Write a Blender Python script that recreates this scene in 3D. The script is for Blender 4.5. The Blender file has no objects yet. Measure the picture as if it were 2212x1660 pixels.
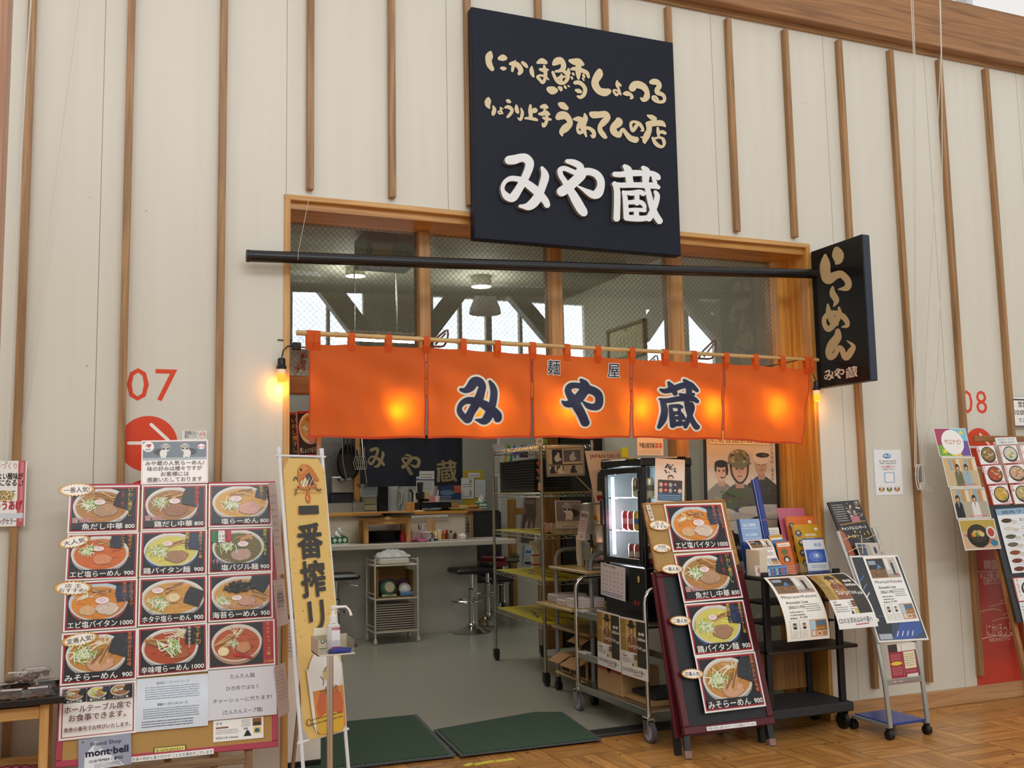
import bpy, math, random
from mathutils import Vector, Matrix, Euler
from mathutils.geometry import tessellate_polygon
R = math.radians
sc = bpy.context.scene
COL = sc.collection
random.seed(7)
# ---------------------------------------------------------------- camera, world, light, exposure
FPX = 2132.15
CAM = Vector((0, -5.18, 1.476))
_y, _p, _r = R(22.3996), R(6.19693), R(-1.08016)
FW = Vector((math.sin(_y)*math.cos(_p), math.cos(_y)*math.cos(_p), math.sin(_p)))
_rt = Vector((math.cos(_y), -math.sin(_y), 0)); _up = _rt.cross(FW)
RT = _rt*math.cos(_r)+_up*math.sin(_r); UP = -_rt*math.sin(_r)+_up*math.cos(_r)
cd = bpy.data.cameras.new('camera'); cam = bpy.data.objects.new('camera', cd); COL.objects.link(cam)
cd.sensor_width = 36; cd.lens = FPX/2212*36; cd.clip_start = .05
cam.matrix_world = Matrix(((RT.x, UP.x, -FW.x, CAM.x), (RT.y, UP.y, -FW.y, CAM.y), (RT.z, UP.z, -FW.z, CAM.z), (0, 0, 0, 1)))
sc.camera = cam
w = bpy.data.worlds.new('hall_daylight'); sc.world = w; w.use_nodes = True
_bg = w.node_tree.nodes['Background']; _bg.inputs[0].default_value = (1.0, .985, .96, 1); _bg.inputs[1].default_value = .8
sc.view_settings.view_transform = 'Standard'; sc.view_settings.look = 'None'
sc.view_settings.exposure = 0.12; sc.view_settings.gamma = 1; sc.view_settings.use_curve_mapping = False
def area(name, loc, aim, sx, sy, power, col):
    l = bpy.data.lights.new(name, 'AREA'); l.shape = 'RECTANGLE'; l.size = sx; l.size_y = sy; l.energy = power; l.color = col
    o = bpy.data.objects.new(name, l); COL.objects.link(o); o.location = loc
    o.rotation_euler = (Vector(aim)-Vector(loc)).to_track_quat('-Z', 'Y').to_euler(); return o
area('clerestory_daylight', (0, -13, 8.5), (2, 0, 1.5), 16, 3, 700, (.97, .98, 1))

# ---------------------------------------------------------------- pixel rays -> points on real planes
def ray(x, y): return FW+RT*((x-1106)/FPX)-UP*((y-830)/FPX)
def aY(x, y, Y): d = ray(x, y); return CAM+d*((Y-CAM.y)/d.y)
def aX(x, y, X): d = ray(x, y); return CAM+d*((X-CAM.x)/d.x)
def aZ(x, y, Z=0): d = ray(x, y); return CAM+d*((Z-CAM.z)/d.z)
def frame(o, xd, yd):
    x = Vector(xd).normalized(); y = Vector(yd); y = (y-x*y.dot(x)).normalized(); z = x.cross(y)
    return Matrix(((x.x, y.x, z.x, o[0]), (x.y, y.y, z.y, o[1]), (x.z, y.z, z.z, o[2]), (0, 0, 0, 1)))
def uv(T, x, y):   # where the sight line meets the plane of frame T, in its own metres
    n = T.col[2].to_3d(); o = T.col[3].to_3d(); d = ray(x, y); p = CAM+d*((o-CAM).dot(n)/d.dot(n))
    q = T.inverted() @ p; return q.x, q.y
# ---------------------------------------------------------------- materials
def lin(h):
    if not isinstance(h, str): return tuple(h)
    if len(h) == 3: h = ''.join(c*2 for c in h)
    v = [int(h[i:i+2], 16)/255 for i in (0, 2, 4)]
    return tuple(c/12.92 if c <= .04045 else ((c+.055)/1.055)**2.4 for c in v)
MATS = {}
def newmat(name):
    m = bpy.data.materials.new(name); m.use_nodes = True; nt = m.node_tree
    return m, nt, nt.nodes['Principled BSDF']
def N(nt, t, **k):
    n = nt.nodes.new(t)
    for a, b in k.items(): setattr(n, a, b)
    return n
def M(h, rough=.55, metal=0, var=.06, spec=.5, coat=0, emit=0, scale=6, alpha=1):
    key = (h, rough, metal, var, spec, coat, emit, scale, alpha)
    if key in MATS: return MATS[key]
    m, nt, b = newmat('paint_'+str(h)); c = lin(h)
    no = N(nt, 'ShaderNodeTexNoise'); no.inputs['Scale'].default_value = scale; no.inputs['Detail'].default_value = 4
    tc = N(nt, 'ShaderNodeTexCoord'); nt.links.new(tc.outputs['Object'], no.inputs['Vector'])
    cr = N(nt, 'ShaderNodeMix', data_type='RGBA'); nt.links.new(no.outputs['Fac'], cr.inputs['Factor'])
    cr.inputs['A'].default_value = (*[x*(1-var) for x in c], 1); cr.inputs['B'].default_value = (*[min(1, x*(1+var)) for x in c], 1)
    nt.links.new(cr.outputs['Result'], b.inputs['Base Color'])
    b.inputs['Roughness'].default_value = rough; b.inputs['Metallic'].default_value = metal
    b.inputs['Specular IOR Level'].default_value = spec; b.inputs['Coat Weight'].default_value = coat
    b.inputs['Alpha'].default_value = alpha
    if emit: b.inputs['Emission Color'].default_value = (*c, 1); b.inputs['Emission Strength'].default_value = emit
    MATS[key] = m; return m
def wood(h1, h2, axis='z', rough=.45, scale=1.0, fine=1.0):
    key = ('wood', h1, h2, axis, rough, scale, fine)
    if key in MATS: return MATS[key]
    m, nt, b = newmat('wood_'+h1)
    tc = N(nt, 'ShaderNodeTexCoord'); mp = N(nt, 'ShaderNodeMapping')
    s = {'x': (1.2, 26, 26), 'y': (26, 1.2, 26), 'z': (26, 26, 1.2)}[axis]
    mp.inputs['Scale'].default_value = tuple(v*scale for v in s)
    oi = N(nt, 'ShaderNodeObjectInfo'); ad = N(nt, 'ShaderNodeVectorMath', operation='ADD')
    nt.links.new(tc.outputs['Object'], ad.inputs[0]); nt.links.new(oi.outputs['Random'], ad.inputs[1])
    nt.links.new(ad.outputs[0], mp.inputs[0])
    n1 = N(nt, 'ShaderNodeTexNoise'); n1.inputs['Scale'].default_value = 1.4*fine; n1.inputs['Detail'].default_value = 7; n1.inputs['Distortion'].default_value = .8
    nt.links.new(mp.outputs[0], n1.inputs['Vector'])
    r = N(nt, 'ShaderNodeValToRGB'); e = r.color_ramp.elements
    e[0].position = .32; e[0].color = (*lin(h2), 1); e[1].position = .66; e[1].color = (*lin(h1), 1)
    nt.links.new(n1.outputs['Fac'], r.inputs[0]); nt.links.new(r.outputs[0], b.inputs['Base Color'])
    b.inputs['Roughness'].default_value = rough
    MATS[key] = m; return m
def printmat(name, rough, coat=0, transl=0):
    m, nt, b = newmat(name); a = N(nt, 'ShaderNodeAttribute', attribute_name='Col')
    nt.links.new(a.outputs['Color'], b.inputs['Base Color']); b.inputs['Roughness'].default_value = rough
    b.inputs['Coat Weight'].default_value = coat; b.inputs['Coat Roughness'].default_value = .15
    if transl:
        t = N(nt, 'ShaderNodeBsdfTranslucent'); nt.links.new(a.outputs['Color'], t.inputs['Color'])
        mx = N(nt, 'ShaderNodeMixShader'); mx.inputs[0].default_value = transl
        nt.links.new(b.outputs[0], mx.inputs[1]); nt.links.new(t.outputs[0], mx.inputs[2])
        nt.links.new(mx.outputs[0], nt.nodes['Material Output'].inputs['Surface'])
    return m
PAPER = printmat('printed_paper', .6); GLOSS = printmat('laminated_print', .35, .25); SHEEN = printmat('laminated_sleeve', .2, .6)
CLOTH = printmat('dyed_cloth', .85)
def glassmat(name, tint=(1, 1, 1), rough=0.0, mixt=.9):
    m, nt, b = newmat(name); nt.nodes.remove(b)
    t = N(nt, 'ShaderNodeBsdfTransparent'); t.inputs[0].default_value = (*tint, 1)
    g = N(nt, 'ShaderNodeBsdfGlossy'); g.inputs['Roughness'].default_value = rough
    f = N(nt, 'ShaderNodeFresnel'); f.inputs['IOR'].default_value = 1.5
    d = N(nt, 'ShaderNodeMath', operation='MULTIPLY'); d.inputs[1].default_value = mixt; nt.links.new(f.outputs[0], d.inputs[0])
    ge = N(nt, 'ShaderNodeNewGeometry'); iv = N(nt, 'ShaderNodeMath', operation='MULTIPLY_ADD'); nt.links.new(ge.outputs['Backfacing'], iv.inputs[0]); iv.inputs[1].default_value = -mixt; iv.inputs[2].default_value = mixt; nt.links.new(iv.outputs[0], d.inputs[1])
    mx = N(nt, 'ShaderNodeMixShader'); nt.links.new(d.outputs[0], mx.inputs[0]); nt.links.new(t.outputs[0], mx.inputs[1]); nt.links.new(g.outputs[0], mx.inputs[2])
    nt.links.new(mx.outputs[0], nt.nodes['Material Output'].inputs['Surface']); return m
GLASS = glassmat('clear_glass', (.93, .96, .95), 0, 1.7); FILM = glassmat('clear_plastic', (.93, .93, .92), .05, 1.6)
CHROME = M('d4d4d2', .18, 1, .03); STEEL = M('b9b7b0', .32, 1, .05); DARKM = M('1c1c1e', .45, 0, .1); BLACK = M('0d0d0f', .4, 0, .1); RUBBER = M('2a2a2c', .7)
WHITEP = M('eceae4', .5); IVORY = M('d8d3c0', .5); PINE = wood('d9ab6c', 'b98443', 'z'); PINEX = wood('d9ab6c', 'b98443', 'x')
CEDAR = wood('b08656', '835d38', 'z'); CEDARX = wood('b08656', '835d38', 'x'); AMBER = wood('d29c4c', 'a76e2b', 'z', .3); AMBERX = wood('d29c4c', 'a76e2b', 'x', .3)
CARD = M('b08a5c', .8, 0, .12)
# ---------------------------------------------------------------- mesh building
W = {}
class MB:
    def __init__(s, T=None): s.v = []; s.f = []; s.T = T
    def add(s, vs, fs):
        b = len(s.v); s.v += [(s.T @ Vector(p)) if s.T else Vector(p) for p in vs]; s.f += [tuple(b+i for i in f) for f in fs]; return s
    def box(s, x0, x1, y0, y1, z0, z1, b=0):
        if b:   # chamfered box: every edge cut
            q = []
            X, Yy, Z = (x0, x1), (y0, y1), (z0, z1)
            pts = []
            for i in (0, 1):
                for j in (0, 1):
                    for k in (0, 1):
                        sx, sy, sz = (1-2*i)*b, (1-2*j)*b, (1-2*k)*b
                        pts += [(X[i], Yy[j]+sy, Z[k]+sz), (X[i]+sx, Yy[j], Z[k]+sz), (X[i]+sx, Yy[j]+sy, Z[k])]
            I = lambda i, j, k, a: (i*4+j*2+k)*3+a
            fs = []
            for i in (0, 1): fs.append([I(i, 0, 0, 0), I(i, 1, 0, 0), I(i, 1, 1, 0), I(i, 0, 1, 0)])
            for j in (0, 1): fs.append([I(0, j, 0, 1), I(1, j, 0, 1), I(1, j, 1, 1), I(0, j, 1, 1)])
            for k in (0, 1): fs.append([I(0, 0, k, 2), I(1, 0, k, 2), I(1, 1, k, 2), I(0, 1, k, 2)])
            for j in (0, 1):
                for k in (0, 1): fs.append([I(0, j, k, 1), I(1, j, k, 1), I(1, j, k, 2), I(0, j, k, 2)])
            for i in (0, 1):
                for k in (0, 1): fs.append([I(i, 0, k, 0), I(i, 1, k, 0), I(i, 1, k, 2), I(i, 0, k, 2)])
                for j in (0, 1): fs.append([I(i, j, 0, 0), I(i, j, 1, 0), I(i, j, 1, 1), I(i, j, 0, 1)])
            for i in (0, 1):
                for j in (0, 1):
                    for k in (0, 1): fs.append([I(i, j, k, 0), I(i, j, k, 1), I(i, j, k, 2)])
            return s.add(pts, fs)
        return s.add([(x0, y0, z0), (x1, y0, z0), (x1, y1, z0), (x0, y1, z0), (x0, y0, z1), (x1, y0, z1), (x1, y1, z1), (x0, y1, z1)],
                     [(0, 3, 2, 1), (4, 5, 6, 7), (0, 1, 5, 4), (1, 2, 6, 5), (2, 3, 7, 6), (3, 0, 4, 7)])
    def bar(s, a, c, wd, dp=None, up=(0, 0, 1)):   # square bar from a to c
        a, c = Vector(a), Vector(c); d = (c-a).normalized(); u = Vector(up)
        if abs(d.dot(u)) > .98: u = Vector((0, 1, 0))
        x = d.cross(u).normalized()*wd/2; y = x.cross(d).normalized()*(dp or wd)/2
        return s.add([a-x-y, a+x-y, a+x+y, a-x+y, c-x-y, c+x-y, c+x+y, c-x+y],
                     [(0, 3, 2, 1), (4, 5, 6, 7), (0, 1, 5, 4), (1, 2, 6, 5), (2, 3, 7, 6), (3, 0, 4, 7)])
    def tube(s, pts, r, n=10, caps=True):
        pts = [Vector(p) for p in pts]; rs = r if isinstance(r, (list, tuple)) else [r]*len(pts)
        vs, fs = [], []; x = None
        for i, p in enumerate(pts):
            d = (pts[min(i+1, len(pts)-1)]-pts[max(i-1, 0)]).normalized()
            if x is None: x = d.orthogonal().normalized()
            else: x = (x-d*x.dot(d)).normalized()
            y = d.cross(x)
            vs += [p+(x*math.cos(2*math.pi*k/n)+y*math.sin(2*math.pi*k/n))*rs[i] for k in range(n)]
        for i in range(len(pts)-1):
            for k in range(n):
                k2 = (k+1) % n; fs.append((i*n+k, i*n+k2, (i+1)*n+k2, (i+1)*n+k))
        if caps: fs += [tuple(range(n-1, -1, -1)), tuple(range((len(pts)-1)*n, len(pts)*n))]
        return s.add(vs, fs)
    def lathe(s, prof, o=(0, 0, 0), n=20, A=None):   # profile of (r, z) turned about z; A an optional frame
        vs, fs = [], []; o = Vector(o)
        for r, z in prof:
            for k in range(n):
                p = Vector((r*math.cos(2*math.pi*k/n), r*math.sin(2*math.pi*k/n), z)); vs.append((A @ p) if A else o+p)
        for i in range(len(prof)-1):
            for k in range(n):
                k2 = (k+1) % n; fs.append((i*n+k, i*n+k2, (i+1)*n+k2, (i+1)*n+k))
        if prof[0][0] > 1e-4: fs.append(tuple(range(n-1, -1, -1)))
        if prof[-1][0] > 1e-4: fs.append(tuple(range((len(prof)-1)*n, len(prof)*n)))
        return s.add(vs, fs)
    def ball(s, c, r, n=12, sq=(1, 1, 1)):
        m = n//2; pr = [(math.sin(math.pi*i/m), -math.cos(math.pi*i/m)) for i in range(m+1)]
        vs, fs = [], []
        for a, z in pr:
            for k in range(n): vs.append((c[0]+r*sq[0]*a*math.cos(2*math.pi*k/n), c[1]+r*sq[1]*a*math.sin(2*math.pi*k/n), c[2]+r*sq[2]*z))
        for i in range(m):
            for k in range(n):
                k2 = (k+1) % n; fs.append((i*n+k, i*n+k2, (i+1)*n+k2, (i+1)*n+k))
        return s.add(vs, fs)
    def prism(s, poly, z0, z1, hz=None):   # 2D outline extruded along local z
        n = len(poly); vs = [(p[0], p[1], z0) for p in poly]+[(p[0], p[1], z1) for p in poly]
        tri = tessellate_polygon([[Vector((p[0], p[1], 0)) for p in poly]])
        fs = [tuple(t) for t in tri]+[tuple(n+i for i in t) for t in tri]+[(i, (i+1) % n, n+(i+1) % n, n+i) for i in range(n)]
        return s.add(vs, fs)
    def grid(s, f, nu, nv):   # surface f(u,v), u,v in 0..1
        vs = [f(i/nu, j/nv) for j in range(nv+1) for i in range(nu+1)]
        fs = [(j*(nu+1)+i, j*(nu+1)+i+1, (j+1)*(nu+1)+i+1, (j+1)*(nu+1)+i) for j in range(nv) for i in range(nu)]
        return s.add(vs, fs)
    def build(s, name, mat, parent=None, smooth=False, cols=None, bevel=0):
        lo = [min(p[i] for p in s.v) for i in range(3)]; hi = [max(p[i] for p in s.v) for i in range(3)]
        loc = W[parent] if parent else Vector(((lo[0]+hi[0])/2, (lo[1]+hi[1])/2, lo[2]))
        me = bpy.data.meshes.new(name); me.from_pydata([tuple(p-loc) for p in s.v], [], s.f)
        o = bpy.data.objects.new(name, me); COL.objects.link(o); me.materials.append(mat)
        if cols is not None:
            at = me.color_attributes.new('Col', 'FLOAT_COLOR', 'CORNER'); buf = []
            for f, c in zip(s.f, cols): buf += [c[0], c[1], c[2], 1.0]*len(f)
            at.data.foreach_set('color', buf)
        if smooth:
            for p in me.polygons: p.use_smooth = True
            try: me.set_sharp_from_angle(angle=R(38))
            except Exception: pass
        if bevel:
            b = o.modifiers.new('b', 'BEVEL'); b.width = bevel; b.segments = 2; b.limit_method = 'ANGLE'
        W[o] = loc.copy()
        if parent: o.parent = parent
        else: o.location = loc
        return o
def thing(name, label, cat, loc, group=None):
    o = bpy.data.objects.new(name, None); COL.objects.link(o); o.location = loc; o.empty_display_size = .1
    W[o] = Vector(loc); return tag(o, label, cat, group)
def tag(o, label, cat, group=None, kind=None):
    o['label'] = label; o['category'] = cat
    if group: o['group'] = group
    if kind: o['kind'] = kind
    return o
def struct(mb, name, mat, **k): o = mb.build(name, mat, **k); o['kind'] = 'structure'; return o
def copy_tree(o, parent=None, d=None):
    c = o.copy(); COL.objects.link(c); c.parent = parent
    if d is not None: c.location = o.location+Vector(d)
    W[c] = W[o]+(Vector(d) if d is not None else Vector((0, 0, 0)))
    for ch in [x for x in bpy.data.objects if x.parent == o]: copy_tree(ch, c)
    return c
# ---------------------------------------------------------------- outlines, brush strokes, printing
def smooth_pts(pts, k=5):
    if len(pts) < 3: k = max(k, 3)
    out = []; P = [tuple(pts[0])]+[tuple(p) for p in pts]+[tuple(pts[-1])]
    for i in range(1, len(P)-2):
        for j in range(k):
            t = j/k
            out.append(tuple(.5*((2*P[i][a])+(-P[i-1][a]+P[i+1][a])*t+(2*P[i-1][a]-5*P[i][a]+4*P[i+1][a]-P[i+2][a])*t*t+(-P[i-1][a]+3*P[i][a]-3*P[i+1][a]+P[i+2][a])*t**3) for a in range(3)))
    out.append(tuple(pts[-1])); return out
def brush(pts, grow=0, k=5, cap=7):
    """stroke of (x,y,r) -> list of convex-ish quads and end caps in the same plane"""
    q = smooth_pts(pts, k); polys = []; L, Rr = [], []
    for i, p in enumerate(q):
        a, b = q[max(i-1, 0)], q[min(i+1, len(q)-1)]
        dx, dy = b[0]-a[0], b[1]-a[1]; l = math.hypot(dx, dy) or 1; r = max(1e-5, p[2])+grow
        L.append((p[0]-dy/l*r, p[1]+dx/l*r)); Rr.append((p[0]+dy/l*r, p[1]-dx/l*r))
    for i in range(len(q)-1): polys.append([L[i], L[i+1], Rr[i+1], Rr[i]])
    for e in (0, -1):
        x, y, r = q[e][0], q[e][1], max(1e-5, q[e][2])+grow
        polys.append([(x+r*math.cos(2*math.pi*j/(2*cap)), y+r*math.sin(2*math.pi*j/(2*cap))) for j in range(2*cap)])
    for p in q[1:-1:2]:
        r = max(1e-5, p[2])+grow
        polys.append([(p[0]+r*math.cos(2*math.pi*j/10), p[1]+r*math.sin(2*math.pi*j/10)) for j in range(10)])
    return polys
def S(txt): return [[tuple(float(v) for v in p.split(',')) for p in st.split()] for st in txt.split('|')]
_tc = {}
def textmesh(s, bold=0, res=3):
    k = (s, bold, res)
    if k not in _tc:
        c = bpy.data.curves.new('t', 'FONT'); c.body = s; c.size = 1; c.offset = bold; c.resolution_u = res
        o = bpy.data.objects.new('t', c); COL.objects.link(o)
        m = bpy.data.meshes.new_from_object(o.evaluated_get(bpy.context.evaluated_depsgraph_get()))
        vs = [(v.co.x, v.co.y) for v in m.vertices]; fs = [tuple(p.vertices) for p in m.polygons]
        bpy.data.objects.remove(o); bpy.data.curves.remove(c); bpy.data.meshes.remove(m)
        x0, x1 = (min(v[0] for v in vs), max(v[0] for v in vs)) if vs else (0, 1)
        _tc[k] = (vs, fs, x0, x1)
    return _tc[k]
STEP = 3e-5
def fat(r):   # copies that thicken a stroke evenly
    n = 0 if r < 6e-5 else 4 if r < .0012 else 12
    return [(0, 0)]+[(r*math.cos(6.2832*i/n+.785), r*math.sin(6.2832*i/n+.785)) for i in range(n)]
class Pr(MB):
    """a flat printed thing: a thin sheet with shapes printed on its front; f bends the sheet"""
    def __init__(s, T, wd, ht, bg='fff', th=.0012, f=None, nb=1):
        MB.__init__(s, T); s.c = []; s.z = th; s.w, s.h = wd, ht; s.clip = None; s.bend = f; s.th = th; s.nb = nb
        if bg is not None:
            if f is None:
                MB.box(s, 0, wd, 0, ht, 0, th); s.c += [lin(bg)]*6
            else:
                n = 24; g = lambda z: [s.P3(wd*i, ht*j/n, z) for j in range(n+1) for i in (0, 1)]
                a = g(0); b = g(th); fs = []
                for j in range(n):
                    q = (2*j, 2*j+1, 2*j+3, 2*j+2); fs += [q, tuple(2*n+2+i for i in q), (q[0], q[3], 2*n+2+q[3], 2*n+2+q[0]), (q[1], q[2], 2*n+2+q[2], 2*n+2+q[1])]
                s.addraw(a+b, fs, lin(bg))
    def P3(s, x, y, z):
        return s.bend(x, y, z) if s.bend else (x, y, z)
    def addraw(s, vs, fs, c): s.add(vs, fs); s.c += [c]*len(fs)
    def up(s, n=1): s.z += STEP*n
    def _put(s, pts, c, tess=True):
        if s.clip: pts = clip(pts, *s.clip)
        if len(pts) < 3: return
        s.z += 3e-6
        if s.bend:   # cut into bands so that the print follows the curve
            y0, y1 = min(p[1] for p in pts), max(p[1] for p in pts); b = s.h/24
            for i in range(int(y0//b), int(y1//b)+1):
                q = clip(pts, -9, b*i, 9, b*(i+1))
                if len(q) > 2: s._face(q, c)
        else: s._face(pts, c)
    def _face(s, pts, c):
        vs = [s.P3(x, y, s.z) for x, y in pts]
        if len(pts) <= 4: s.addraw(vs, [tuple(range(len(pts)))], c)
        else:
            fs = [tuple(t) for t in tessellate_polygon([[Vector((x, y, 0)) for x, y in pts]])]
            s.addraw(vs, fs, c)
    def poly(s, pts, c): s._put(list(pts), lin(c)); s.up()
    def rect(s, x0, y0, x1, y1, c): s.poly([(x0, y0), (x1, y0), (x1, y1), (x0, y1)], c)
    def ell(s, x, y, rx, ry, c, n=28, rot=0):
        ca, sa = math.cos(rot), math.sin(rot)
        s.poly([(x+rx*math.cos(t)*ca-ry*math.sin(t)*sa, y+rx*math.cos(t)*sa+ry*math.sin(t)*ca) for t in (2*math.pi*i/n for i in range(n))], c)
    def star(s, x, y, rx, ry, c, n=24, d=.87):
        s.poly([(x+rx*(d if i % 2 else 1)*math.cos(math.pi*i/n), y+ry*(d if i % 2 else 1)*math.sin(math.pi*i/n)) for i in range(2*n)], c)
    def line(s, pts, wd, c, k=3):
        for q in brush([(p[0], p[1], wd/2) for p in pts], 0, k, 3)[:]: s._put(q, lin(c))
        s.up()
    def strokes(s, sts, c, mp=None, grow=0):
        for st in sts:
            for q in brush(st, grow): s._put([mp(*p) for p in q] if mp else q, lin(c))
        s.up()
    def text(s, t, x, y, h, c, al='l', bold=.02, sx=1, wd=None, res=2):
        """one line; y is the baseline; wd squeezes or stretches it to that width"""
        vs, fs, x0, x1 = textmesh(t, 0, res)
        kx = h*sx if wd is None else wd/max(1e-6, x1-x0)
        ox = {'l': x-x0*kx, 'c': x-(x0+x1)/2*kx, 'r': x-x1*kx}[al]; c = lin(c)
        for dx, dy in fat(bold*h):
            s.z += 3e-6; s.addraw([s.P3(ox+a*kx+dx, y+b*h+dy, s.z) for a, b in vs], fs, c)
        s.up()
    def vtext(s, t, x, y, h, c, bold=.02, step=1.05, sx=1):
        """top to bottom; x is the column's middle, y its top"""
        for i, ch in enumerate(t):
            if ch in 'ー〜':
                s.rect(x-h*.05, y-h*(i*step+.86), x+h*.05, y-h*(i*step+.14), c); continue
            vs, fs, x0, x1 = textmesh(ch, 0, 2); cx = (x0+x1)/2
            for dx, dy in fat(bold*h):
                s.z += 3e-6; s.addraw([s.P3(x+(a-cx)*h*sx+dx, y-h*(i*step+.86)+b*h+dy, s.z) for a, b in vs], fs, lin(c))
        s.up()
    def scrib(s, x0, y0, x1, y1, rows, c, seed=1, fill=.38):   # lines of print too small to read
        rg = random.Random(seed); dh = (y1-y0)/rows
        for r in range(rows):
            x = x0; y = y1-dh*(r+.8)
            while x < x1:
                l = dh*rg.uniform(.25, .6); g = dh*rg.uniform(.12, .3)
                if x+l > x1: break
                s._put([(x, y), (x+l, y), (x+l, y+dh*fill*rg.uniform(.6, 1)), (x, y+dh*fill)], lin(c)); x += l+g
        s.up()
    def done(s, name, mat=None, parent=None): return s.build(name, mat or PAPER, parent, cols=s.c)
def clip(p, x0, y0, x1, y1):
    for ax, v, sg in ((0, x0, 1), (0, x1, -1), (1, y0, 1), (1, y1, -1)):
        o = []
        for i in range(len(p)):
            a, b = p[i-1], p[i]; da, db = (a[ax]-v)*sg, (b[ax]-v)*sg
            if (da >= 0) != (db >= 0):
                t = da/(da-db); o.append((a[0]+(b[0]-a[0])*t, a[1]+(b[1]-a[1])*t))
            if db >= 0: o.append(b)
        p = o
        if len(p) < 3: return []
    return p
def sheet(name, label, cat, T, c4, bg='fff', th=.0012, group=None, z=.001, mat=None, f=None, quad=False):
    """a rectangular sheet lying on plane T, its corners (TL,TR,BR,BL) sighted in the photograph"""
    q = [uv(T, *p) for p in c4]
    cx = sum(p[0] for p in q)/4; cy = sum(p[1] for p in q)/4
    xd = Vector((q[1][0]+q[2][0]-q[0][0]-q[3][0], q[1][1]+q[2][1]-q[0][1]-q[3][1], 0))/2
    yd = Vector((q[0][0]+q[1][0]-q[3][0]-q[2][0], q[0][1]+q[1][1]-q[3][1]-q[2][1], 0))/2
    wd, ht = xd.length, yd.length; L = frame((0, 0, 0), xd, yd); x, y = L.col[0].to_3d(), L.col[1].to_3d()
    o = Vector((cx, cy, z))-x*wd/2-y*ht/2
    L = frame(o, x, y)
    return Pr(T @ L, wd, ht, bg, th, f)
# ================================================================ THE SETTING
def wallmat():
    m, nt, b = newmat('white_panel_wall'); L = nt.links.new
    g = N(nt, 'ShaderNodeNewGeometry'); sp = N(nt, 'ShaderNodeSeparateXYZ'); L(g.outputs['Position'], sp.inputs[0])
    def mth(op, a, bb): 
        n = N(nt, 'ShaderNodeMath', operation=op)
        for i, v in ((0, a), (1, bb)):
            if isinstance(v, (int, float)): n.inputs[i].default_value = v
            else: L(v, n.inputs[i])
        return n.outputs[0]
    fr = mth('FRACT', mth('DIVIDE', mth('SUBTRACT', sp.outputs[0], .8535), .9095), 0)
    seam = mth('LESS_THAN', fr, .0030)
    mp = N(nt, 'ShaderNodeMapping'); mp.inputs['Scale'].default_value = (6, 1, .3); L(g.outputs['Position'], mp.inputs[0])
    n1 = N(nt, 'ShaderNodeTexNoise'); n1.inputs['Scale'].default_value = 2.2; n1.inputs['Detail'].default_value = 6; L(mp.outputs[0], n1.inputs['Vector'])
    n2 = N(nt, 'ShaderNodeTexNoise'); n2.inputs['Scale'].default_value = .8; n2.inputs['Detail'].default_value = 3; L(g.outputs['Position'], n2.inputs['Vector'])
    vo = N(nt, 'ShaderNodeTexVoronoi'); vo.inputs['Scale'].default_value = 5.5; L(g.outputs['Position'], vo.inputs['Vector'])
    r1 = N(nt, 'ShaderNodeValToRGB'); e = r1.color_ramp.elements
    e[0].position = .25; e[0].color = (*lin('d7d2c5'), 1); e[1].position = .6; e[1].color = (*lin('dcd8cb'), 1); L(n1.outputs['Fac'], r1.inputs[0])
    mx = N(nt, 'ShaderNodeMix', data_type='RGBA'); L(mth('MULTIPLY', n2.outputs['Fac'], .22), mx.inputs['Factor']); L(r1.outputs[0], mx.inputs['A']); mx.inputs['B'].default_value = (*lin('cdc6b5'), 1)
    m2 = N(nt, 'ShaderNodeMix', data_type='RGBA'); L(mth('LESS_THAN', vo.outputs['Distance'], .022), m2.inputs['Factor']); L(mx.outputs['Result'], m2.inputs['A']); m2.inputs['B'].default_value = (*lin('9c907f'), 1)
    m3 = N(nt, 'ShaderNodeMix', data_type='RGBA'); L(seam, m3.inputs['Factor']); L(m2.outputs['Result'], m3.inputs['A']); m3.inputs['B'].default_value = (*lin('6a6257'), 1)
    L(m3.outputs['Result'], b.inputs['Base Color']); b.inputs['Roughness'].default_value = .32; return m
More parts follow.
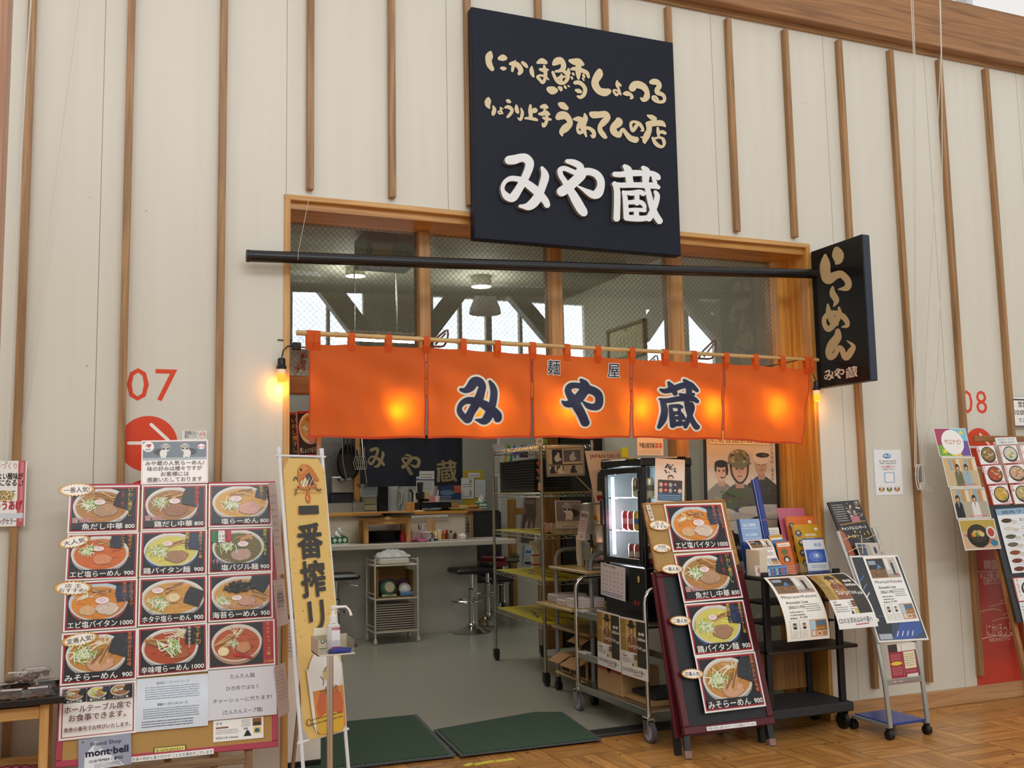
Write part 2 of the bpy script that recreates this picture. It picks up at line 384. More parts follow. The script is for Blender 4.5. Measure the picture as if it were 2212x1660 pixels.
def parquet():
    m, nt, b = newmat('parquet_blocks'); L = nt.links.new
    g = N(nt, 'ShaderNodeNewGeometry'); sp = N(nt, 'ShaderNodeSeparateXYZ'); L(g.outputs['Position'], sp.inputs[0])
    def mth(op, a, bb=0.0, c=None):
        n = N(nt, 'ShaderNodeMath', operation=op)
        for i, v in ((0, a), (1, bb), (2, c)):
            if v is None: continue
            if isinstance(v, (int, float)): n.inputs[i].default_value = v
            else: L(v, n.inputs[i])
        return n.outputs[0]
    Sz = .39
    u = mth('DIVIDE', sp.outputs[0], Sz); v = mth('DIVIDE', mth('ADD', sp.outputs[1], .04), Sz)
    fu, fv = mth('FLOOR', u), mth('FLOOR', v); cu, cv = mth('FRACT', u), mth('FRACT', v)
    par = mth('ABSOLUTE', mth('MODULO', mth('ADD', fu, fv), 2.0))
    def sel(a, c): return mth('ADD', mth('MULTIPLY', a, par), mth('MULTIPLY', c, mth('SUBTRACT', 1.0, par)))
    acr, alo = sel(cu, cv), sel(cv, cu)          # across the planks, along the planks
    pk = mth('MULTIPLY', acr, 5.0); pid = mth('FLOOR', pk); pf = mth('FRACT', pk)
    edge = mth('MAXIMUM', mth('MAXIMUM', mth('LESS_THAN', pf, .035), mth('GREATER_THAN', pf, .985)), mth('MAXIMUM', mth('LESS_THAN', alo, .012), mth('GREATER_THAN', alo, .99)))
    sd = N(nt, 'ShaderNodeCombineXYZ'); L(fu, sd.inputs[0]); L(fv, sd.inputs[1]); L(pid, sd.inputs[2])
    wn = N(nt, 'ShaderNodeTexWhiteNoise', noise_dimensions='3D'); L(sd.outputs[0], wn.inputs['Vector'])
    gv = N(nt, 'ShaderNodeCombineXYZ'); L(mth('MULTIPLY', acr, 11.0), gv.inputs[0]); L(mth('MULTIPLY', alo, .9), gv.inputs[1]); L(mth('MULTIPLY', wn.outputs['Value'], 60.0), gv.inputs[2])
    n1 = N(nt, 'ShaderNodeTexNoise'); n1.inputs['Scale'].default_value = 1.6; n1.inputs['Detail'].default_value = 6; n1.inputs['Distortion'].default_value = 1.3; L(gv.outputs[0], n1.inputs['Vector'])
    r1 = N(nt, 'ShaderNodeValToRGB'); e = r1.color_ramp.elements
    e[0].position = .3; e[0].color = (*lin('9a6430'), 1); e[1].position = .68; e[1].color = (*lin('c8924f'), 1); L(n1.outputs['Fac'], r1.inputs[0])
    hs = N(nt, 'ShaderNodeHueSaturation'); L(r1.outputs[0], hs.inputs['Color']); L(mth('ADD', .82, mth('MULTIPLY', wn.outputs['Value'], .4)), hs.inputs['Value'])
    kv = N(nt, 'ShaderNodeCombineXYZ'); L(mth('MULTIPLY', acr, 4.0), kv.inputs[0]); L(mth('MULTIPLY', alo, 2.6), kv.inputs[1]); L(mth('MULTIPLY', wn.outputs['Value'], 40.0), kv.inputs[2])
    vo = N(nt, 'ShaderNodeTexVoronoi'); vo.inputs['Scale'].default_value = 1.0; L(kv.outputs[0], vo.inputs['Vector'])
    kn = N(nt, 'ShaderNodeMapRange'); kn.inputs['From Min'].default_value = .12; kn.inputs['From Max'].default_value = .05; L(vo.outputs['Distance'], kn.inputs['Value'])
    m2 = N(nt, 'ShaderNodeMix', data_type='RGBA'); L(kn.outputs[0], m2.inputs['Factor']); L(hs.outputs[0], m2.inputs['A']); m2.inputs['B'].default_value = (*lin('4a2a14'), 1)
    m3 = N(nt, 'ShaderNodeMix', data_type='RGBA'); L(mth('MULTIPLY', edge, .62), m3.inputs['Factor']); L(m2.outputs['Result'], m3.inputs['A']); m3.inputs['B'].default_value = (*lin('3a2312'), 1)
    L(m3.outputs['Result'], b.inputs['Base Color']); b.inputs['Roughness'].default_value = .3; return m
OX0, OX1, OZ = .872, 4.262, 3.045
WALL = wallmat(); FY = .30
mb = MB(); mb.box(-3.2, OX0, 0, .12, 0, 4.9).box(OX1, 9, 0, .12, 0, 4.9).box(OX0, OX1, 0, .12, OZ, 4.9); struct(mb, 'wall_front', WALL)
mb = MB(); mb.box(-5, 9, -7, FY, -.1, 0); struct(mb, 'floor', parquet())
VINYL = M('9c9d90', .28, 0, .05, scale=2)
mb = MB(); mb.box(-1.2, 9, FY, 9, -.1, .004); struct(mb, 'floor', VINYL)
bx = [-.405+.4545*k-.4545 for k in range(0, 19)]
hidden_low = {4, 5, 6, 7, 8, 9, 10, 11}
for k, x in enumerate(bx):
    if x < -.6: x = -.86
    mb = MB(); lo = 3.1 if (OX0-.05 < x < OX1) else .17
    mb.box(x, x+.036, -.042, .0, lo, 4.53, .003); o = struct(mb, 'trim_%d' % (k+1), CEDAR)
mb = MB(); mb.box(-3.2, 9, -.022, 0, 4.556, 4.592); struct(mb, 'trim_30', CEDARX)
mb = MB(); mb.box(-3.2, 9, -.004, 0, 4.592, 4.75); struct(mb, 'trim_31', M('26252b', .7))  # dark strip painting in the shaded gap below the beam
mb = MB(); bz0, bz1 = aY(2212, 137, -.1).z, aY(2212, 35, -.1).z; mb.box(-3.2, 9, -.1, -.006, bz0, bz1, .004)
struct(mb, 'trim_32', wood('a8784a', '7f5532', 'x', .5))
for i, x in enumerate((4.2, 5.75, 7.3)):
    mb = MB(); mb.box(x, x+.06, -.1, 0, bz1, 6.6); struct(mb, 'window_%d' % (i+6), M('c9ccd0', .4))
mb = MB(); mb.box(OX1+.02, 9, -.02, 0, 0, .105, .003); struct(mb, 'baseboard_front', wood('c79a6c', 'a87a4e', 'x'))
mb = MB(); mb.box(-3.2, OX0-.03, -.02, 0, 0, .105, .003); struct(mb, 'baseboard_front', wood('c79a6c', 'a87a4e', 'x'))
# frame of the opening
mb = MB(); mb.box(.845, OX0+.006, -.012, .34, 0, 3.07, .003); struct(mb, 'trim_33', PINE)
mb = MB(); mb.box(OX1-.006, 4.287, -.012, .34, 0, 3.07, .003); struct(mb, 'trim_34', AMBER)
mb = MB(); mb.box(.845, 4.287, -.0125, .34, OZ-.004, 3.0705, .003); struct(mb, 'trim_35', PINEX)
mb = MB(); mb.box(OX0, OX1, .02, .33, 3.0, OZ-.004); struct(mb, 'trim_36', AMBERX)
mb = MB(); mb.box(4.17, OX1-.006, .20, .34, 0, 3.0); struct(mb, 'trim_37', AMBER)
GY = .27
ml = []
for i, (a, c) in enumerate(((905, 930), (1190, 1215), (1449, 1476))):
    x0, x1 = aY(a, 680, GY-.03).x, aY(c, 680, GY-.03).x
    mb = MB(); mb.box(x0, x1, GY-.04, GY+.07, 2.13 if i < 2 else .0, 3.0, .004); struct(mb, 'trim_%d' % (38+i), wood('b99056', '936b38', 'z', .4)); ml.append((x0, x1))
mb = MB(); mb.box(OX0+.006, 4.17, GY-.03, GY+.07, 2.03, 2.13, .004); struct(mb, 'trim_41', CEDARX)
def wired(name):
    m, nt, b = newmat(name); nt.nodes.remove(b); L = nt.links.new
    t = N(nt, 'ShaderNodeBsdfTransparent'); t.inputs[0].default_value = (.86, .89, .86, 1); g = N(nt, 'ShaderNodeBsdfGlossy'); g.inputs['Roughness'].default_value = 0
    f = N(nt, 'ShaderNodeFresnel'); f.inputs['IOR'].default_value = 1.55; d = N(nt, 'ShaderNodeMath', operation='MULTIPLY'); L(f.outputs[0], d.inputs[0]); gb = N(nt, 'ShaderNodeNewGeometry'); iv = N(nt, 'ShaderNodeMath', operation='MULTIPLY_ADD'); L(gb.outputs['Backfacing'], iv.inputs[0]); iv.inputs[1].default_value = -2.6; iv.inputs[2].default_value = 2.6; L(iv.outputs[0], d.inputs[1])
    mx = N(nt, 'ShaderNodeMixShader'); L(d.outputs[0], mx.inputs[0]); L(t.outputs[0], mx.inputs[1]); L(g.outputs[0], mx.inputs[2])
    ge = N(nt, 'ShaderNodeNewGeometry'); sp = N(nt, 'ShaderNodeSeparateXYZ'); L(ge.outputs['Position'], sp.inputs[0]); es = []
    for sg in (1, -1):
        a = N(nt, 'ShaderNodeMath', operation='MULTIPLY_ADD'); L(sp.outputs[2], a.inputs[0]); a.inputs[1].default_value = sg; L(sp.outputs[0], a.inputs[2])
        q = N(nt, 'ShaderNodeMath', operation='DIVIDE'); L(a.outputs[0], q.inputs[0]); q.inputs[1].default_value = .034
        r = N(nt, 'ShaderNodeMath', operation='FRACT'); L(q.outputs[0], r.inputs[0]); l = N(nt, 'ShaderNodeMath', operation='LESS_THAN'); L(r.outputs[0], l.inputs[0]); l.inputs[1].default_value = .045; es.append(l.outputs[0])
    mm = N(nt, 'ShaderNodeMath', operation='MAXIMUM'); L(es[0], mm.inputs[0]); L(es[1], mm.inputs[1])
    wd = N(nt, 'ShaderNodeBsdfDiffuse'); wd.inputs[0].default_value = (.13, .13, .115, 1)
    m2 = N(nt, 'ShaderNodeMixShader'); L(mm.outputs[0], m2.inputs[0]); L(mx.outputs[0], m2.inputs[1]); L(wd.outputs[0], m2.inputs[2])
    L(m2.outputs[0], nt.nodes['Material Output'].inputs['Surface']); return m
WIRED = wired('wired_glass')
xs = [OX0+.006]+[v for p in ml for v in p]+[4.17]
for i in range(4):
    mb = MB(); mb.box(xs[2*i], xs[2*i+1], GY+.01, GY+.016, 2.13, 3.0); struct(mb, 'window_%d' % (i+1), WIRED)
mb = MB(); mb.box(xs[6], xs[7], GY+.01, GY+.016, .0, 2.03); struct(mb, 'window_5', GLASS)
# left glazed leaf standing open against the jamb
dx = aY(693, 1000, .36).x
mb = MB(); mb.box(OX0+.01, dx, .345, .375, .05, .62, .004); door = struct(mb, 'door_1', M('e3e1d8', .4))
f = MB(); f.box(dx-.03, dx, .34, .38, .62, 2.03, .004).box(OX0+.01, OX0+.035, .34, .38, .62, 2.03); f.build('door_frame', CHROME, door)
f = MB(); f.box(OX0+.035, dx-.03, .357, .362, .62, 2.03); f.build('pane', GLASS, door)
f = MB(); f.box(OX0+.01, dx, .343, .377, .004, .05); f.build('kick_strip', BLACK, door)
# sill tracks across the doorway
mb = MB(); mb.box(OX0, 4.25, .262, .30, 0, .006)
for y in (.315, .345, .375, .405): mb.box(OX0, 4.25, y, y+.014, .004, .012)
struct(mb, 'trim_42', M('4b4a46', .4, .6))
# shop interior shell
IW = M('c9c6ba', .6, 0, .04, scale=1.5)
mb = MB(); mb.box(4.5, 4.6, .36, 4.6, 2.1, 3.5).box(4.5, 4.6, .36, 3.4, 0, 2.1); struct(mb, 'wall_right', M('cfcbbf', .55, 0, .03))
mb = MB(); mb.box(4.6, 9, 4.5, 4.6, 2.1, 3.5); struct(mb, 'wall_right', IW)
mb = MB(); mb.box(4.75, 9, 6.8, 6.9, 0, 3.5); struct(mb, 'wall_back', IW)
mb = MB(); mb.box(-.25, -.15, .12, 9, 0, 3.5); struct(mb, 'wall_left', IW)
mb = MB(); mb.box(-.15, 9, 8.0, 8.1, 0, 3.5); struct(mb, 'wall_back', IW)
mb = MB(); mb.box(-.25, 9, .12, 9, 3.5, 3.6); struct(mb, 'ceiling', M('bdbbae', .7))
mb = MB(); mb.box(8.9, 9, 4.6, 8, 0, 3.5); struct(mb, 'wall_far', IW)
# the other side of the hall (seen mirrored in the wired glass)
OY = -14.0
def refl(x, y, Y):
    g = aY(x, y, GY+.01); d = ray(x, y); d = Vector((d.x, -d.y, d.z)); return g+d*((Y-g.y)/d.y)
HW = M('a8a390', .7, 0, .08, scale=.4)
zt = refl(800, 632, OY).z; zb = refl(800, 760, OY).z; zu = refl(800, 606, OY).z
def band(a, b): return refl(a, 680, OY).x, refl(b, 680, OY).x
SKY = M('e6f2ff', .5, 0, 0, emit=11)
bands = [(632, 706), (713, 785), (936, 991), (998, 1050), (1062, 1122), (1128, 1187), (1218, 1262), (1396, 1446), (1487, 1541)]
mb = MB(); mb.box(-16, 26, OY-.2, OY, 0, zb).box(-16, 26, OY-.2, OY, zt, zt+3.2)
bs = sorted(tuple(sorted(band(*q))) for q in bands); x = -16
for a, c in bs: mb.box(x, a, OY-.2, OY, zb, zt); x = c
mb.box(x, 26, OY-.2, OY, zb, zt); struct(mb, 'wall_opposite', HW)
for i, (a, c) in enumerate(bs):
    mb = MB(); mb.box(a, c, OY-.15, OY-.12, zb, zt); struct(mb, 'window_%d' % (i+10), SKY)
mb = MB()
for a, c in (((640, 612), (705, 613)), ((690, 616), (722, 617))):
    p, q = refl(*a, OY+.5), refl(*c, OY+.5); mb.box(min(p.x, q.x), max(p.x, q.x), OY+.02, OY+.03, p.z-.02, p.z+.12)
struct(mb, 'window_20', SKY)
TB = wood('8f8268', '6d624d', 'x', .6)
for k, (a, c, wd) in enumerate((((698, 610), (800, 745), .42), ((990, 632), (915, 730), .36), ((1105, 632), (1195, 738), .3), ((1470, 632), (1560, 735), .34), ((1452, 632), (1385, 730), .34))):
    mb = MB(); p, q = refl(*a, OY+.4), refl(*c, OY+.4); mb.bar(p, q, wd, .25, (0, 1, 0)); struct(mb, 'trim_%d' % (50+k), TB)
mb = MB(); mb.box(-16, 26, OY+.3, OY+.7, zt+.2, zt+.75); struct(mb, 'trim_56', TB)
# leftmost post of the hall, close to the camera
px = aY(29.8, 0, -2.6).x
mb = MB(); mb.box(px-.3, px, -2.75, -2.6, 0, 6, .01); struct(mb, 'trim_57', wood('c59a7d', 'a8795c', 'z'))
# ================================================================ SIGNS, CURTAIN, LAMPS ON THE SHOP FRONT
A_, B_, C_, D_ = (1040, 100, 10.533), (1240, 130, 10.533), (1040, 200, 10.533), (1240, 220, 10.533)
ROW1 = [(A_, S("200,150,40 175,230,85 160,330,72 185,430,68 240,520,50|410,280,45 480,265,75 535,275,50|450,500,30 500,510,48 545,510,25|655,405,35 720,395,55 800,420,60 870,490,60 890,570,58 855,625,40|765,330,15 730,420,40 710,500,38 700,565,28|930,375,35 985,420,45 1030,470,32|1140,470,20 1135,540,48 1150,620,48 1180,690,25|1280,375,35 1370,340,68 1460,375,42|1330,530,30 1400,545,45 1500,540,28|1420,450,25 1440,550,45 1455,650,42 1440,750,38 1390,830,38 1320,760,35 1270,700,32 1340,670,28 1440,690,28 1520,760,18|1640,410,40 1710,350,85 1800,320,65 1860,420,60 1850,510,60 1780,560,40 1690,575,28|1850,560,40 1930,620,45 1960,700,48 1920,800,40 1830,850,38 1740,810,45 1670,720,38 1620,600,35|1975,530,30 1975,620,48|1740,740,30 1800,700,35 1880,700,28|1815,640,18 1810,740,32 1815,830,28|1530,980,60 1610,1010,95 1690,1010,50|1760,940,30 1800,970,45 1805,1010,25|1890,920,28 1915,955,25|1965,905,18 1990,920,18|2075,625,28 2095,655,22|2045,710,25 2060,745,22")),
        (B_, S("-95,20,40 0,40,75 100,50,80 190,100,40|95,100,60 95,220,70 90,330,55 95,420,30|-60,210,30 0,200,45 100,220,50 200,250,48 290,300,45 325,390,32|205,345,30 225,390,28|190,420,20 215,460,20|20,520,45 100,515,50 190,570,45 245,670,48 220,790,45 140,850,42 80,830,28|40,690,32 100,710,52 150,730,30|570,235,40 560,320,95 480,470,85 480,580,85 560,700,80 690,740,90 770,720,70 800,730,35|975,480,20 970,560,38 1000,640,28 1030,720,25 1055,790,20|1010,540,30 1050,585,26|1010,750,25 960,800,30 905,740,28 890,690,20 950,690,22 1000,720,22|1130,770,30 1190,765,58 1270,790,42 1315,850,35 1280,880,22|1320,640,85 1370,570,85 1480,570,85 1590,630,75 1650,740,58 1640,850,72 1570,910,50 1510,870,20|1740,510,42 1790,500,68 1880,510,65 1930,590,58 1880,690,60 1900,750,55 2000,790,45 2050,860,38 2030,940,40 1940,960,36 1840,930,38 1785,870,36 1800,830,26 1860,850,26 1910,930,22"))]
ROW2 = [(C_, S("155,130,25 145,200,72 140,280,60 175,350,25|260,310,18 290,390,45 270,470,48 260,510,25|430,340,15 440,400,26 460,450,22 485,480,14|440,360,18 490,370,10|455,470,20 420,490,18 385,460,20 385,430,16 440,430,16|580,185,28 610,200,45 650,220,25|540,345,25 600,330,42 670,370,42 690,430,38 640,510,38 590,560,28|790,300,25 795,370,48 815,440,42 840,475,12|895,360,14 925,450,36 915,540,38 880,620,32 820,580,12|1110,300,30 1105,400,45 1115,500,46 1120,590,40|1160,440,35 1210,410,62 1245,410,25|990,590,22 1080,590,35 1200,610,38 1260,630,28|1360,330,38 1430,320,58 1480,340,40|1310,490,28 1380,490,48 1460,460,50 1535,500,28|1400,580,25 1470,600,42 1570,620,25|1430,380,18 1440,440,40 1480,540,35 1480,640,38 1440,740,40 1400,770,30 1385,710,22|1770,265,38 1840,300,78 1930,360,50|1740,570,65 1800,530,95 1900,530,85 1990,620,65 2000,720,72 1900,820,90 1820,900,60 1830,980,25")),
        (D_, S("235,280,20 250,380,62 200,500,75 200,600,70 240,700,40 270,790,22|-10,400,25 90,400,65 180,430,60|110,520,50 75,620,35 110,710,38 190,680,40 250,610,38 340,610,40 430,680,48 450,770,45 420,800,38 370,760,10|370,265,35 430,300,80 560,300,75 700,290,75 750,370,72 660,480,75 590,560,55 590,660,58 660,760,60 700,810,42 725,810,28|980,390,30 1010,470,95 910,560,80 880,640,75 930,720,75 1020,770,55 1060,680,38 1110,640,42 1180,730,50 1270,830,65 1380,870,72 1410,860,60|1450,500,28 1400,570,45 1330,670,35 1290,590,35 1290,490,35 1360,460,32 1470,500,40 1540,590,38 1560,660,28 1510,665,12|1670,320,25 1760,360,58 1840,390,40|1660,500,45 1750,500,70 1880,490,65 1990,500,65 2060,560,25|1690,520,70 1700,640,62 1650,770,75 1600,880,60 1600,940,25|1510,810,12 1570,820,30|1895,600,28 1905,690,42 1915,790,28|1920,720,28 1990,690,40 2060,720,38|1780,830,30 1830,930,45 1900,1000,45 1980,1030,35 2030,1000,30 2040,930,42 2010,850,36 1930,820,28 1830,840,26"))]
E_, F_ = (1070, 330, 11.068), (1190, 340, 8.848)
GL_MI = (E_, S("285,215,105 420,200,110 560,160,100 680,170,105 770,270,105 760,400,100 690,580,95 600,760,95 500,930,95 400,1080,105 330,1130,85 220,1070,85 140,950,52 135,840,48 200,720,52 320,655,62 460,660,65 600,700,75 760,810,95 900,920,100 1040,1060,95 1150,1190,85 1190,1280,75|1070,400,40 1120,500,75 1140,620,98 1090,800,95 1040,950,90 980,1080,110 880,1220,115 760,1310,100 640,1320,60 550,1310,40"))
GL_YA = (F_, S("275,105,42 380,125,60 480,170,65 530,220,65 510,300,75|170,680,95 260,620,95 380,520,95 520,390,95 600,310,75 720,305,70 840,360,72 910,470,72 910,600,75 860,710,90 780,745,75 680,700,60 580,640,35 470,575,15|540,300,50 430,320,50 330,280,48 220,240,48 140,270,50 150,370,50 220,480,55 290,600,70 370,720,80 450,860,90 530,1000,90 580,1070,82 595,1090,60"))
GL_KURA = (F_, S("1180,350,50 1300,355,55 1500,330,60 1700,330,55 1880,340,55 1980,390,60 2010,420,45|1370,200,42 1430,270,75 1450,400,70 1465,500,70|1720,225,38 1780,290,70 1770,400,72 1765,500,60|1920,420,40 1950,520,40|1170,540,45 1300,560,50 1500,555,52 1750,560,55 1930,570,58 2010,600,38|1175,530,45 1220,650,60 1225,850,62 1220,1050,62 1215,1190,65|1345,690,35 1375,800,48 1390,1000,52 1400,1180,55|1350,695,30 1500,710,50 1650,690,48 1720,720,48|1400,890,38 1560,880,45 1680,890,45 1740,950,38 1740,1030,35|1400,1035,36 1600,1025,38 1750,1040,35|1400,1180,55 1550,1190,60 1700,1195,55 1800,1180,50|1600,720,45 1600,900,50|1590,1040,50 1590,1180,50|1790,580,50 1830,750,55 1880,950,60 1950,1120,65 2030,1240,62|1950,690,35 1985,760,52 1960,900,55 1900,1050,60 1830,1190,62"))
def onT(T, cr): return lambda x, y: uv(T, cr[0]+x/cr[2], cr[1]+y/cr[2])
SIGN = M('151a28', .5, 0, .08, spec=.22)
p0, p1 = aY(1021, 568, -.1), aY(1472, 32, -.1); q0, q1 = aY(1027, 533, -.1), aY(1455.5, 107, -.1)
sx0, sx1, sz0, sz1 = 1.884, 3.231, 2.89, 4.256
sg = thing('shop_sign', 'large dark navy signboard with cream and white lettering hung high on the wall', 'sign', ((sx0+sx1)/2, -.06, sz0))
mb = MB(); mb.box(sx0, sx1, -.1, -.03, sz0, sz1, .004); mb.build('sign_board', SIGN, sg)
for x in (sx0+.2, sx1-.2):
    for z in (sz0+.2, sz1-.2): mb = MB(); mb.box(x-.03, x+.03, -.03, 0, z-.03, z+.03); mb.build('wall_bracket', DARKM, sg)
TS = frame((sx0, -.1, sz0), (1, 0, 0), (0, 0, 1))
for nm, row in (('lettering', ROW1), ('lettering', ROW2)):
    P = Pr(TS, 1, 1, None); P.z = .002
    for cr, st in row: P.strokes(st, 'd9c7a1', onT(TS, cr))
    P.done(nm, PAPER, sg)
for cr, st in (GL_MI, GL_YA, GL_KURA):
    P = Pr(TS, 1, 1, None); mp = onT(TS, cr); z1 = .028
    for s_ in st:
        for q in brush(s_):
            q = [mp(*p) for p in q]; n = len(q); z1 += 3e-6
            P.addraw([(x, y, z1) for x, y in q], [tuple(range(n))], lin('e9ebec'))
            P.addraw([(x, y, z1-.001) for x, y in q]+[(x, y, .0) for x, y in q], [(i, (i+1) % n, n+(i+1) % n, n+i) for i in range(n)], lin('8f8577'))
    P.done('raised_letter', PAPER, sg)
def norm_glyph(gl):
    ps = [[onT(TS, gl[0])(*p) for p in q] for s_ in gl[1] for q in brush(s_)]
    xs_ = [p[0] for q in ps for p in q]; ys_ = [p[1] for q in ps for p in q]; x0, x1, y0, y1 = min(xs_), max(xs_), min(ys_), max(ys_)
    return [[((p[0]-x0)/(x1-x0), (p[1]-y0)/(y1-y0)) for p in q] for q in ps]
NG = [norm_glyph(g) for g in (GL_MI, GL_YA, GL_KURA)]
def put_glyph(P, g, x0, y0, x1, y1, c, add=None):
    for q in g: P._put([(x0+(x1-x0)*a, y0+(y1-y0)*b) for a, b in q], lin(c))
    P.up()
# projecting sign
PX = 4.288
yf, zt_ = aX(1861, 506, PX).y, aX(1861, 506, PX).z; zb_ = aX(1878, 822.5, PX).z
sg2 = thing('projecting_sign', 'narrow black signboard standing out from the wall with tan brush lettering', 'sign', (PX+.025, yf/2, zb_))
mb = MB(); mb.box(PX, PX+.06, yf, -.012, zb_, zt_, .003); mb.build('sign_board', M('08090c', .4, spec=.3), sg2)
mb = MB(); mb.box(PX+.004, PX+.056, yf-.004, yf, zb_+.004, zt_-.004); mb.build('edge_strip', M('2b3442', .4), sg2)
TP = frame((PX, 0, zb_), (0, -1, 0), (0, 0, 1)); cr = (1720, 480, 4.37)
P = Pr(TP, 1, 1, None); P.z = .001
P.strokes(S("385,265,33 395,310,57 400,360,38 375,395,8|275,315,15 275,390,47 275,470,50 302,540,48 370,505,38 430,495,34 490,560,32 480,620,30 400,635,6|345,615,12 345,675,30 380,740,28 355,795,7|300,780,10 310,850,28 345,930,36 380,960,24|405,810,12 410,870,24 370,950,28 310,1010,28 275,980,23 265,920,22 300,870,22 370,860,26 440,890,28 480,940,25 480,980,20 430,990,5|395,1030,25 390,1090,40 340,1160,44 310,1230,34 325,1280,26 370,1250,24 400,1190,22 430,1200,26 470,1280,30 520,1220,32 540,1170,20 480,1120,4"), 'c2aa7c', onT(TP, cr))
P.done('lettering', PAPER, sg2)
P = Pr(TP, 1, 1, None); P.z = .001
for g, (x0, y0, x1, y1) in zip(NG, ((266, 1500, 352, 1388), (364, 1488, 456, 1372), (474, 1480, 580, 1352))):
    a, c = onT(TP, cr)(x0, y0), onT(TP, cr)(x1, y1); put_glyph(P, g, a[0], a[1], c[0], c[1], 'd8c8b4')
P.done('lettering', PAPER, sg2)
# black pipe above the curtain, hung from a thread
pa, pb = aY(534, 553, -.1), aY(1761, 592, -.085)
t = thing('black_pipe', 'long black pipe hung level across the transom windows', 'pipe', tuple((pa+pb)/2))
mb = MB(); mb.tube([pa, pa*.7+pb*.3-Vector((0, 0, .006)), pa*.3+pb*.7-Vector((0, 0, .006)), pb], .031, 16); mb.build('tube', M('121114', .3), t, True)
mb = MB(); mb.tube([pa-Vector((.004, 0, 0)), pa+Vector((.012, 0, 0))], .0325, 16); mb.build('end_cap', M('1d1d20', .5), t, True)
mb = MB(); k = pa*.93+pb*.07; mb.tube([k+Vector((0, -.03, -.02)), k+Vector((0, -.034, .02)), aY(667, 431, -.02)], .0012, 5); mb.build('hanging_thread', M('c9c2b2', .7), t)
# bamboo pole
ba, bb = aY(641, 719, -.1), aY(1768, 778, -.1)
t = thing('bamboo_pole', 'thin bamboo pole carrying the orange shop curtain', 'pole', tuple((ba+bb)/2))
mb = MB(); pts, rs = [], []; n = 15
for i in range(n):
    for dk, r in ((0, .0125), (.85, .012), (.93, .0145), (1, .0125)):
        f_ = (i+dk)/n; pts.append(ba.lerp(bb, f_)); rs.append(r*(1.1-.25*f_))
mb.tube(pts, rs, 12); mb.build('cane', wood('cfae74', 'a98450', 'x', .4), t, True)
# curtain
NT = [(667, 742), (921, 750), (1149, 764), (1364, 775), (1565, 785), (1752, 797)]
NB = [(667, 947), (922, 948), (1152, 947), (1365, 947), (1563, 951), (1737, 962)]
NY = -.1
nt_ = [aY(*p, NY) for p in NT]; nb_ = [aY(*p, NY) for p in NB]
def ndy(x, z):
    k = max(0, min(1, (2.26-z)/.5)); return (.012*math.sin(x*9.3+.6)+.007*math.sin(x*23+z*4)+.004*math.sin(x*41+z*17))*(.25+.75*k)+.004*math.sin(z*31+x*13)
m, nt, b = newmat('orange_curtain_cloth'); L = nt.links.new
tc = N(nt, 'ShaderNodeNewGeometry'); wv = N(nt, 'ShaderNodeTexNoise'); wv.inputs['Scale'].default_value = 420; L(tc.outputs['Position'], wv.inputs['Vector'])
mr = N(nt, 'ShaderNodeValToRGB'); e = mr.color_ramp.elements; e[0].color = (*lin('dc5a1e'), 1); e[1].color = (*lin('ec6c28'), 1); L(wv.outputs['Fac'], mr.inputs[0]); L(mr.outputs[0], b.inputs['Base Color'])
b.inputs['Roughness'].default_value = .7; tr = N(nt, 'ShaderNodeBsdfTranslucent'); tr.inputs[0].default_value = (.95, .27, .012, 1)
mx = N(nt, 'ShaderNodeMixShader'); mx.inputs[0].default_value = .42; L(b.outputs[0], mx.inputs[1]); L(tr.outputs[0], mx.inputs[2]); L(mx.outputs[0], nt.nodes['Material Output'].inputs['Surface'])
ORANGE = m; SEAM = M('c23f12', .8)
nr = thing('shop_curtain', 'long orange split curtain with navy lettering across the shop entrance', 'curtain', (2.55, NY, 1.75))
for i in range(5):
    a, c, d, e_ = nt_[i], nt_[i+1], nb_[i], nb_[i+1]; g0 = .004 if i else 0; g1 = .004 if i < 4 else 0
    def sf(u, v, a=a, c=c, d=d, e_=e_, g0=g0, g1=g1):
        p = a.lerp(c, u).lerp(d.lerp(e_, u), v); s_ = math.sin(math.pi*((u*(3, 3, 3, 3, 3)[i]) % 1)); k = max(0, v-.86)/.14
        x = p.x+(g0*(1-u)-g1*u)*(1+k); z = p.z-.006*s_*(1-v)+.004*math.sin(u*9)*v
        return (x, NY+ndy(x, z), z)
    mb = MB(); mb.grid(sf, 44, 26); pn = mb.build('curtain_panel', ORANGE, nr, True)
    mb = MB()
    for side in ((0, .012), (.988, 1)): mb.grid(lambda u, v: tuple(Vector(sf(side[0]+(side[1]-side[0])*u, v))+Vector((0, -.0015, 0))), 1, 26)
    mb.grid(lambda u, v: tuple(Vector(sf(u, .975+.025*v))+Vector((0, -.0015, 0))), 44, 1)
    mb.build('hem', SEAM, pn, True)
mb = MB()
tabs = [668, 684, 759, 839, 921, 1000, 1074, 1150, 1224, 1291, 1364, 1436, 1498, 1567, 1630, 1687, 1740, 1749]
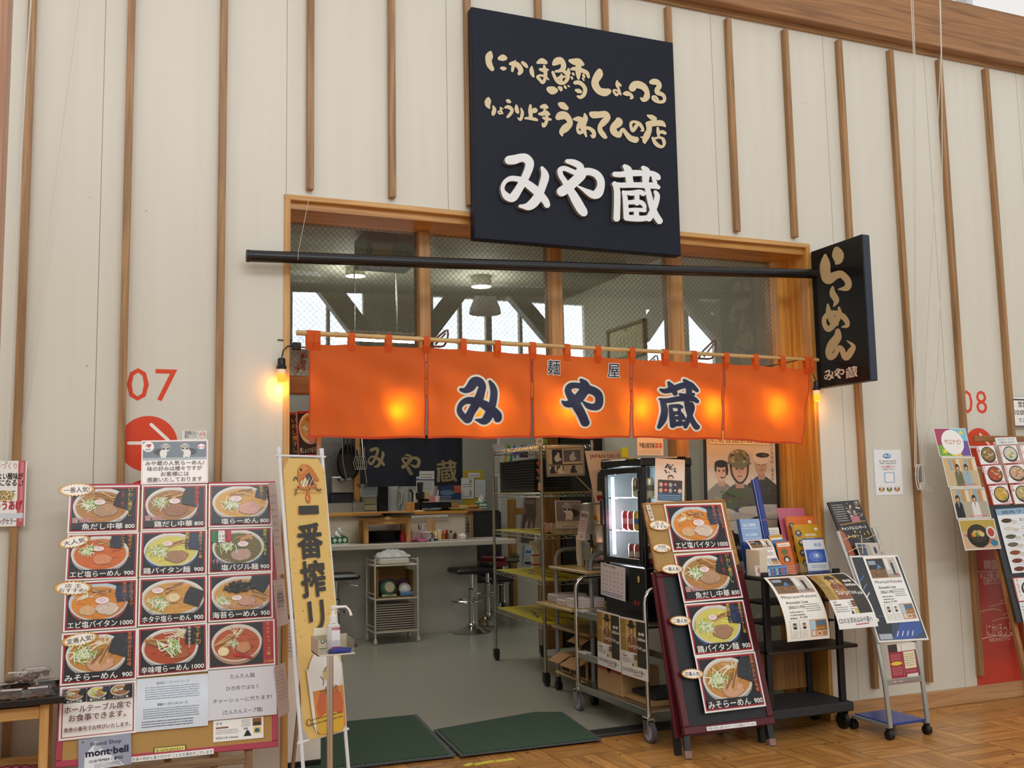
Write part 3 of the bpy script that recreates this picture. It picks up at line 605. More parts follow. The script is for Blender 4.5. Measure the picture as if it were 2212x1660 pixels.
for px_ in tabs:
    f_ = (aY(px_, 750, NY).x-ba.x)/(bb.x-ba.x); c_ = ba.lerp(bb, f_); i = max(k for k in range(5) if px_ >= NT[k][0]-3)
    zt2 = nt_[i].z+(nt_[i+1].z-nt_[i].z)*((c_.x-nt_[i].x)/(nt_[i+1].x-nt_[i].x)); hw = .0175; r = .017; lp = []
    yb = NY+ndy(c_.x, zt2-.03)
    lp = [(yb-.003, zt2-.035), (NY-r, zt2+.005)]+[(NY-r*math.cos(a_), c_.z+r*math.sin(a_)) for a_ in [math.pi*j/8 for j in range(9)]]+[(NY+r, zt2+.005), (yb+.003, zt2-.03)]
    sl = -.006 if px_ != 668 else .012
    tb = MB(); tb.grid(lambda u, v, lp=lp: (c_.x+hw*(2*u-1)+sl*(lp[round(v*(len(lp)-1))][1]-zt2)*3, *lp[round(v*(len(lp)-1))]), 1, len(lp)-1)
    tb.build('curtain_loop', ORANGE, nr)
def on_curtain(P):
    def q(x, y, z): return (x, NY+ndy(x, y)-.002-z, y)
    P.bend2 = q
class Cu(Pr):
    def __init__(s): Pr.__init__(s, None, 1, 1, None); s.z = .002
    def P3(s, x, y, z): return (x, NY+ndy(x, y)-z-.001, y)
    def _put(s, pts, c): s.z += 3e-6; s._face(pts, c)
GM = ((970, 790, 10.055), S("230,530,35 330,545,60 440,480,95 540,360,105 650,360,100 720,450,85 690,560,90 640,700,100 560,860,95 460,1030,90 380,1160,100 300,1130,75 220,1030,68 205,930,55 260,830,60 360,770,70 480,765,75 640,800,75 800,880,95 930,980,100 1040,1080,95 1060,1150,85|880,345,28 940,450,60 970,580,75 950,760,80 920,900,80 880,1030,95 820,1150,95 740,1210,75 620,1190,35 560,1180,12"), 46)
GYA = ((1160, 770, 5.821), S("305,570,12 350,600,36 430,590,52 520,520,62 600,430,58 680,430,48 760,480,50 780,550,53 760,620,52 690,640,42 620,620,35 560,570,10|540,300,18 580,340,40 620,380,35|600,395,48 500,370,34 420,375,40 385,420,40 400,480,46 450,560,58 500,650,55 550,740,50 590,830,48 600,840,45"), 25)
GKU = ((1160, 770, 5.821), S("1545,420,14 1600,440,30 1700,410,38 1820,370,38 1920,360,42 2010,430,24|1635,335,18 1670,390,40 1720,470,30|1840,300,16 1890,350,40 1900,440,40 1880,500,28|1780,480,16 1850,495,22 1960,480,20|1540,540,14 1620,560,30 1750,540,32 1880,530,36 1960,540,32 2010,570,22|1575,570,33 1590,680,40 1570,800,43 1530,890,24|1655,630,18 1675,750,32 1690,870,34|1660,630,20 1760,630,26 1810,640,20|1690,720,22 1780,720,24 1830,770,18|1690,780,22 1780,780,22 1840,790,16|1690,855,30 1780,850,28 1840,840,18|1770,640,22 1770,860,22|1870,540,34 1890,650,38 1930,780,38 1990,880,38 2010,890,34|1930,600,24 1950,660,28 1900,780,36 1840,880,32"), 25)
LET = printmat('curtain_print', .55, 0, .12)
for cr, st, gr in (GM, GYA, GKU):
    P = Cu(); mp = lambda x, y, cr=cr: (lambda v: (v.x, v.z))(aY(cr[0]+x/cr[2], cr[1]+y/cr[2], NY))
    P.strokes(st, 'f2ecd8', mp, gr); P.z += .003; P.strokes(st, '25294a', mp); P.done('lettering', LET, nr)
for ch, (x, y) in (('麺', (1195, 794)), ('屋', (1326, 800))):
    P = Cu(); v = aY(x, y, NY)
    P.text(ch, v.x, v.z-.036, .092, 'f4f1e6', 'c', .05, .9); P.z += .002; P.text(ch, v.x, v.z-.036, .092, '25294a', 'c', .008, .9); P.done('lettering', LET, nr)
# string of small amber lamps
BULB = M('ffa030', .4, 0, 0, emit=1.1); BULBT = M('f6d2b4', .4, 0, .02, emit=.2)
blabs = ['amber bulb in a black socket hanging left of the curtain', 'amber bulb glowing behind the blank left panel of the curtain', 'amber bulb glowing behind the curtain panel with the first big letter', 'amber bulb glowing behind the left side of the middle curtain panel', 'amber bulb glowing at the seam left of the last big curtain letter', 'amber bulb glowing behind the curtain right of the last big letter', 'amber bulb glowing behind the blank right panel of the curtain', 'amber bulb in a black socket hanging below the projecting sign']
def bulb(c, lab):
    t = thing('string_lamp', lab, 'lamp', (c.x, c.y, c.z-.05), 'amber lamps of one string')
    mb = MB(); mb.lathe([(.016, .05), (.02, .045), (.02, .012), (.026, .008), (.026, -.004), (.022, -.008)], c, 14); mb.build('socket', BLACK, t, True)
    mb = MB(); mb.lathe([(.022, -.008), (.0225, -.03)], c, 16); mb.build('bulb_neck', BULBT, t, True)
    mb = MB(); mb.lathe([(.0225, -.03), (.022, -.068), (.016, -.078), (0, -.08)], c, 16); mb.build('bulb', BULB, t, True)
    l = bpy.data.lights.new('amber_glow', 'POINT'); l.energy = .8 if c.x < 1 or c.x > 4.1 else 1.6; l.color = (1, .42, .06) if c.x < 1 or c.x > 4.1 else (1, .56, .16); l.shadow_soft_size = .018
    o = bpy.data.objects.new('amber_glow', l); COL.objects.link(o); o.parent = t; o.location = Vector((0, .0, -.052)) if c.x < 1 or c.x > 4.1 else Vector((0, .0, -.055))
    return t
bpos = [aY(608, 795, -.045)]+[aY(x, 845, -.03) for x in (857, 1040, 1213, 1373, 1525, 1662)]+[aY(1764, 841, -.07)]
for c_, lb in zip(bpos, blabs): bulb(c_, lb)
t = thing('lamp_cable', 'black cable linking the amber lamps behind the curtain', 'cable', tuple(bpos[0]))
mb = MB(); pts = []
jb = aY(641, 748, -.01)
pts = [bpos[0]+Vector((0, 0, .05)), aY(612, 757, -.03), aY(622, 748, -.02), jb]
for c_ in bpos[1:-1]: pts += [Vector((c_.x-.12, .0, c_.z+.16)), c_+Vector((0, 0, .05)), Vector((c_.x+.01, .0, c_.z+.16))]
pts += [Vector((bpos[-1].x-.05, -.04, bpos[-1].z+.2)), bpos[-1]+Vector((0, 0, .05))]
mb.tube(pts, .0035, 6); mb.build('wire', BLACK, t, True)
mb = MB(); mb.box(jb.x-.025, jb.x+.02, -.03, .0, jb.z-.022, jb.z+.018, .004); mb.build('junction_box', BLACK, t)
mb = MB(); v = aY(608, 735, -.005); mb.tube([v+Vector((-.02, 0, 0)), v+Vector((.05, 0, 0)), v+Vector((.05, 0, -.02))], .003, 6); mb.build('hook', DARKM, t)
# hangers and bag on the pole
for (x, y), fl, lab in (((951, 728), 1, 'brown curved hanger hooked over the bamboo pole near its left third'), ((1530, 752), 1.25, 'brown curved hanger hooked over the bamboo pole near its right third')):
    v = aY(x, y, -.07); k = fl
    t = thing('clothes_hanger', lab, 'hanger', (v.x, v.y, v.z-.05), 'hangers on the bamboo pole')
    mb = MB(); mb.tube([v+Vector(p)*k for p in ((-.06, .0, -.055), (-.035, 0, -.02), (.0, 0, .01), (.03, 0, .035), (.042, 0, .04), (.046, 0, .02), (.04, 0, -.02), (.02, 0, -.05), (.0, 0, -.055), (-.06, 0, -.055))], .006, 8); mb.build('hanger_frame', M('5b3a24', .4), t, True)
    mb = MB(); mb.tube([v+Vector(p)*k for p in ((-.03, -.004, -.045), (0, -.004, -.012), (.03, -.004, .02))], .005, 8); mb.build('hanger_bar', M('5b3a24', .4), t, True)
v = aY(650, 735, -.06)
t = thing('snack_bag', 'clear plastic bag of dried brown pieces tied to the pole end', 'bag', (v.x, v.y, v.z-.2))
mb = MB(); mb.lathe([(.03, .04), (.012, .0), (.03, -.05), (.055, -.1), (.06, -.15), (.04, -.175), (0, -.178)], v, 14); mb.build('bag_film', FILM, t, True)
mb = MB(); rg = random.Random(4)
for i in range(16):
    a = rg.uniform(0, 6.28); r = rg.uniform(.005, .035); z = rg.uniform(-.165, -.07)
    mb.tube([v+Vector((r*math.cos(a), r*math.sin(a)*.7, z)), v+Vector((r*math.cos(a+1), r*math.sin(a+1)*.7, z+.02)), v+Vector((r*math.cos(a+2), r*math.sin(a+2)*.7, z-.01))], .006, 6)
mb.build('dried_pieces', M('7a4a34', .6, 0, .3, scale=40), t, True)
# wall numbers and round marks
TW = frame((0, 0, 0), (1, 0, 0), (0, 0, 1)); RED = 'dd431d'
def wall_mark(name, txt, lab, T, px_, clipx, extra):
    P = Pr(T, 1, 1, None); P.z = .0008; a = uv(T, px_[0], px_[3]); c = uv(T, px_[2], px_[1])
    return P, a, c
t = thing('wall_number', 'orange number 07 on the wall at far left', 'number', tuple(aY(328, 866, 0)))
P = Pr(TW, 1, 1, None); P.z = .0008; a, c = uv(TW, 273, 865), uv(TW, 383, 796)
P.text('0', a[0], a[1], .232, RED, 'l', .0); P.text('7', c[0], a[1], .232, RED, 'r', .0); P.done('digits', PAPER, t)
x0 = bx[2]+.037
def roundmark(cx, cz, r, x0, lab, x1=99):
    t = thing('wall_mark', lab, 'wall mark', (cx, 0, cz-r)); P = Pr(TW, 1, 1, None); P.z = .0008; P.clip = (x0, 0, x1, 5)
    P.ell(cx, cz, r, r, RED, 48); P.line([(cx+.012, cz+.095), (cx+.095, cz+.016)], .016, 'f2efe6'); P.line([(cx-.09, cz+.003), (cx-.02, cz+.003)], .016, 'f2efe6')
    P.ell(cx, cz-2.28*r, r, r, RED, 48); P.done('round_decal', PAPER, t)
v = aY(320, 959, 0); roundmark(v.x, v.z, .137, x0, 'orange disc with white bars behind the left menu board')
dd = aY(2110, 870, 0); d0 = aY(2085, 893, 0)
t = thing('wall_number', 'orange number 08 on the wall at far right', 'number', tuple(d0))
P = Pr(TW, 1, 1, None); P.z = .0008; xr = uv(TW, 2133, 890)[0]; P.text('8', xr, d0.z, .235, RED, 'r', .0); P.clip = None; P.text('0', xr-.135, d0.z, .235, RED, 'r', .0); P.done('digits', PAPER, t)
v = aY(2113, 958, 0); roundmark(v.x+.01, v.z-.03, .137, bx[14]+.037, 'orange disc with a white bar behind the right menu cards')
# papers on the wall
def wall_sheet(name, label, cat, x0, y0, x1, y1, Y=-.002, bg='f4f3ee', **k):
    T = frame((0, Y, 0), (1, 0, 0), (0, 0, 1)); a, c = uv(T, x0, y1), uv(T, x1, y0); a2, c2 = uv(T, x0, y0), uv(T, x1, y1)
    return Pr(frame((a[0], Y, (a[1]+c2[1])/2), (1, 0, 0), (0, 0, 1)), (c[0]+c2[0])/2-a[0], (c[1]+a2[1]-a[1]-c2[1])/2, bg, **k)
P = wall_sheet('', '', '', 393, 931, 447, 952); P.text('発動機器の防止に', .012, P.h*.62, .021, '333', bold=.01, wd=P.w*.56); P.text('御協力ください。', .012, P.h*.25, .021, '333', bold=.01, wd=P.w*.52)
P.ell(P.w*.82, P.h*.55, P.w*.14, P.w*.14, 'd06a5a'); P.ell(P.w*.82, P.h*.55, P.w*.125, P.w*.125, 'f6f1ea'); P.text('みんな', P.w*.82, P.h*.5, .02, 'd06a5a', 'c', wd=P.w*.2)
tag(P.done('wall_notice'), 'small white notice with a red seal above the left menu board', 'notice')
P = wall_sheet('', '', '', -40, 996, 56, 1138, -.045); P.rect(P.w*.8, .0, P.w*.97, P.h, 'c4616a'); P.rect(P.w*.86, .02, P.w*.93, P.h*.98, 'd98a90')
P.text('味店手づくり!', P.w*.02, P.h*.88, .032, 'b02a35', bold=.0, wd=P.w*.8); P.text('心地よい酸味が', P.w*.08, P.h*.72, .034, '222', bold=.03, wd=P.w*.84); P.text('クセになる...!', P.w*.08, P.h*.62, .034, '222', bold=.03, wd=P.w*.84)
P.ell(P.w*.5, P.h*.46, P.w*.24, P.h*.09, 'e0c78f'); P.text('を叩いて', P.w*.5, P.h*.48, .024, '222', 'c'); P.text('刻んだ', P.w*.5, P.h*.41, .024, '222', 'c')
P.text('ゅうあげ', P.w*.3, P.h*.26, .048, 'b23a4a', bold=.04, wd=P.w*.62); P.rect(P.w*.1, P.h*.12, P.w*.95, P.h*.2, 'd6dfe6'); P.text('ロングセラー', P.w*.3, P.h*.04, .03, '5a3a4a', wd=P.w*.5)
tag(P.done('wall_poster', SHEEN), 'white poster with red brush lettering at the left edge', 'poster')
P = wall_sheet('', '', '', 1892, 972, 1948, 1070, bg='f2f4f8'); w_, h_ = P.w, P.h
P.ell(w_*.48, h_*.86, w_*.15, h_*.055, '2f86c8'); P.text('Wi-Fi', w_*.48, h_*.835, .024, 'fff', 'c', .03)
P.text('ID  NikahoCtyWi-Fi', w_*.5, h_*.73, .015, '333', 'c', wd=w_*.62); P.text('PASS  nikaho0710', w_*.5, h_*.68, .015, '333', 'c', wd=w_*.58); P.text('にかほ観光ナビ', w_*.5, h_*.6, .018, 'c03030', 'c', wd=w_*.5); P.text('ご利用ください', w_*.5, h_*.55, .012, '333', 'c', wd=w_*.45)
P.rect(w_*.34, h_*.27, w_*.72, h_*.5, '9cc3e0'); P.rect(w_*.38, h_*.29, w_*.68, h_*.48, 'fbfbfb')
for i, (c1, c2) in enumerate((('3c3c40', 'd8a860'), ('5a5560', '8a9a50'), ('6a4a38', 'd09a60'))):
    cx = w_*(.22+.28*i); P.ell(cx, h_*.13, w_*.1, h_*.06, c1); P.ell(cx, h_*.11, w_*.07, h_*.04, c2); P.ell(cx, h_*.165, w_*.06, h_*.03, 'e8ddd0')
tag(P.done('wifi_notice', SHEEN), 'white wireless network notice in a clear sleeve on the wall', 'notice')
P = wall_sheet('', '', '', 2193, 860, 2260, 922, -.046); P.rect(0, P.h*.9, P.w, P.h*.95, '222'); P.text('営業時間', P.w*.14, P.h*.68, .045, '222'); P.text('10:00~18:00', P.w*.02, P.h*.4, .05, '222'); P.text('ラストオーダー', P.w*.12, P.h*.15, .036, '222'); P.rect(0, .0, P.w, P.h*.03, '3a3a5a')
tag(P.done('hours_notice', SHEEN), 'opening hours notice on the batten at the right edge', 'notice')
P = wall_sheet('', '', '', 2112, 1180, 2203, 1482, bg='c0392b'); w_, h_ = P.w, P.h
P.text('韓国家庭料理', w_*.3, h_*.84, .07, 'e3bdb4', wd=w_*.95); P.line([(w_*.02, h_*.82), (w_, h_*.82)], .005, 'e3bdb4'); P.text('キムチ鍋・韓国冷麺・チヂミ', w_*.2, h_*.77, .05, 'e3bdb4', wd=w_*.9); P.text('石焼ビビンバ・サムゲタン', w_*.26, h_*.73, .05, 'e3bdb4', wd=w_*.9)
for i, (x, y) in enumerate(((.1, .53), (.35, .565), (.6, .6), (.4, .46), (.62, .5), (.8, .53))): P.line([(w_*x, h_*y), (w_*(x+.15), h_*(y+.012)), (w_*(x+.35), h_*(y+.018)), (w_*(x+.5), h_*(y+.0))], .006, 'dfb3aa')
P.text('にかほっと!', w_*.26, h_*.36, .1, 'f0dcd6', bold=0, wd=w_*.6); P.line([(w_*.05, h_*.335), (w_*.4, h_*.355), (w_*.9, h_*.345)], .006, 'f0dcd6'); P.text('NIKAHOTTO', w_*.3, h_*.315, .04, 'e3bdb4', wd=w_*.45)
tag(P.done('wall_panel_poster', GLOSS), 'tall red panel with white lettering low on the right wall', 'poster')
# cords and a grey line on the wall
CORD = M('d7d3c8', .7)
def cord(pts, lab, r=.003, extra=None):
    t = thing('hoist_cord', lab, 'cord', tuple(pts[-1])); mb = MB(); mb.tube(pts, r, 6); mb.build('line', CORD, t, True); return t
cl = aY(1981, 1025, -.06)
c1 = cord([aY(1967, -30, -.36), aY(1973, 112, -.34), aY(1975, 500, -.17), aY(1976, 1010, -.07)], 'pair of pale cords hanging straight down to the batten knot')
mb = MB(); mb.tube([aY(1971, -30, -.362), aY(1976, 112, -.342), aY(1978, 500, -.172), aY(1979, 1010, -.072)], .003, 6); mb.build('line', CORD, c1, True)
mb = MB(); rg = random.Random(2)
for k in range(5):
    o = Vector((rg.uniform(-.012, .012), -.01-.004*k, 0)); mb.tube([cl+o+Vector((.02*math.cos(a)*(.6+.2*k), 0, .085*math.sin(a)-.02)) for a in [2*math.pi*j/14 for j in range(15)]], .0035, 6, False)
mb.tube([cl+Vector(p) for p in ((.02, -.03, -.06), (.05, -.035, -.085), (.09, -.035, -.1), (.07, -.035, -.115), (.02, -.03, -.09))], .003, 6); mb.build('coil', CORD, c1, True)
mb = MB(); mb.box(cl.x-.01, cl.x+.01, -.09, -.04, cl.z-.012, cl.z+.012, .003).box(cl.x-.008, cl.x+.008, -.095, -.08, cl.z-.05, cl.z+.05, .003); mb.build('cleat', M('8a8a88', .4, .7), c1)
cord([aY(2029, -30, -.36), aY(2033, 112, -.34), aY(2015, 500, -.19), aY(1999, 800, -.1), aY(1991, 1010, -.07)], 'pale cord slanting left from the beam down to the knot')
cord([aY(2031, -30, -.36), aY(2034, 112, -.34), aY(2036, 500, -.2), aY(2026, 800, -.12), aY(1992, 1019, -.07)], 'pale cord hanging furthest right and bending in to the knot')
cord([aY(69, -30, -.3), aY(56, 162, -.26), aY(38, 480, -.17), aY(20, 860, -.08), aY(14, 1000, -.05)], 'pale cord running down along the leftmost batten', .004)
cord([aY(176, -30, -.06), aY(108, 480, -.04), aY(58, 860, -.02), aY(37, 990, -.01)], 'thin grey line slanting across the wall above the left poster', .002)  # grey line across the wall, drawn as a thin tube
# ================================================================ PRINTED CARDS
def rnd(seed): return random.Random(seed)
def ramen(P, x0, y0, x1, y1, soup, items, seed=1, bowl='e6e3da', out='b8b4ae', cx=.46, cy=.56, rx=.44, ry=.46):
    old = P.clip; P.clip = (x0, y0, x1, y1); w_, h_ = x1-x0, y1-y0; g = rnd(seed)
    X = lambda u: x0+u*w_
    Y = lambda v: y0+v*h_
    a, b = rx*w_, ry*h_; ux, uy = X(cx), Y(cy)
    P.ell(ux, uy-b*.18, a*.97, b*.98, out, 40); P.ell(ux, uy, a, b, bowl, 40); P.ell(ux, uy-b*.04, a*.95, b*.92, 'cfcbc2', 40)
    P.ell(ux, uy-b*.06, a*.9, b*.86, soup, 40)
    c = lin(soup); lt = tuple(min(1, v*1.5+.05) for v in c); dk = tuple(v*.6 for v in c)
    for i in range(30):   # noodles and oil drops
        t = g.uniform(0, 6.28); r = g.uniform(.2, .75); px_, py_ = ux+a*r*math.cos(t), uy-b*.06+b*r*math.sin(t); d = g.uniform(-.5, .5)
        P.line([(px_, py_), (px_+a*.14, py_+b*d*.25), (px_+a*.26, py_+b*d*.2)], w_*.007, lt if i % 3 else dk, 2)
    for it in items:
        k, u, v = it[0], it[1], it[2]; s_ = it[3] if len(it) > 3 else 1; qx, qy = X(u), Y(v)
        if k == 'chashu':
            col = it[4] if len(it) > 4 else 'b78b68'
            pts = [(qx+w_*.2*s_*math.cos(t)*g.uniform(.86, 1.08), qy+h_*.19*s_*math.sin(t)*g.uniform(.86, 1.08)) for t in [6.283*i/18 for i in range(18)]]
            P.poly(pts, tuple(v_*.55 for v_ in lin(col))); P.poly([(qx+(p[0]-qx)*.94, qy+(p[1]-qy)*.94+h_*.008) for p in pts], col)
            for i in range(14):
                t = g.uniform(0, 6.28); r = g.uniform(.1, .8); l = tuple(min(1, v_*g.uniform(.75, 1.35)) for v_ in lin(col))
                P.line([(qx+w_*.2*s_*r*math.cos(t), qy+h_*.19*s_*r*math.sin(t)), (qx+w_*.2*s_*r*math.cos(t+.6), qy+h_*.19*s_*r*math.sin(t+.6))], w_*.02*s_, l, 2)
        elif k == 'menma':
            for i in range(12):
                t = g.uniform(-.35, .35)+(it[4] if len(it) > 4 else 0); ox, oy = g.uniform(-.08, .08)*w_*s_, g.uniform(-.07, .07)*h_*s_; l = .12*w_*s_
                c_ = ('c8985a', 'a97640', 'd3a768', '8d5f30')[i % 4]; P.line([(qx+ox-l*math.cos(t), qy+oy-l*math.sin(t)), (qx+ox+l*math.cos(t), qy+oy+l*math.sin(t))], w_*.026*s_, c_, 1)
        elif k == 'negi':
            for i in range(50):
                t = g.uniform(0, 3.14); ox, oy = g.gauss(0, .055)*w_*s_, g.gauss(0, .06)*h_*s_; l = g.uniform(.03, .08)*w_*s_
                P.line([(qx+ox-l*math.cos(t), qy+oy-l*math.sin(t)), (qx+ox, qy+oy+.01*h_), (qx+ox+l*math.cos(t), qy+oy+l*math.sin(t))], w_*.011*s_, ('eef0dc', 'd9e6b4', 'b7cf82', 'f4f4ea', '8fb45c')[i % 5], 1)
        elif k == 'naruto':
            n = 12; rot = it[4] if len(it) > 4 else .3; ca, sa = math.cos(rot), math.sin(rot)
            f_ = lambda x, y: (qx+(x*ca-y*sa)*w_*.1*s_, qy+(x*sa+y*ca)*h_*.085*s_)
            P.poly([f_((1 if i % 2 else .9)*math.cos(6.283*i/24), (1 if i % 2 else .9)*math.sin(6.283*i/24)) for i in range(24)], 'efe6e4')
            P.line([f_((.06+.1*i*.55)*math.cos(i*.95), (.06+.1*i*.55)*math.sin(i*.95)) for i in range(11)], w_*.006*s_, 'd2648f', 2)
        elif k == 'nori':
            col = it[5] if len(it) > 5 else '1d232b'; ang = it[4] if len(it) > 4 else -.3; ca, sa = math.cos(ang), math.sin(ang)
            f_ = lambda x, y: (qx+(x*ca-y*sa)*w_*.19*s_, qy+(x*sa+y*ca)*h_*.3*s_)
            P.poly([f_(-.9, -.95), f_(.9, -1), f_(1, .95), f_(-.8, 1), f_(-1, .1)], col); l = tuple(v_*2.6+.012 for v_ in lin(col))
            for i in range(16):
                x, y = g.uniform(-.75, .75), g.uniform(-.8, .8); P.line([f_(x, y), f_(x+.12, y+.14)], w_*.008, l, 1)
        elif k == 'mass':
            for i in range(130):
                t = g.uniform(0, 6.28); r = g.uniform(0, 1)**.6; x, y = qx+w_*.27*s_*r*math.cos(t), qy+h_*.15*s_*r*math.sin(t)
                P.line([(x, y), (x+w_*g.uniform(-.05, .05), y+h_*g.uniform(-.04, .04))], w_*.026, ('15191a', '22282a', '0c0e10', '3b4446')[i % 4], 1)
        elif k == 'hotate':
            P.ell(qx, qy, w_*.13*s_, h_*.14*s_, 'c58f5e'); P.ell(qx, qy+h_*.01, w_*.12*s_, h_*.125*s_, 'e0c08e'); P.ell(qx+w_*.01, qy, w_*.075*s_, h_*.085*s_, 'efe0bd'); P.ell(qx+w_*.01, qy, w_*.055*s_, h_*.06*s_, 'e2cda2')
        elif k == 'chili':
            for i in range(8):
                t = g.uniform(0, 6.28); P.ell(qx+w_*.25*g.uniform(0, 1)*math.cos(t), qy+h_*.25*g.uniform(0, 1)*math.sin(t), w_*.02, h_*.018, 'a83a16', 8)
        elif k == 'egg': P.ell(qx, qy, w_*.11, h_*.115, 'c99a62'); P.ell(qx-w_*.01, qy+h_*.012, w_*.1, h_*.1, 'efd9ab')
        elif k == 'spoon': P.line([(qx, qy), (qx+w_*.28, qy-h_*.1)], w_*.045, 'a31d16', 2); P.ell(qx, qy, w_*.07, h_*.05, 'b5241b')
        elif k == 'sprout':
            for i in range(26):
                t = g.uniform(-.5, 3.6); r = g.uniform(.02, .12)*s_; P.line([(qx, qy), (qx+w_*r*.6*math.cos(t), qy+h_*r*.9*math.sin(t)), (qx+w_*r*1.25*math.cos(t+.3), qy+h_*r*1.3*math.sin(t+.3))], w_*.011, ('e9dfbc', 'd7c391', 'f2ecd4')[i % 3], 1)
    P.clip = old
N1 = lambda *a: ('nori',)+a
DISH = {
 'fish': dict(name='魚だし中華', price='800', soup='b58043', items=[('chashu', .52, .4, 1.05, 'b99372'), ('negi', .27, .56, 1.1), ('menma', .5, .78, .95, -.3), ('nori', .83, .68, .85, -.35, '20252c'), ('naruto', .43, .62, .95, .35)], v=[('いわし煮干し', .87, 'd8b23a', .105), ('アゴ煮干・鰹スープ', .76, 'c2401e', .062)], tag='醤油味'),
 'chicken': dict(name='鶏だし中華', price='800', soup='a8743a', items=[('chashu', .52, .36, 1.1, '9c6c48'), ('negi', .27, .58, 1), ('menma', .5, .78, .95, .2), ('nori', .78, .7, .8, -.2, '20252c'), ('naruto', .5, .6, 1, .25)], v=[('親鶏清湯スープ', .84, 'd24a20', .1)], tag='醤油味'),
 'salt': dict(name='塩らーめん', price='800', soup='d9a548', items=[('menma', .5, .82, 1, .2), ('chashu', .66, .33, 1.05, 'd9a596'), ('negi', .33, .4, 1.2), ('nori', .88, .78, .6, -.3, '2a2c34'), ('naruto', .42, .62, 1.05, -.4)], v=[('はた・だし', .93, 'd8942c', .07), ('旨塩スープ', .83, 'd8b23a', .085)], tag=None, cx=.5, rx=.49),
 'shrimp': dict(name='エビ塩らーめん', price='900', soup='d0682a', items=[('chashu', .5, .34, .8, 'd98e63'), ('menma', .52, .82, .7, -.2), ('negi', .26, .6, 1), ('nori', .72, .82, .6, -.1, '2a2c34'), ('naruto', .44, .64, .85, -.3)], v=[('海老ほぐしと', .88, 'e08a2a', .085), ('こってりビスク', .78, 'e8a22a', .085)], tag=None),
 'paitan': dict(name='鶏バイタン麺', price='900', soup='d8cf63', items=[('chashu', .55, .33, 1, 'a88263'), ('menma', .55, .68, .85, .2), ('negi', .25, .5, 1.15), ('nori', .84, .74, .8, -.1, '2c3350'), ('naruto', .4, .7, .85, .9)], v=[('濃厚白スープと極', .9, 'd8b23a', .075), ('コラーゲン', .78, '3a6a8a', .07), ('親鶏スープ', .7, 'e0b43a', .085)], tag=None, out='3f5d86'),
 'basil': dict(name='塩バジル麺', price='900', soup='6d6428', items=[('chashu', .52, .3, .95, 'b89a88'), ('menma', .55, .78, .85, .1), ('negi', .25, .55, 1), ('naruto', .54, .6, 1, .2)], v=[('濃厚バジル香る', .88, 'c9cf3a', .085)], tag='イタリアン', out='3f5d86'),
 'shrimpp': dict(name='エビ塩バイタン', price='1000', soup='dc8a2c', items=[('chashu', .3, .3, .7, 'd9b080'), ('chashu', .6, .33, .95, 'd8c3b4'), ('menma', .5, .8, .8, -.1), ('sprout', .3, .66, 1.3), ('nori', .86, .72, .75, .12, '27384f'), ('naruto', .52, .55, 1.1, .1)], v=[('エビのビスク', .92, 'e6862c', .085), ('鶏白湯バイタン', .82, 'd8703a', .08)], tag=None, bowl='bcd0da', out='9a2f26'),
 'scallop': dict(name='ホタテ塩らーめん', price='900', soup='d19a4a', items=[('menma', .5, .8, 1, .3), ('negi', .28, .35, 1.3), ('nori', .84, .5, .8, -.35, '2a2a2e'), ('hotate', .5, .5, 1), ('naruto', .25, .72, 1, .5)], v=[], tag=None, cx=.5, rx=.52, ry=.5),
 'seaweed': dict(name='海苔らーめん', price='950', soup='cf9a4e', items=[('menma', .85, .45, 1, -.5), ('negi', .18, .35, 1), ('chashu', .6, .3, .8, 'c99a82'), ('nori', .84, .84, .9, -.5, '1d2126'), ('naruto', .43, .4, .9, .2), ('mass', .46, .7, 1)], v=[], tag='塩味/しょうゆ味', cx=.52, rx=.53),
 'miso': dict(name='みそらーめん', price='900', soup='c98a3e', items=[('chashu', .52, .26, 1.1, 'd3a07e'), ('sprout', .55, .75, 1.8), ('menma', .55, .5, 1.1, 1.1), ('negi', .28, .52, 1.4), ('nori', .84, .7, .95, -.35, '2e3036')], v=[('塩麹の合わせ味噌', .9, 'd2793a', .085)], tag=None),
 'spicy': dict(name='辛味噌らーめん', price='1000', soup='b2481f', items=[('chashu', .6, .33, .9, 'a8602e'), ('sprout', .58, .78, 1.8), ('menma', .24, .66, 1, -.3), ('negi', .46, .52, 1.5), ('nori', .84, .76, .75, -.05, '1d2024'), ('chili', .4, .4)], v=[('半辛できます', .74, 'e6dcc8', .075), ('です力', .86, 'd8962c', .13)], tag=None),
 'tantan': dict(name='', price='', soup='b5532a', items=[('sprout', .45, .7, 2), ('menma', .3, .58, 1.1, .3), ('chili', .6, .5), ('chashu', .62, .42, .75, 'c98a5e'), ('negi', .42, .52, .7), ('spoon', .5, .25), ('egg', .25, .34)], v=[], tag=None, cx=.42, rx=.4, ry=.48),
}
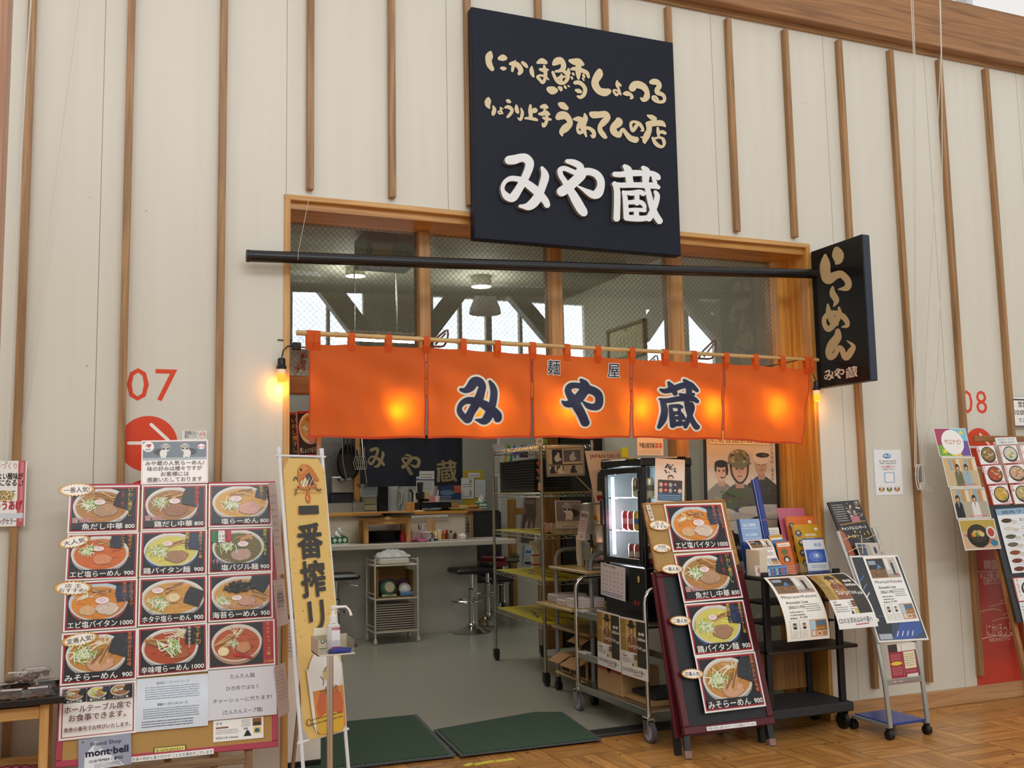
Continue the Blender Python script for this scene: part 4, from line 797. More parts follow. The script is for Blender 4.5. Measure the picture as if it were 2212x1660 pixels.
def dish_card(P, key, seed=1):
    d = DISH[key]; w_, h_ = P.w, P.h; m = .025*w_
    if key != 'tantan':
        P.rect(m*.9, m*.9, w_-m*.9, h_-m*.9, 'a5202f'); P.rect(m*1.9, m*1.9, w_-m*1.9, h_-m*1.9, '15171d')
        i0 = m*2; ramen(P, i0, h_*.17, w_-i0, h_-i0, d['soup'], d['items'], seed, d.get('bowl', 'e2dfd8'), d.get('out', 'a9a5a0'), d.get('cx', .46), d.get('cy', .52), d.get('rx', .45), d.get('ry', .5))
        P.rect(i0, i0, w_-i0, h_*.215, '15171d')
        pw = .17 if len(d['price']) > 3 else .135; nx = .94-pw
        nw = min(.72, .115*len(d['name'])); P.text(d['name'], w_*(nx-.03-nw if nw < .6 else .06), h_*.07, h_*.145, 'f5f3ee', 'l', .012, wd=w_*min(nw, nx-.1)); P.text(d['price'], w_*.945, h_*.075, h_*.125, 'f5f3ee', 'r', .02, wd=w_*pw)
        if key == 'basil':
            for i, c in enumerate(('1f7a44', 'f2f0ea', 'b81f2e')): P.rect(w_*(.05+.1*i), h_*.68, w_*(.15+.1*i), h_*.93, c)
            for i, t in enumerate(('スープ', 'パスタ風', 'ラーメン')): P.text(t, w_*.2, h_*(.86-.08*i), h_*.075, '222', 'c', .02, wd=w_*.2)
    else:
        P.rect(m*.9, m*.9, w_-m*.9, h_-m*.9, 'b01f2e'); P.rect(m*1.4, m*1.4, w_*.82, h_-m*1.4, '1c1f27'); ramen(P, m*1.4, m*1.4, w_*.82, h_-m*1.4, d['soup'], d['items'], seed, 'd8cdbd', 'a9846a', .5, .54, .48, .45)
        P.vtext('たんたんスープ麺', w_*.9, h_*.95, h_*.088, 'd8a83a', .02, 1.06); P.text('1100', w_*.9, h_*.06, h_*.085, 'd8a83a', 'c', .02, wd=w_*.13)
    for t, u, c, hh in d['v']: P.vtext(t, w_*u, h_*.95, h_*hh, c, .012, 1.0)
    if d['tag']:
        if key == 'seaweed': P.text(d['tag'], w_*.22, h_*.27, h_*.1, 'f6e2da', 'l', .03, wd=w_*.62); P.text(d['tag'], w_*.22, h_*.27, h_*.1, 'a2452a', 'l', .0, wd=w_*.62)
        else: P.text(d['tag'], w_*.06, h_*.22, h_*.115, 'f6e8e2', 'l', .03, wd=w_*.28); P.text(d['tag'], w_*.06, h_*.22, h_*.115, 'b0263a' if key != 'basil' else '8a1f2e', 'l', .0, wd=w_*.28)
def burst(name, lab, T, cx, cy, rx, ry, lines, rot=0, z=.004, group='star shaped popularity tags'):
    a, b = uv(T, cx-rx, cy+rx*rot), uv(T, cx+rx, cy-rx*rot); c = uv(T, cx, cy+ry); e_ = uv(T, cx, cy-ry)
    xd = Vector((b[0]-a[0], b[1]-a[1], 0)); wd, ht = xd.length, math.hypot(e_[0]-c[0], e_[1]-c[1]); yd = Vector((-xd.y, xd.x, 0))
    m = Vector(((a[0]+b[0])/2, (a[1]+b[1])/2, z))-xd.normalized()*wd/2-yd.normalized()*ht/2
    P = Pr(T @ frame(m, xd, yd), wd, ht, None)
    n = 26; pts = [(wd/2+wd/2*(1 if i % 2 else .88)*math.cos(math.pi*i/n), ht/2+ht/2*(1 if i % 2 else .8)*math.sin(math.pi*i/n)) for i in range(2*n)]
    mb = MB(P.T); mb.prism(pts, 0, .0012); P.v += []; b0 = len(P.v); P.v += mb.v; P.f += mb.f; P.c += [lin('6e4423')]*len(mb.f)
    P.z = .0014; sc2 = lambda k: [(wd/2+(p[0]-wd/2)*k, ht/2+(p[1]-ht/2)*k) for p in pts]
    P.poly(sc2(.97), 'e2a53a'); P.poly(sc2(.83), 'f7f3ea')
    if len(lines) == 1: P.text(lines[0], wd/2, ht*.34, ht*.4, '4a2518', 'c', .02, wd=wd*.66)
    else:
        P.text(lines[0], wd/2, ht*.54, ht*.28, '4a2518', 'c', .015, wd=wd*.4); P.text(lines[1], wd/2, ht*.25, ht*.29, '4a2518', 'c', .015, wd=wd*.66)
    return tag(P.done(name, GLOSS), lab, 'tag', group)
def cat_face(P, x, y, s_, body='e8e4dc', dark='2a2a2e', cap='c9c6bc', stripe='4a4a52', flip=1):
    P.ell(x+flip*s_*.9, y-s_*.5, s_*.9, s_*.55, dark); P.ell(x+flip*s_*.35, y-s_*.75, s_*.55, s_*.65, body); P.ell(x-s_*.12, y-s_*1.25, s_*.16, s_*.3, body); P.ell(x+flip*s_*.6, y-s_*1.2, s_*.16, s_*.28, body)
    P.ell(x, y, s_*.62, s_*.5, body); P.ell(x-s_*.32, y+s_*.05, s_*.26, s_*.22, dark); P.ell(x+s_*.32, y+s_*.05, s_*.26, s_*.22, dark); P.ell(x-s_*.25, y, s_*.1, s_*.09, '0a0a0c'); P.ell(x+s_*.25, y, s_*.1, s_*.09, '0a0a0c'); P.ell(x, y-s_*.2, s_*.07, s_*.05, 'c98a86')
    P.ell(x, y+s_*.42, s_*.72, s_*.34, cap)
    for i in range(-4, 5): P.line([(x+i*s_*.15, y+s_*.2), (x+i*s_*.12, y+s_*.68)], s_*.05, stripe, 1)
    P.ell(x, y+s_*.74, s_*.4, s_*.12, cap)
# ================================================================ LEFT MENU BOARD ON ITS EASEL
bl = aY(118, 1660, -.5); xd = Vector((.997, -.077, 0)); tl = aY(149, 1047, -.235)
TB_ = frame(bl, xd, tl-bl); bw = uv(TB_, 601, 1615)[0]; bh = uv(TB_, 149, 1047)[1]
t = thing('menu_board', 'tall cork board with a red frame on an easel covered with noodle menu cards', 'board', (bl.x+bw/2, bl.y, 0))
bd = MB(TB_); bd.box(.012, bw-.012, .012, bh-.012, -.014, 0); bd.build('cork_panel', M('b58e52', .85, 0, .2, scale=160), t)
for nm, q in (('frame_rail', (0, bw, 0, .026)), ('frame_rail', (0, bw, bh-.026, bh)), ('frame_stile', (0, .026, .026, bh-.026)), ('frame_stile', (bw-.026, bw, .026, bh-.026))):
    fm = MB(TB_); fm.box(q[0], q[1], q[2], q[3], -.02, .006, .003); fm.build(nm, M('b03a50', .45, 0, .1), t)
for u in (.2*bw, .86*bw):
    lg = MB(); a = TB_ @ Vector((u, .25, -.035)); f_ = TB_ @ Vector((u, -.36, -.035)); lg.bar(a, (f_.x, f_.y-.02, .0), .035, .022); lg.build('leg', wood('9c7145', '6e4b29', 'z'), t)
lg = MB(); a = TB_ @ Vector((bw*.5, .7, -.04)); lg.bar(a, (a.x, -.06, .0), .03, .02); lg.build('rear_leg', wood('9c7145', '6e4b29', 'z'), t)
lg = MB(TB_); lg.box(.33*bw, .845*bw, -.055, -.02, -.03, .03, .003); lg.build('ledge', wood('8a6a45', '5e4328', 'x'), t)
CARDS = [('fish', (150, 1052), (300, 1050), (301, 1150), (147, 1154), 'top left'), ('chicken', (306, 1050), (447, 1047), (447, 1144), (305, 1148), ''), ('salt', (451, 1047), (586, 1045), (588, 1137), (450, 1141), ''),
 ('shrimp', (146, 1155), (299, 1151), (298, 1250), (142, 1257), ''), ('paitan', (303, 1149), (447, 1145), (447, 1242), (301, 1249), ''), ('basil', (450, 1142), (587, 1139), (589, 1236), (450, 1242), ''),
 ('shrimpp', (142, 1258), (298, 1252), (295, 1356), (135, 1369), ''), ('scallop', (301, 1250), (447, 1244), (447, 1345), (298, 1355), ''), ('seaweed', (450, 1243), (587, 1237), (590, 1336), (450, 1346), ''),
 ('miso', (135, 1371), (295, 1358), (297, 1470), (129, 1482), ''), ('spicy', (298, 1357), (448, 1347), (448, 1450), (295, 1466), ''), ('tantan', (450, 1348), (592, 1338), (595, 1437), (448, 1448), '')]
LBL = {'fish': 'soy broth noodle card with dark seaweed at the top left of the cork board', 'chicken': 'chicken broth noodle card in the middle of the top row', 'salt': 'salt noodle card with pink pork at the top right of the cork board', 'shrimp': 'orange shrimp noodle card at the left of the second row',
 'paitan': 'pale yellow chicken soup noodle card in the middle of the left board', 'basil': 'green basil noodle card with a small tricolour flag', 'shrimpp': 'orange noodle card with a pale blue bowl priced 1000 on the cork board', 'scallop': 'scallop noodle card with one round scallop in the bowl', 'seaweed': 'noodle card topped with a black heap of seaweed priced 950',
 'miso': 'miso noodle card at the lower left of the cork board', 'spicy': 'red spicy miso noodle card with a green leek heap', 'tantan': 'red soup noodle card with an egg and a red side strip'}
for i, (k, a, b, c, d, _) in enumerate(CARDS):
    P = sheet('', '', '', TB_, (a, b, c, d), 'f1eee9', .002, z=.0085); dish_card(P, k, i+3)
    tag(P.done('menu_card', GLOSS), LBL[k], 'menu card', 'noodle menu cards')
burst('popularity_tag', 'white starburst tag at the top left corner of the cork board', TB_, 166, 1060, 42, 15.5, ['一番人気!'], .05, .0125)
burst('popularity_tag', 'white starburst tag on the orange shrimp noodle card', TB_, 161, 1172, 36, 14, ['大人気'], .2, .0125)
burst('popularity_tag', 'two line starburst tag left of the pale blue bowl card', TB_, 158, 1272, 44, 17, ['店 主', 'おすすめ!'], 0, .0125)
burst('popularity_tag', 'tilted starburst tag on the lower left miso card', TB_, 173, 1383, 42, 15.5, ['定番人気!'], .2, .0125)
P = sheet('', '', '', TB_, ((307, 954), (450, 952), (448, 1045), (304, 1049)), 'f3ecea', .002, z=.012); w_, h_ = P.w, P.h
P.rect(w_*.012, h_*.02, w_*.988, h_*.98, 'e6c9c9'); P.rect(w_*.022, h_*.035, w_*.978, h_*.965, 'f7f5f1'); P.rect(w_*.022, h_*.56, w_*.978, h_*.965, '66747e'); P.rect(w_*.022, h_*.54, w_*.978, h_*.6, 'a5b0b6')
P.clip = (w_*.022, h_*.54, w_*.978, h_*.965); cat_face(P, w_*.36, h_*.8, w_*.1, flip=-1); cat_face(P, w_*.65, h_*.8, w_*.1, flip=1); P.clip = None
P.ell(w_*.1, h_*.85, w_*.085, h_*.12, 'f6f3ee'); P.text('I♥', w_*.1, h_*.84, h_*.09, 'b3263a', 'c'); P.text('MSF', w_*.1, h_*.76, h_*.07, '333', 'c')
P.ell(w_*.9, h_*.86, w_*.06, h_*.07, '444'); P.ell(w_*.9, h_*.84, w_*.055, h_*.065, 'f4eeee'); P.ell(w_*.87, h_*.83, w_*.02, h_*.02, 'dd7a8a'); P.ell(w_*.93, h_*.83, w_*.02, h_*.02, 'dd7a8a')
for i, l in enumerate(('みや蔵の人気らーめん!', '味の好みは様々ですが', 'お客様には', '感謝いたしております')): P.text(l, w_*.5, h_*(.43-.125*i), h_*.115, '5a2a20', 'c', .012, wd=w_*(.88, .82, .42, .82)[i])
tag(P.done('greeting_card', GLOSS), 'card with two kittens in striped caps above the cork board', 'card')
P = sheet('', '', '', TB_, ((133, 1486), (294, 1470), (295, 1584), (124, 1602)), 'f1eee9', .002, z=.0085); w_, h_ = P.w, P.h
P.rect(w_*.03, h_*.04, w_*.97, h_*.96, 'a0222f'); P.rect(w_*.045, h_*.055, w_*.955, h_*.945, 'f4f1ec')
for i, k in enumerate(('fish', 'paitan', 'chicken')):
    x0 = w_*(.05+.302*i); P.rect(x0, h_*.68, x0+w_*.295, h_*.94, '15171d'); d = DISH[k]; ramen(P, x0, h_*.72, x0+w_*.295, h_*.94, d['soup'], d['items'], 40+i); P.text(('魚だし中華', '鶏バイタン麺', 'チャーシュー麺')[i], x0+w_*.14, h_*.69, h_*.045, 'eee', 'c', wd=w_*.2)
P.text('ホールテーブル席で', w_*.5, h_*.5, h_*.14, '5c1622', 'c', .015, wd=w_*.86); P.text('お食事できます。', w_*.5, h_*.34, h_*.14, '5c1622', 'c', .015, wd=w_*.74); P.text('食券の番号でお呼びいたします。', w_*.5, h_*.15, h_*.09, '5c1622', 'c', .02, wd=w_*.86)
tag(P.done('seating_notice', GLOSS), 'red bordered notice with three small bowls above large dark red lettering', 'notice')
P = sheet('', '', '', TB_, ((297, 1467), (448, 1457), (451, 1567), (292, 1584)), 'dfe9f4', .002, z=.004, f=lambda x, y, z: (x, y, z+.003*math.sin(y*22)+.004)); w_, h_ = P.w, P.h
P.text('鶏清湯スープ(バイタンスープ)', w_*.5, h_*.87, h_*.055, '4a5a78', 'c', wd=w_*.45); P.scrib(w_*.12, h_*.58, w_*.88, h_*.84, 6, '5a6a88', 3); P.text('清湯スープ(チンタンスープ)', w_*.5, h_*.46, h_*.055, '4a5a78', 'c', wd=w_*.42); P.scrib(w_*.1, h_*.22, w_*.88, h_*.43, 5, '5a6a88', 5); P.scrib(w_*.08, h_*.06, w_*.8, h_*.2, 3, '3a4a68', 6)
tag(P.done('sleeve_notice', SHEEN), 'crinkled clear sleeve with small blue print on the cork board', 'notice')
P = sheet('', '', '', TB_, ((448, 1450), (596, 1438), (597, 1544), (451, 1558)), 'dcdce4', .002, z=.0085); w_, h_ = P.w, P.h
for i, (l, q) in enumerate((('たんたん麺', .36), ('ひき肉ではなく', .48), ('チャーシューに代ります!', .86), ('(たんたんスープ麺)', .58))): P.text(l, w_*.5, h_*(.8-.235*i), h_*.1, '333a46', 'c', .008, wd=w_*q)
tag(P.done('paper_notice'), 'plain pale paper notice with four lines of black print on the cork board', 'notice')
P = sheet('', '', '', TB_, ((461, 1557), (569, 1550), (569, 1593), (460, 1606)), 'f4f4f0', .0015, z=.003); w_, h_ = P.w, P.h
P.text('マサ', w_*.05, h_*.76, h_*.17, '222', wd=w_*.13); P.rect(w_*.05, h_*.6, w_*.3, h_*.68, '8a5a3c'); P.scrib(w_*.05, h_*.34, w_*.5, h_*.57, 3, '555', 8); P.text('2026.2.8 release', w_*.05, h_*.12, h_*.14, '3a3a3a', wd=w_*.44); P.scrib(w_*.56, h_*.6, w_*.74, h_*.95, 5, '555', 9)
P.rect(w_*.78, h_*.6, w_*.96, h_*.97, '8a5a2a'); P.rect(w_*.8, h_*.63, w_*.94, h_*.78, '3a2a1c'); P.rect(w_*.8, h_*.25, w_*.95, h_*.53, 'd8c24a'); P.ell(w_*.87, h_*.38, w_*.05, h_*.1, '3a5a7a'); P.text('見掛', w_*.6, h_*.46, h_*.11, '222'); P.poly([(w_*.6, h_*.15), (w_*.76, h_*.15), (w_*.7, h_*.42), (w_*.66, h_*.42)], '1c1c20')
tag(P.done('release_flyer'), 'small white flyer with a release date low on the cork board', 'flyer')
P = sheet('', '', '', TB_, ((171, 1599), (285, 1584), (283, 1651), (169, 1668)), '9aa0b2', .002, z=.012); w_, h_ = P.w, P.h
P.poly([(w_*.1, 0), (w_*.12, h_*.5), (w_*.26, h_*.72), (w_*.33, h_*.9), (w_*.46, h_*.6), (w_*.62, h_*.36), (w_*.7, h_*.3), (w_*.86, 0)], 'e9ecf2'); P.poly([(w_*.33, h_*.88), (w_*.46, h_*.6), (w_*.4, h_*.62), (w_*.36, h_*.5), (w_*.28, h_*.6)], 'b9bfcc'); P.poly([(w_*.6, h_*.1), (w_*.7, h_*.28), (w_*.84, 0)], 'c5cad6')
P.poly([(w_*.06, h_*.9), (w_*.1, h_*.94), (w_*.1, h_*.87)], '222a44'); P.text('Friend Shop', w_*.52, h_*.74, h_*.17, '1c2444', 'c', .02, wd=w_*.58); P.text('mont·bell', w_*.54, h_*.42, h_*.3, '141c3c', 'c', .05, wd=w_*.8); P.text('CLUB MEMBER ご優待店', w_*.52, h_*.22, h_*.11, '1c2444', 'c', .03, wd=w_*.64); P.scrib(w_*.3, h_*.03, w_*.8, h_*.18, 3, '2a3450', 12)
tag(P.done('club_plate', GLOSS), 'grey blue plate with a white mountain shape at the foot of the cork board', 'plate')
P = sheet('', '', '', TB_, ((332, 1616), (402, 1610), (402, 1623), (332, 1631)), '3a3420', .002, z=.003); P.rect(P.w*.03, P.h*.1, P.w*.97, P.h*.9, 'e9dc7a'); P.text('新1,000円札使用出来ます', P.w*.5, P.h*.3, P.h*.5, '5a4a1c', 'c', wd=P.w*.84)
tag(P.done('yellow_label'), 'small yellow label low on the cork board', 'label')
P = sheet('', '', '', TB_, ((283.5, 1636), (461.5, 1618), (461.5, 1629), (283.5, 1648)), 'f2f2ee', .002, z=.008); P.text('写真の色彩と盛り付けが ことなる場合がございます', P.w*.5, P.h*.22, P.h*.66, '2a2a2e', 'c', .01, wd=P.w*.97)
tag(P.done('caption_strip'), 'long white caption strip along the foot of the cork board', 'label')
# papers turned round the right edge of the board
for i, (c4, lab, tx) in enumerate((((590, 1047, 606, 1244), 'blank paper edge beside the top two rows of the cork board', None), ((592, 1255, 614, 1356), 'paper with one large grey character beside the third row', '券'), ((596, 1440, 618, 1552), 'pale paper hanging beside the plain paper notice', None))):
    u0, v1 = uv(TB_, c4[0], c4[1]); _, v0 = uv(TB_, c4[0], c4[3]); o = TB_ @ Vector((bw+.002, v0, .0)); yd = (TB_.col[1].to_3d()); T = frame(o, (.55, .83, 0), yd)
    P = Pr(T, (.085, .12, .12)[i], v1-v0, 'd9cfd2', .001); P.scrib(P.w*.1, P.h*.3, P.w*.85, P.h*.9, 8, 'b9b0b6', i)
    if tx: P.text(tx, P.w*.5, P.h*.42, P.w*.7, '8a8690', 'c', .02)
    tag(P.done('side_paper'), lab, 'paper')
# ================================================================ SNACK STAND AT FAR LEFT
HY = -.42
a = aY(118, 1508, HY-.12); ztop = a.z; xr = a.x
t = thing('wooden_stand', 'pale wooden two tier stand holding snack packs at the lower left corner', 'stand', (xr-.35, HY+.08, 0))
x0, x1, y0, y1 = xr-.75, xr-.02, HY-.12, HY+.28; zt0 = ztop-.02
for x in (x0, x1-.035):
    for y in (y0, y1-.035): mb = MB(); mb.box(x, x+.035, y, y+.035, 0, zt0, .003); mb.build('leg', PINE, t)
for z in (zt0-.06, zt0-.34, zt0-.46):
    for y in (y0+.004, y1-.031): mb = MB(); mb.box(x0+.035, x1-.035, y, y+.027, z, z+.05 if z < zt0-.05 else z+.06, .002); mb.build('rail', PINEX, t)
    for x in (x0+.004, x1-.031): mb = MB(); mb.box(x, x+.027, y0+.035, y1-.035, z, z+.05, .002); mb.build('rail', PINE, t)
mb = MB(); mb.box(x0+.03, x1-.03, y0+.03, y1-.03, zt0-.41, zt0-.395); mb.build('lower_shelf', PINEX, t)
m, nt, b = newmat('red_gingham'); tc = N(nt, 'ShaderNodeTexCoord'); ck = N(nt, 'ShaderNodeTexChecker'); ck.inputs['Scale'].default_value = 55; ck.inputs[1].default_value = (*lin('8e2436'), 1); ck.inputs[2].default_value = (*lin('c0707c'), 1)
nt.links.new(tc.outputs['Object'], ck.inputs[0]); nt.links.new(ck.outputs[0], b.inputs['Base Color']); b.inputs['Roughness'].default_value = .9
mb = MB(); rg = rnd(5); ph = [rg.uniform(0, 6) for _ in range(4)]
mb.grid(lambda u, v: (x0+.045+(x1-x0-.09)*u, y0+.045+(y1-y0-.09)*v, zt0-.375+.012*math.sin(u*9+ph[0])*math.sin(v*6+ph[1])+.05*v), 24, 16)
o = mb.build('gingham_cloth', m, None, True); sd = o.modifiers.new('s', 'SOLIDIFY'); sd.thickness = .004
tag(o, 'red and white gingham cloth on the lower shelf of the snack stand', 'cloth')
t = thing('serving_tray', 'black tray carrying clear snack packs on the wooden stand', 'tray', (xr-.36, HY+.08, zt0))
mb = MB(); Z0 = zt0; mb.box(x0-.02, xr+.03, y0-.03, y1+.02, Z0, Z0+.008, .002); mb.build('tray_base', M('1c1716', .35), t)
for q in ((x0-.03, xr+.04, y0-.04, y0-.028), (x0-.03, xr+.04, y1+.018, y1+.03), (x0-.03, x0-.018, y0-.03, y1+.02), (xr+.028, xr+.04, y0-.03, y1+.02)): mb = MB(); mb.box(*q, Z0+.002, Z0+.028, .002); mb.build('tray_rim', M('1c1716', .35), t)
def pack(px, py, Y, z, rot, lab):
    v = aY(px, py, Y); c = Vector((v.x, Y, z)); A = Matrix.Translation(c) @ Matrix.Rotation(rot, 4, 'Z'); t = thing('snack_pack', lab, 'snack pack', tuple(c), 'clear packs of fried snacks')
    a, b = .062, .045
    mb = MB(A); mb.add([(-a*.8, -b*.8, 0), (a*.8, -b*.8, 0), (a*.8, b*.8, 0), (-a*.8, b*.8, 0), (-a, -b, .022), (a, -b, .022), (a, b, .022), (-a, b, .022)], [(0, 1, 5, 4), (1, 2, 6, 5), (2, 3, 7, 6), (3, 0, 4, 7), (3, 2, 1, 0)]); mb.build('pack_base', FILM, t)
    mb = MB(A); mb.add([(-a*1.08, -b*1.1, .022), (a*1.08, -b*1.1, .022), (a*1.08, b*1.1, .022), (-a*1.08, b*1.1, .022), (-a*.8, -b*.75, .05), (a*.8, -b*.75, .05), (a*.8, b*.75, .05), (-a*.8, b*.75, .05)], [(0, 1, 5, 4), (1, 2, 6, 5), (2, 3, 7, 6), (3, 0, 4, 7), (4, 5, 6, 7)]); mb.build('pack_lid', FILM, t)
    mb = MB(A); rg = rnd(int(px*7+py))
    for i in range(16): mb.ball((rg.uniform(-.04, .04), rg.uniform(-.026, .026), .012+.005*(i % 4)), rg.uniform(.007, .012), 7, (1.5, .9, .7))
    mb.build('fried_snack', M('6f4526', .55, 0, .45, scale=90), t, True)
    P = Pr(A @ frame((-a*.6, -b*.55, .0505), (1, 0, 0), (0, 1, 0)), a*1.2, b*1.0, 'e4ddd8', .0006); P.rect(0, P.h*.7, P.w, P.h, '7a4a4e'); P.scrib(P.w*.1, P.h*.1, P.w*.9, P.h*.6, 3, '5a4a4a', 3)
    P.done('pack_label', PAPER, t)
zb2 = Z0+.01
pk = [(26, 1512, y0+.04, zb2, -.1, 'clear snack pack at the front left of the tray'), (81, 1507, y0+.05, zb2, .1, 'clear snack pack at the front right of the tray'), (8, 1485, y0+.2, zb2, .2, 'clear snack pack at the back left edge of the tray'), (38, 1495, y0+.13, zb2+.056, -.15, 'clear snack pack stacked on the front left packs'), (48, 1482, y0+.22, zb2, 0, 'clear snack pack in the back row behind the stacked one'), (103, 1482, y0+.22, zb2, .15, 'clear snack pack at the back right of the tray'), (78, 1466, y0+.21, zb2+.056, .05, 'clear snack pack on top of the back row pile')]
for p_ in pk: pack(*p_)
# ramen posters and a notice behind the glass of the open door leaf
TDr = frame((0, .353, 0), (1, 0, 0), (0, 0, 1))
for c4, k, lab in ((((605, 893), (641.5, 891), (641.5, 985), (605, 987)), 'salt', 'dark noodle poster half hidden behind the left door jamb'), (((643.5, 890), (686, 887), (686, 985), (643.5, 986)), 'chicken', 'dark noodle poster on the glass door under the curtain corner')):
    P = sheet('', '', '', TDr, c4, 'b0272f', .002, z=.0); w_, h_ = P.w, P.h; P.rect(w_*.03, h_*.03, w_*.97, h_*.95, '141213')
    if k == 'salt': P.vtext('いわし煮干し', w_*.86, h_*.88, h_*.13, 'c9a03a', 0)
    else: ramen(P, w_*.03, h_*.24, w_*.97, h_*.95, 'c99a4a', [('chashu', .72, .3, 1.3, 'c98a86'), ('negi', .4, .55, 1.6), ('menma', .6, .8, .8)], 3, cx=.66, rx=.62); P.text('鱈しょっつるラー', w_*.06, h_*.08, h_*.13, 'e8e4da', 'l', 0, wd=w_*.9)
    tag(P.done('door_poster', GLOSS), lab, 'poster')
P = sheet('', '', '', frame((0, .341, 0), (1, 0, 0), (0, 0, 1)), ((620, 1328), (648, 1326), (648, 1418), (620, 1420)), 'cfcac6', .001, z=.0); P.rect(0, P.h*.88, P.w, P.h, '33302e'); P.scrib(P.w*.1, P.h*.1, P.w*.9, P.h*.85, 9, '9a9590', 3); tag(P.done('door_notice'), 'pale notice low on the open door leaf left of the banner', 'notice')
# ================================================================ INSIDE THE SHOP
def one(name, mb, mat, label, cat, group=None, smooth=False): return tag(mb.build(name, mat, None, smooth), label, cat, group)
MARB = M('cdc8bc', .25, 0, .06, scale=9); KW = M('c4c3bd', .5, 0, .04, scale=2)
CY = 4.65; v = aY(716, 1180, CY); cz = v.z; cx1 = aY(1115, 1165, CY).x
t = thing('counter', 'long pale stone topped eating counter at the back of the shop', 'counter', (2.5, CY, 0))
mb = MB(); mb.box(.5, cx1, CY, 5.3, cz-.052, cz, .006); mb.build('countertop', MARB, t)
bx1 = aY(1031, 1250, 5.0).x; mb = MB(); mb.box(.5, bx1, 5.0, 5.25, 0.004, cz-.052); mb.build('counter_base', KW, t)
cz += .0015
lz = aY(716, 1117, 5.08).z; lx1 = aY(1011, 1112, 5.08).x
mb = MB(); mb.box(.5, lx1-.02, 5.12, 5.3, cz, lz); mb.build('backsplash', M('cfc6b6', .3, 0, .1, scale=7), t)
mb = MB(); mb.box(.5, lx1, 5.08, 5.75, lz, lz+.03, .004); mb.build('wooden_ledge', AMBERX, t)
v2 = aY(1042, 1100, 5.8); mb = MB(); mb.box(lx1-.12, v2.x, 5.8, 6.4, v2.z-.025, v2.z+.01, .004).box(lx1-.1, v2.x-.1, 5.85, 6.35, .004, v2.z-.025); one('side_counter', mb, wood('b98a52', '8f6636', 'x'), 'higher wooden topped side counter behind the end of the eating counter', 'counter')
def box_at(mb, px0, px1, py0, py1, Y, dep, b=.003):
    a, c = aY(px0, py1, Y), aY(px1, py0, Y); return mb.box(a.x, c.x, Y, Y+dep, a.z, c.z, b)
def tissue(px0, px1, py0, py1, Y, zb, lab):
    a, c = aY(px0, py1, Y), aY(px1, py0, Y); h = c.z-a.z; t = thing('tissue_box', lab, 'tissue box', ((a.x+c.x)/2, Y+.05, zb)); mb = MB(); mb.box(a.x, c.x, Y, Y+.11, zb, zb+h, .002); mb.build('carton', M('1f6b4a', .5), t)
    P = Pr(frame((a.x, Y, zb), (1, 0, 0), (0, 0, 1)), c.x-a.x, h, None); P.z = .001
    P.rect(0, 0, c.x-a.x, h*.13, 'e4e8e4')
    for i in range(3): P.ell((c.x-a.x)*(.2+.3*i), h*.6, h*.26, h*.26, 'cfe0d2', 14); P.line([((c.x-a.x)*(.2+.3*i), h*.2), ((c.x-a.x)*(.2+.3*i), h*.6)], h*.06, 'cfe0d2', 1)
    P.done('tree_print', PAPER, t)
    mb = MB(); x, y = (a.x+c.x)/2, Y+.055; rg = rnd(int(px0)); mb.grid(lambda u, w: (x+(u-.5)*.13*(1-.75*w)+.012*math.sin(u*14+w*5), y+.025*math.sin(u*9+w*7)*(1-w*.4), zb+h-.002+.1*w*(1-.35*abs(2*u-1.1))), 18, 8); mb.build('tissue', M('f0f0ee', .8), t, True)
tissue(716, 752, 1153, 1170, 4.82, cz, 'green tissue box on the eating counter left of the small wooden table')
tissue(1035, 1052, 1127, 1139, 5.9, v2.z+.01, 'green tissue box on the high side counter')
# little wooden table with trays
Y = 4.78; a, c = aY(787, 1172, Y), aY(888, 1128, Y); ztab = aY(787, 1119, Y).z
t = thing('small_table', 'small square wooden table standing on the eating counter', 'table', ((a.x+c.x)/2, Y+.13, cz))
mb = MB(); mb.box(a.x-.005, c.x+.005, Y-.005, Y+.27, ztab-.03, ztab, .004); mb.build('tabletop', PINEX, t)
for x in (a.x, c.x-.045):
    for y in (Y, Y+.22): mb = MB(); mb.box(x, x+.045, y, y+.045, cz, ztab-.03, .003); mb.build('leg', PINE, t)
mb = MB(); mb.box(a.x+.045, c.x-.045, Y+.008, Y+.03, ztab-.075, ztab-.03); mb.build('apron', PINEX, t)
TRAY = M('131112', .25, 0, .1); mx_ = (a.x+c.x)/2
for i in range(7):
    z = cz+.017*i; mb = MB(); A = Matrix.Translation((mx_+.005, Y+.16, z)) @ Matrix.Diagonal((1.25, .8, 1, 1)); mb.lathe([(.12, 0), (.14, .004), (.15, .016), (.146, .016), (.136, .007), (0, .006)], (0, 0, 0), 24, A); one('oval_tray', mb, TRAY, 'black oval tray in the stack under the small wooden table', 'tray', 'oval trays under the small table', True)
for i, (px_, py_, lab) in enumerate(((793, 1115, 'black round tray lying on the left of the small wooden table'), (857, 1112, 'black round tray lying on the right of the small wooden table'))):
    v = aY(px_, py_, Y+.17); mb = MB(); mb.lathe([(.15, 0), (.17, .004), (.185, .016), (.18, .016), (.166, .007), (0, .006)], (v.x, Y+.09+.02*i, ztab+.001+.0175*i), 28); one('round_tray', mb, TRAY, lab, 'tray', None, True)
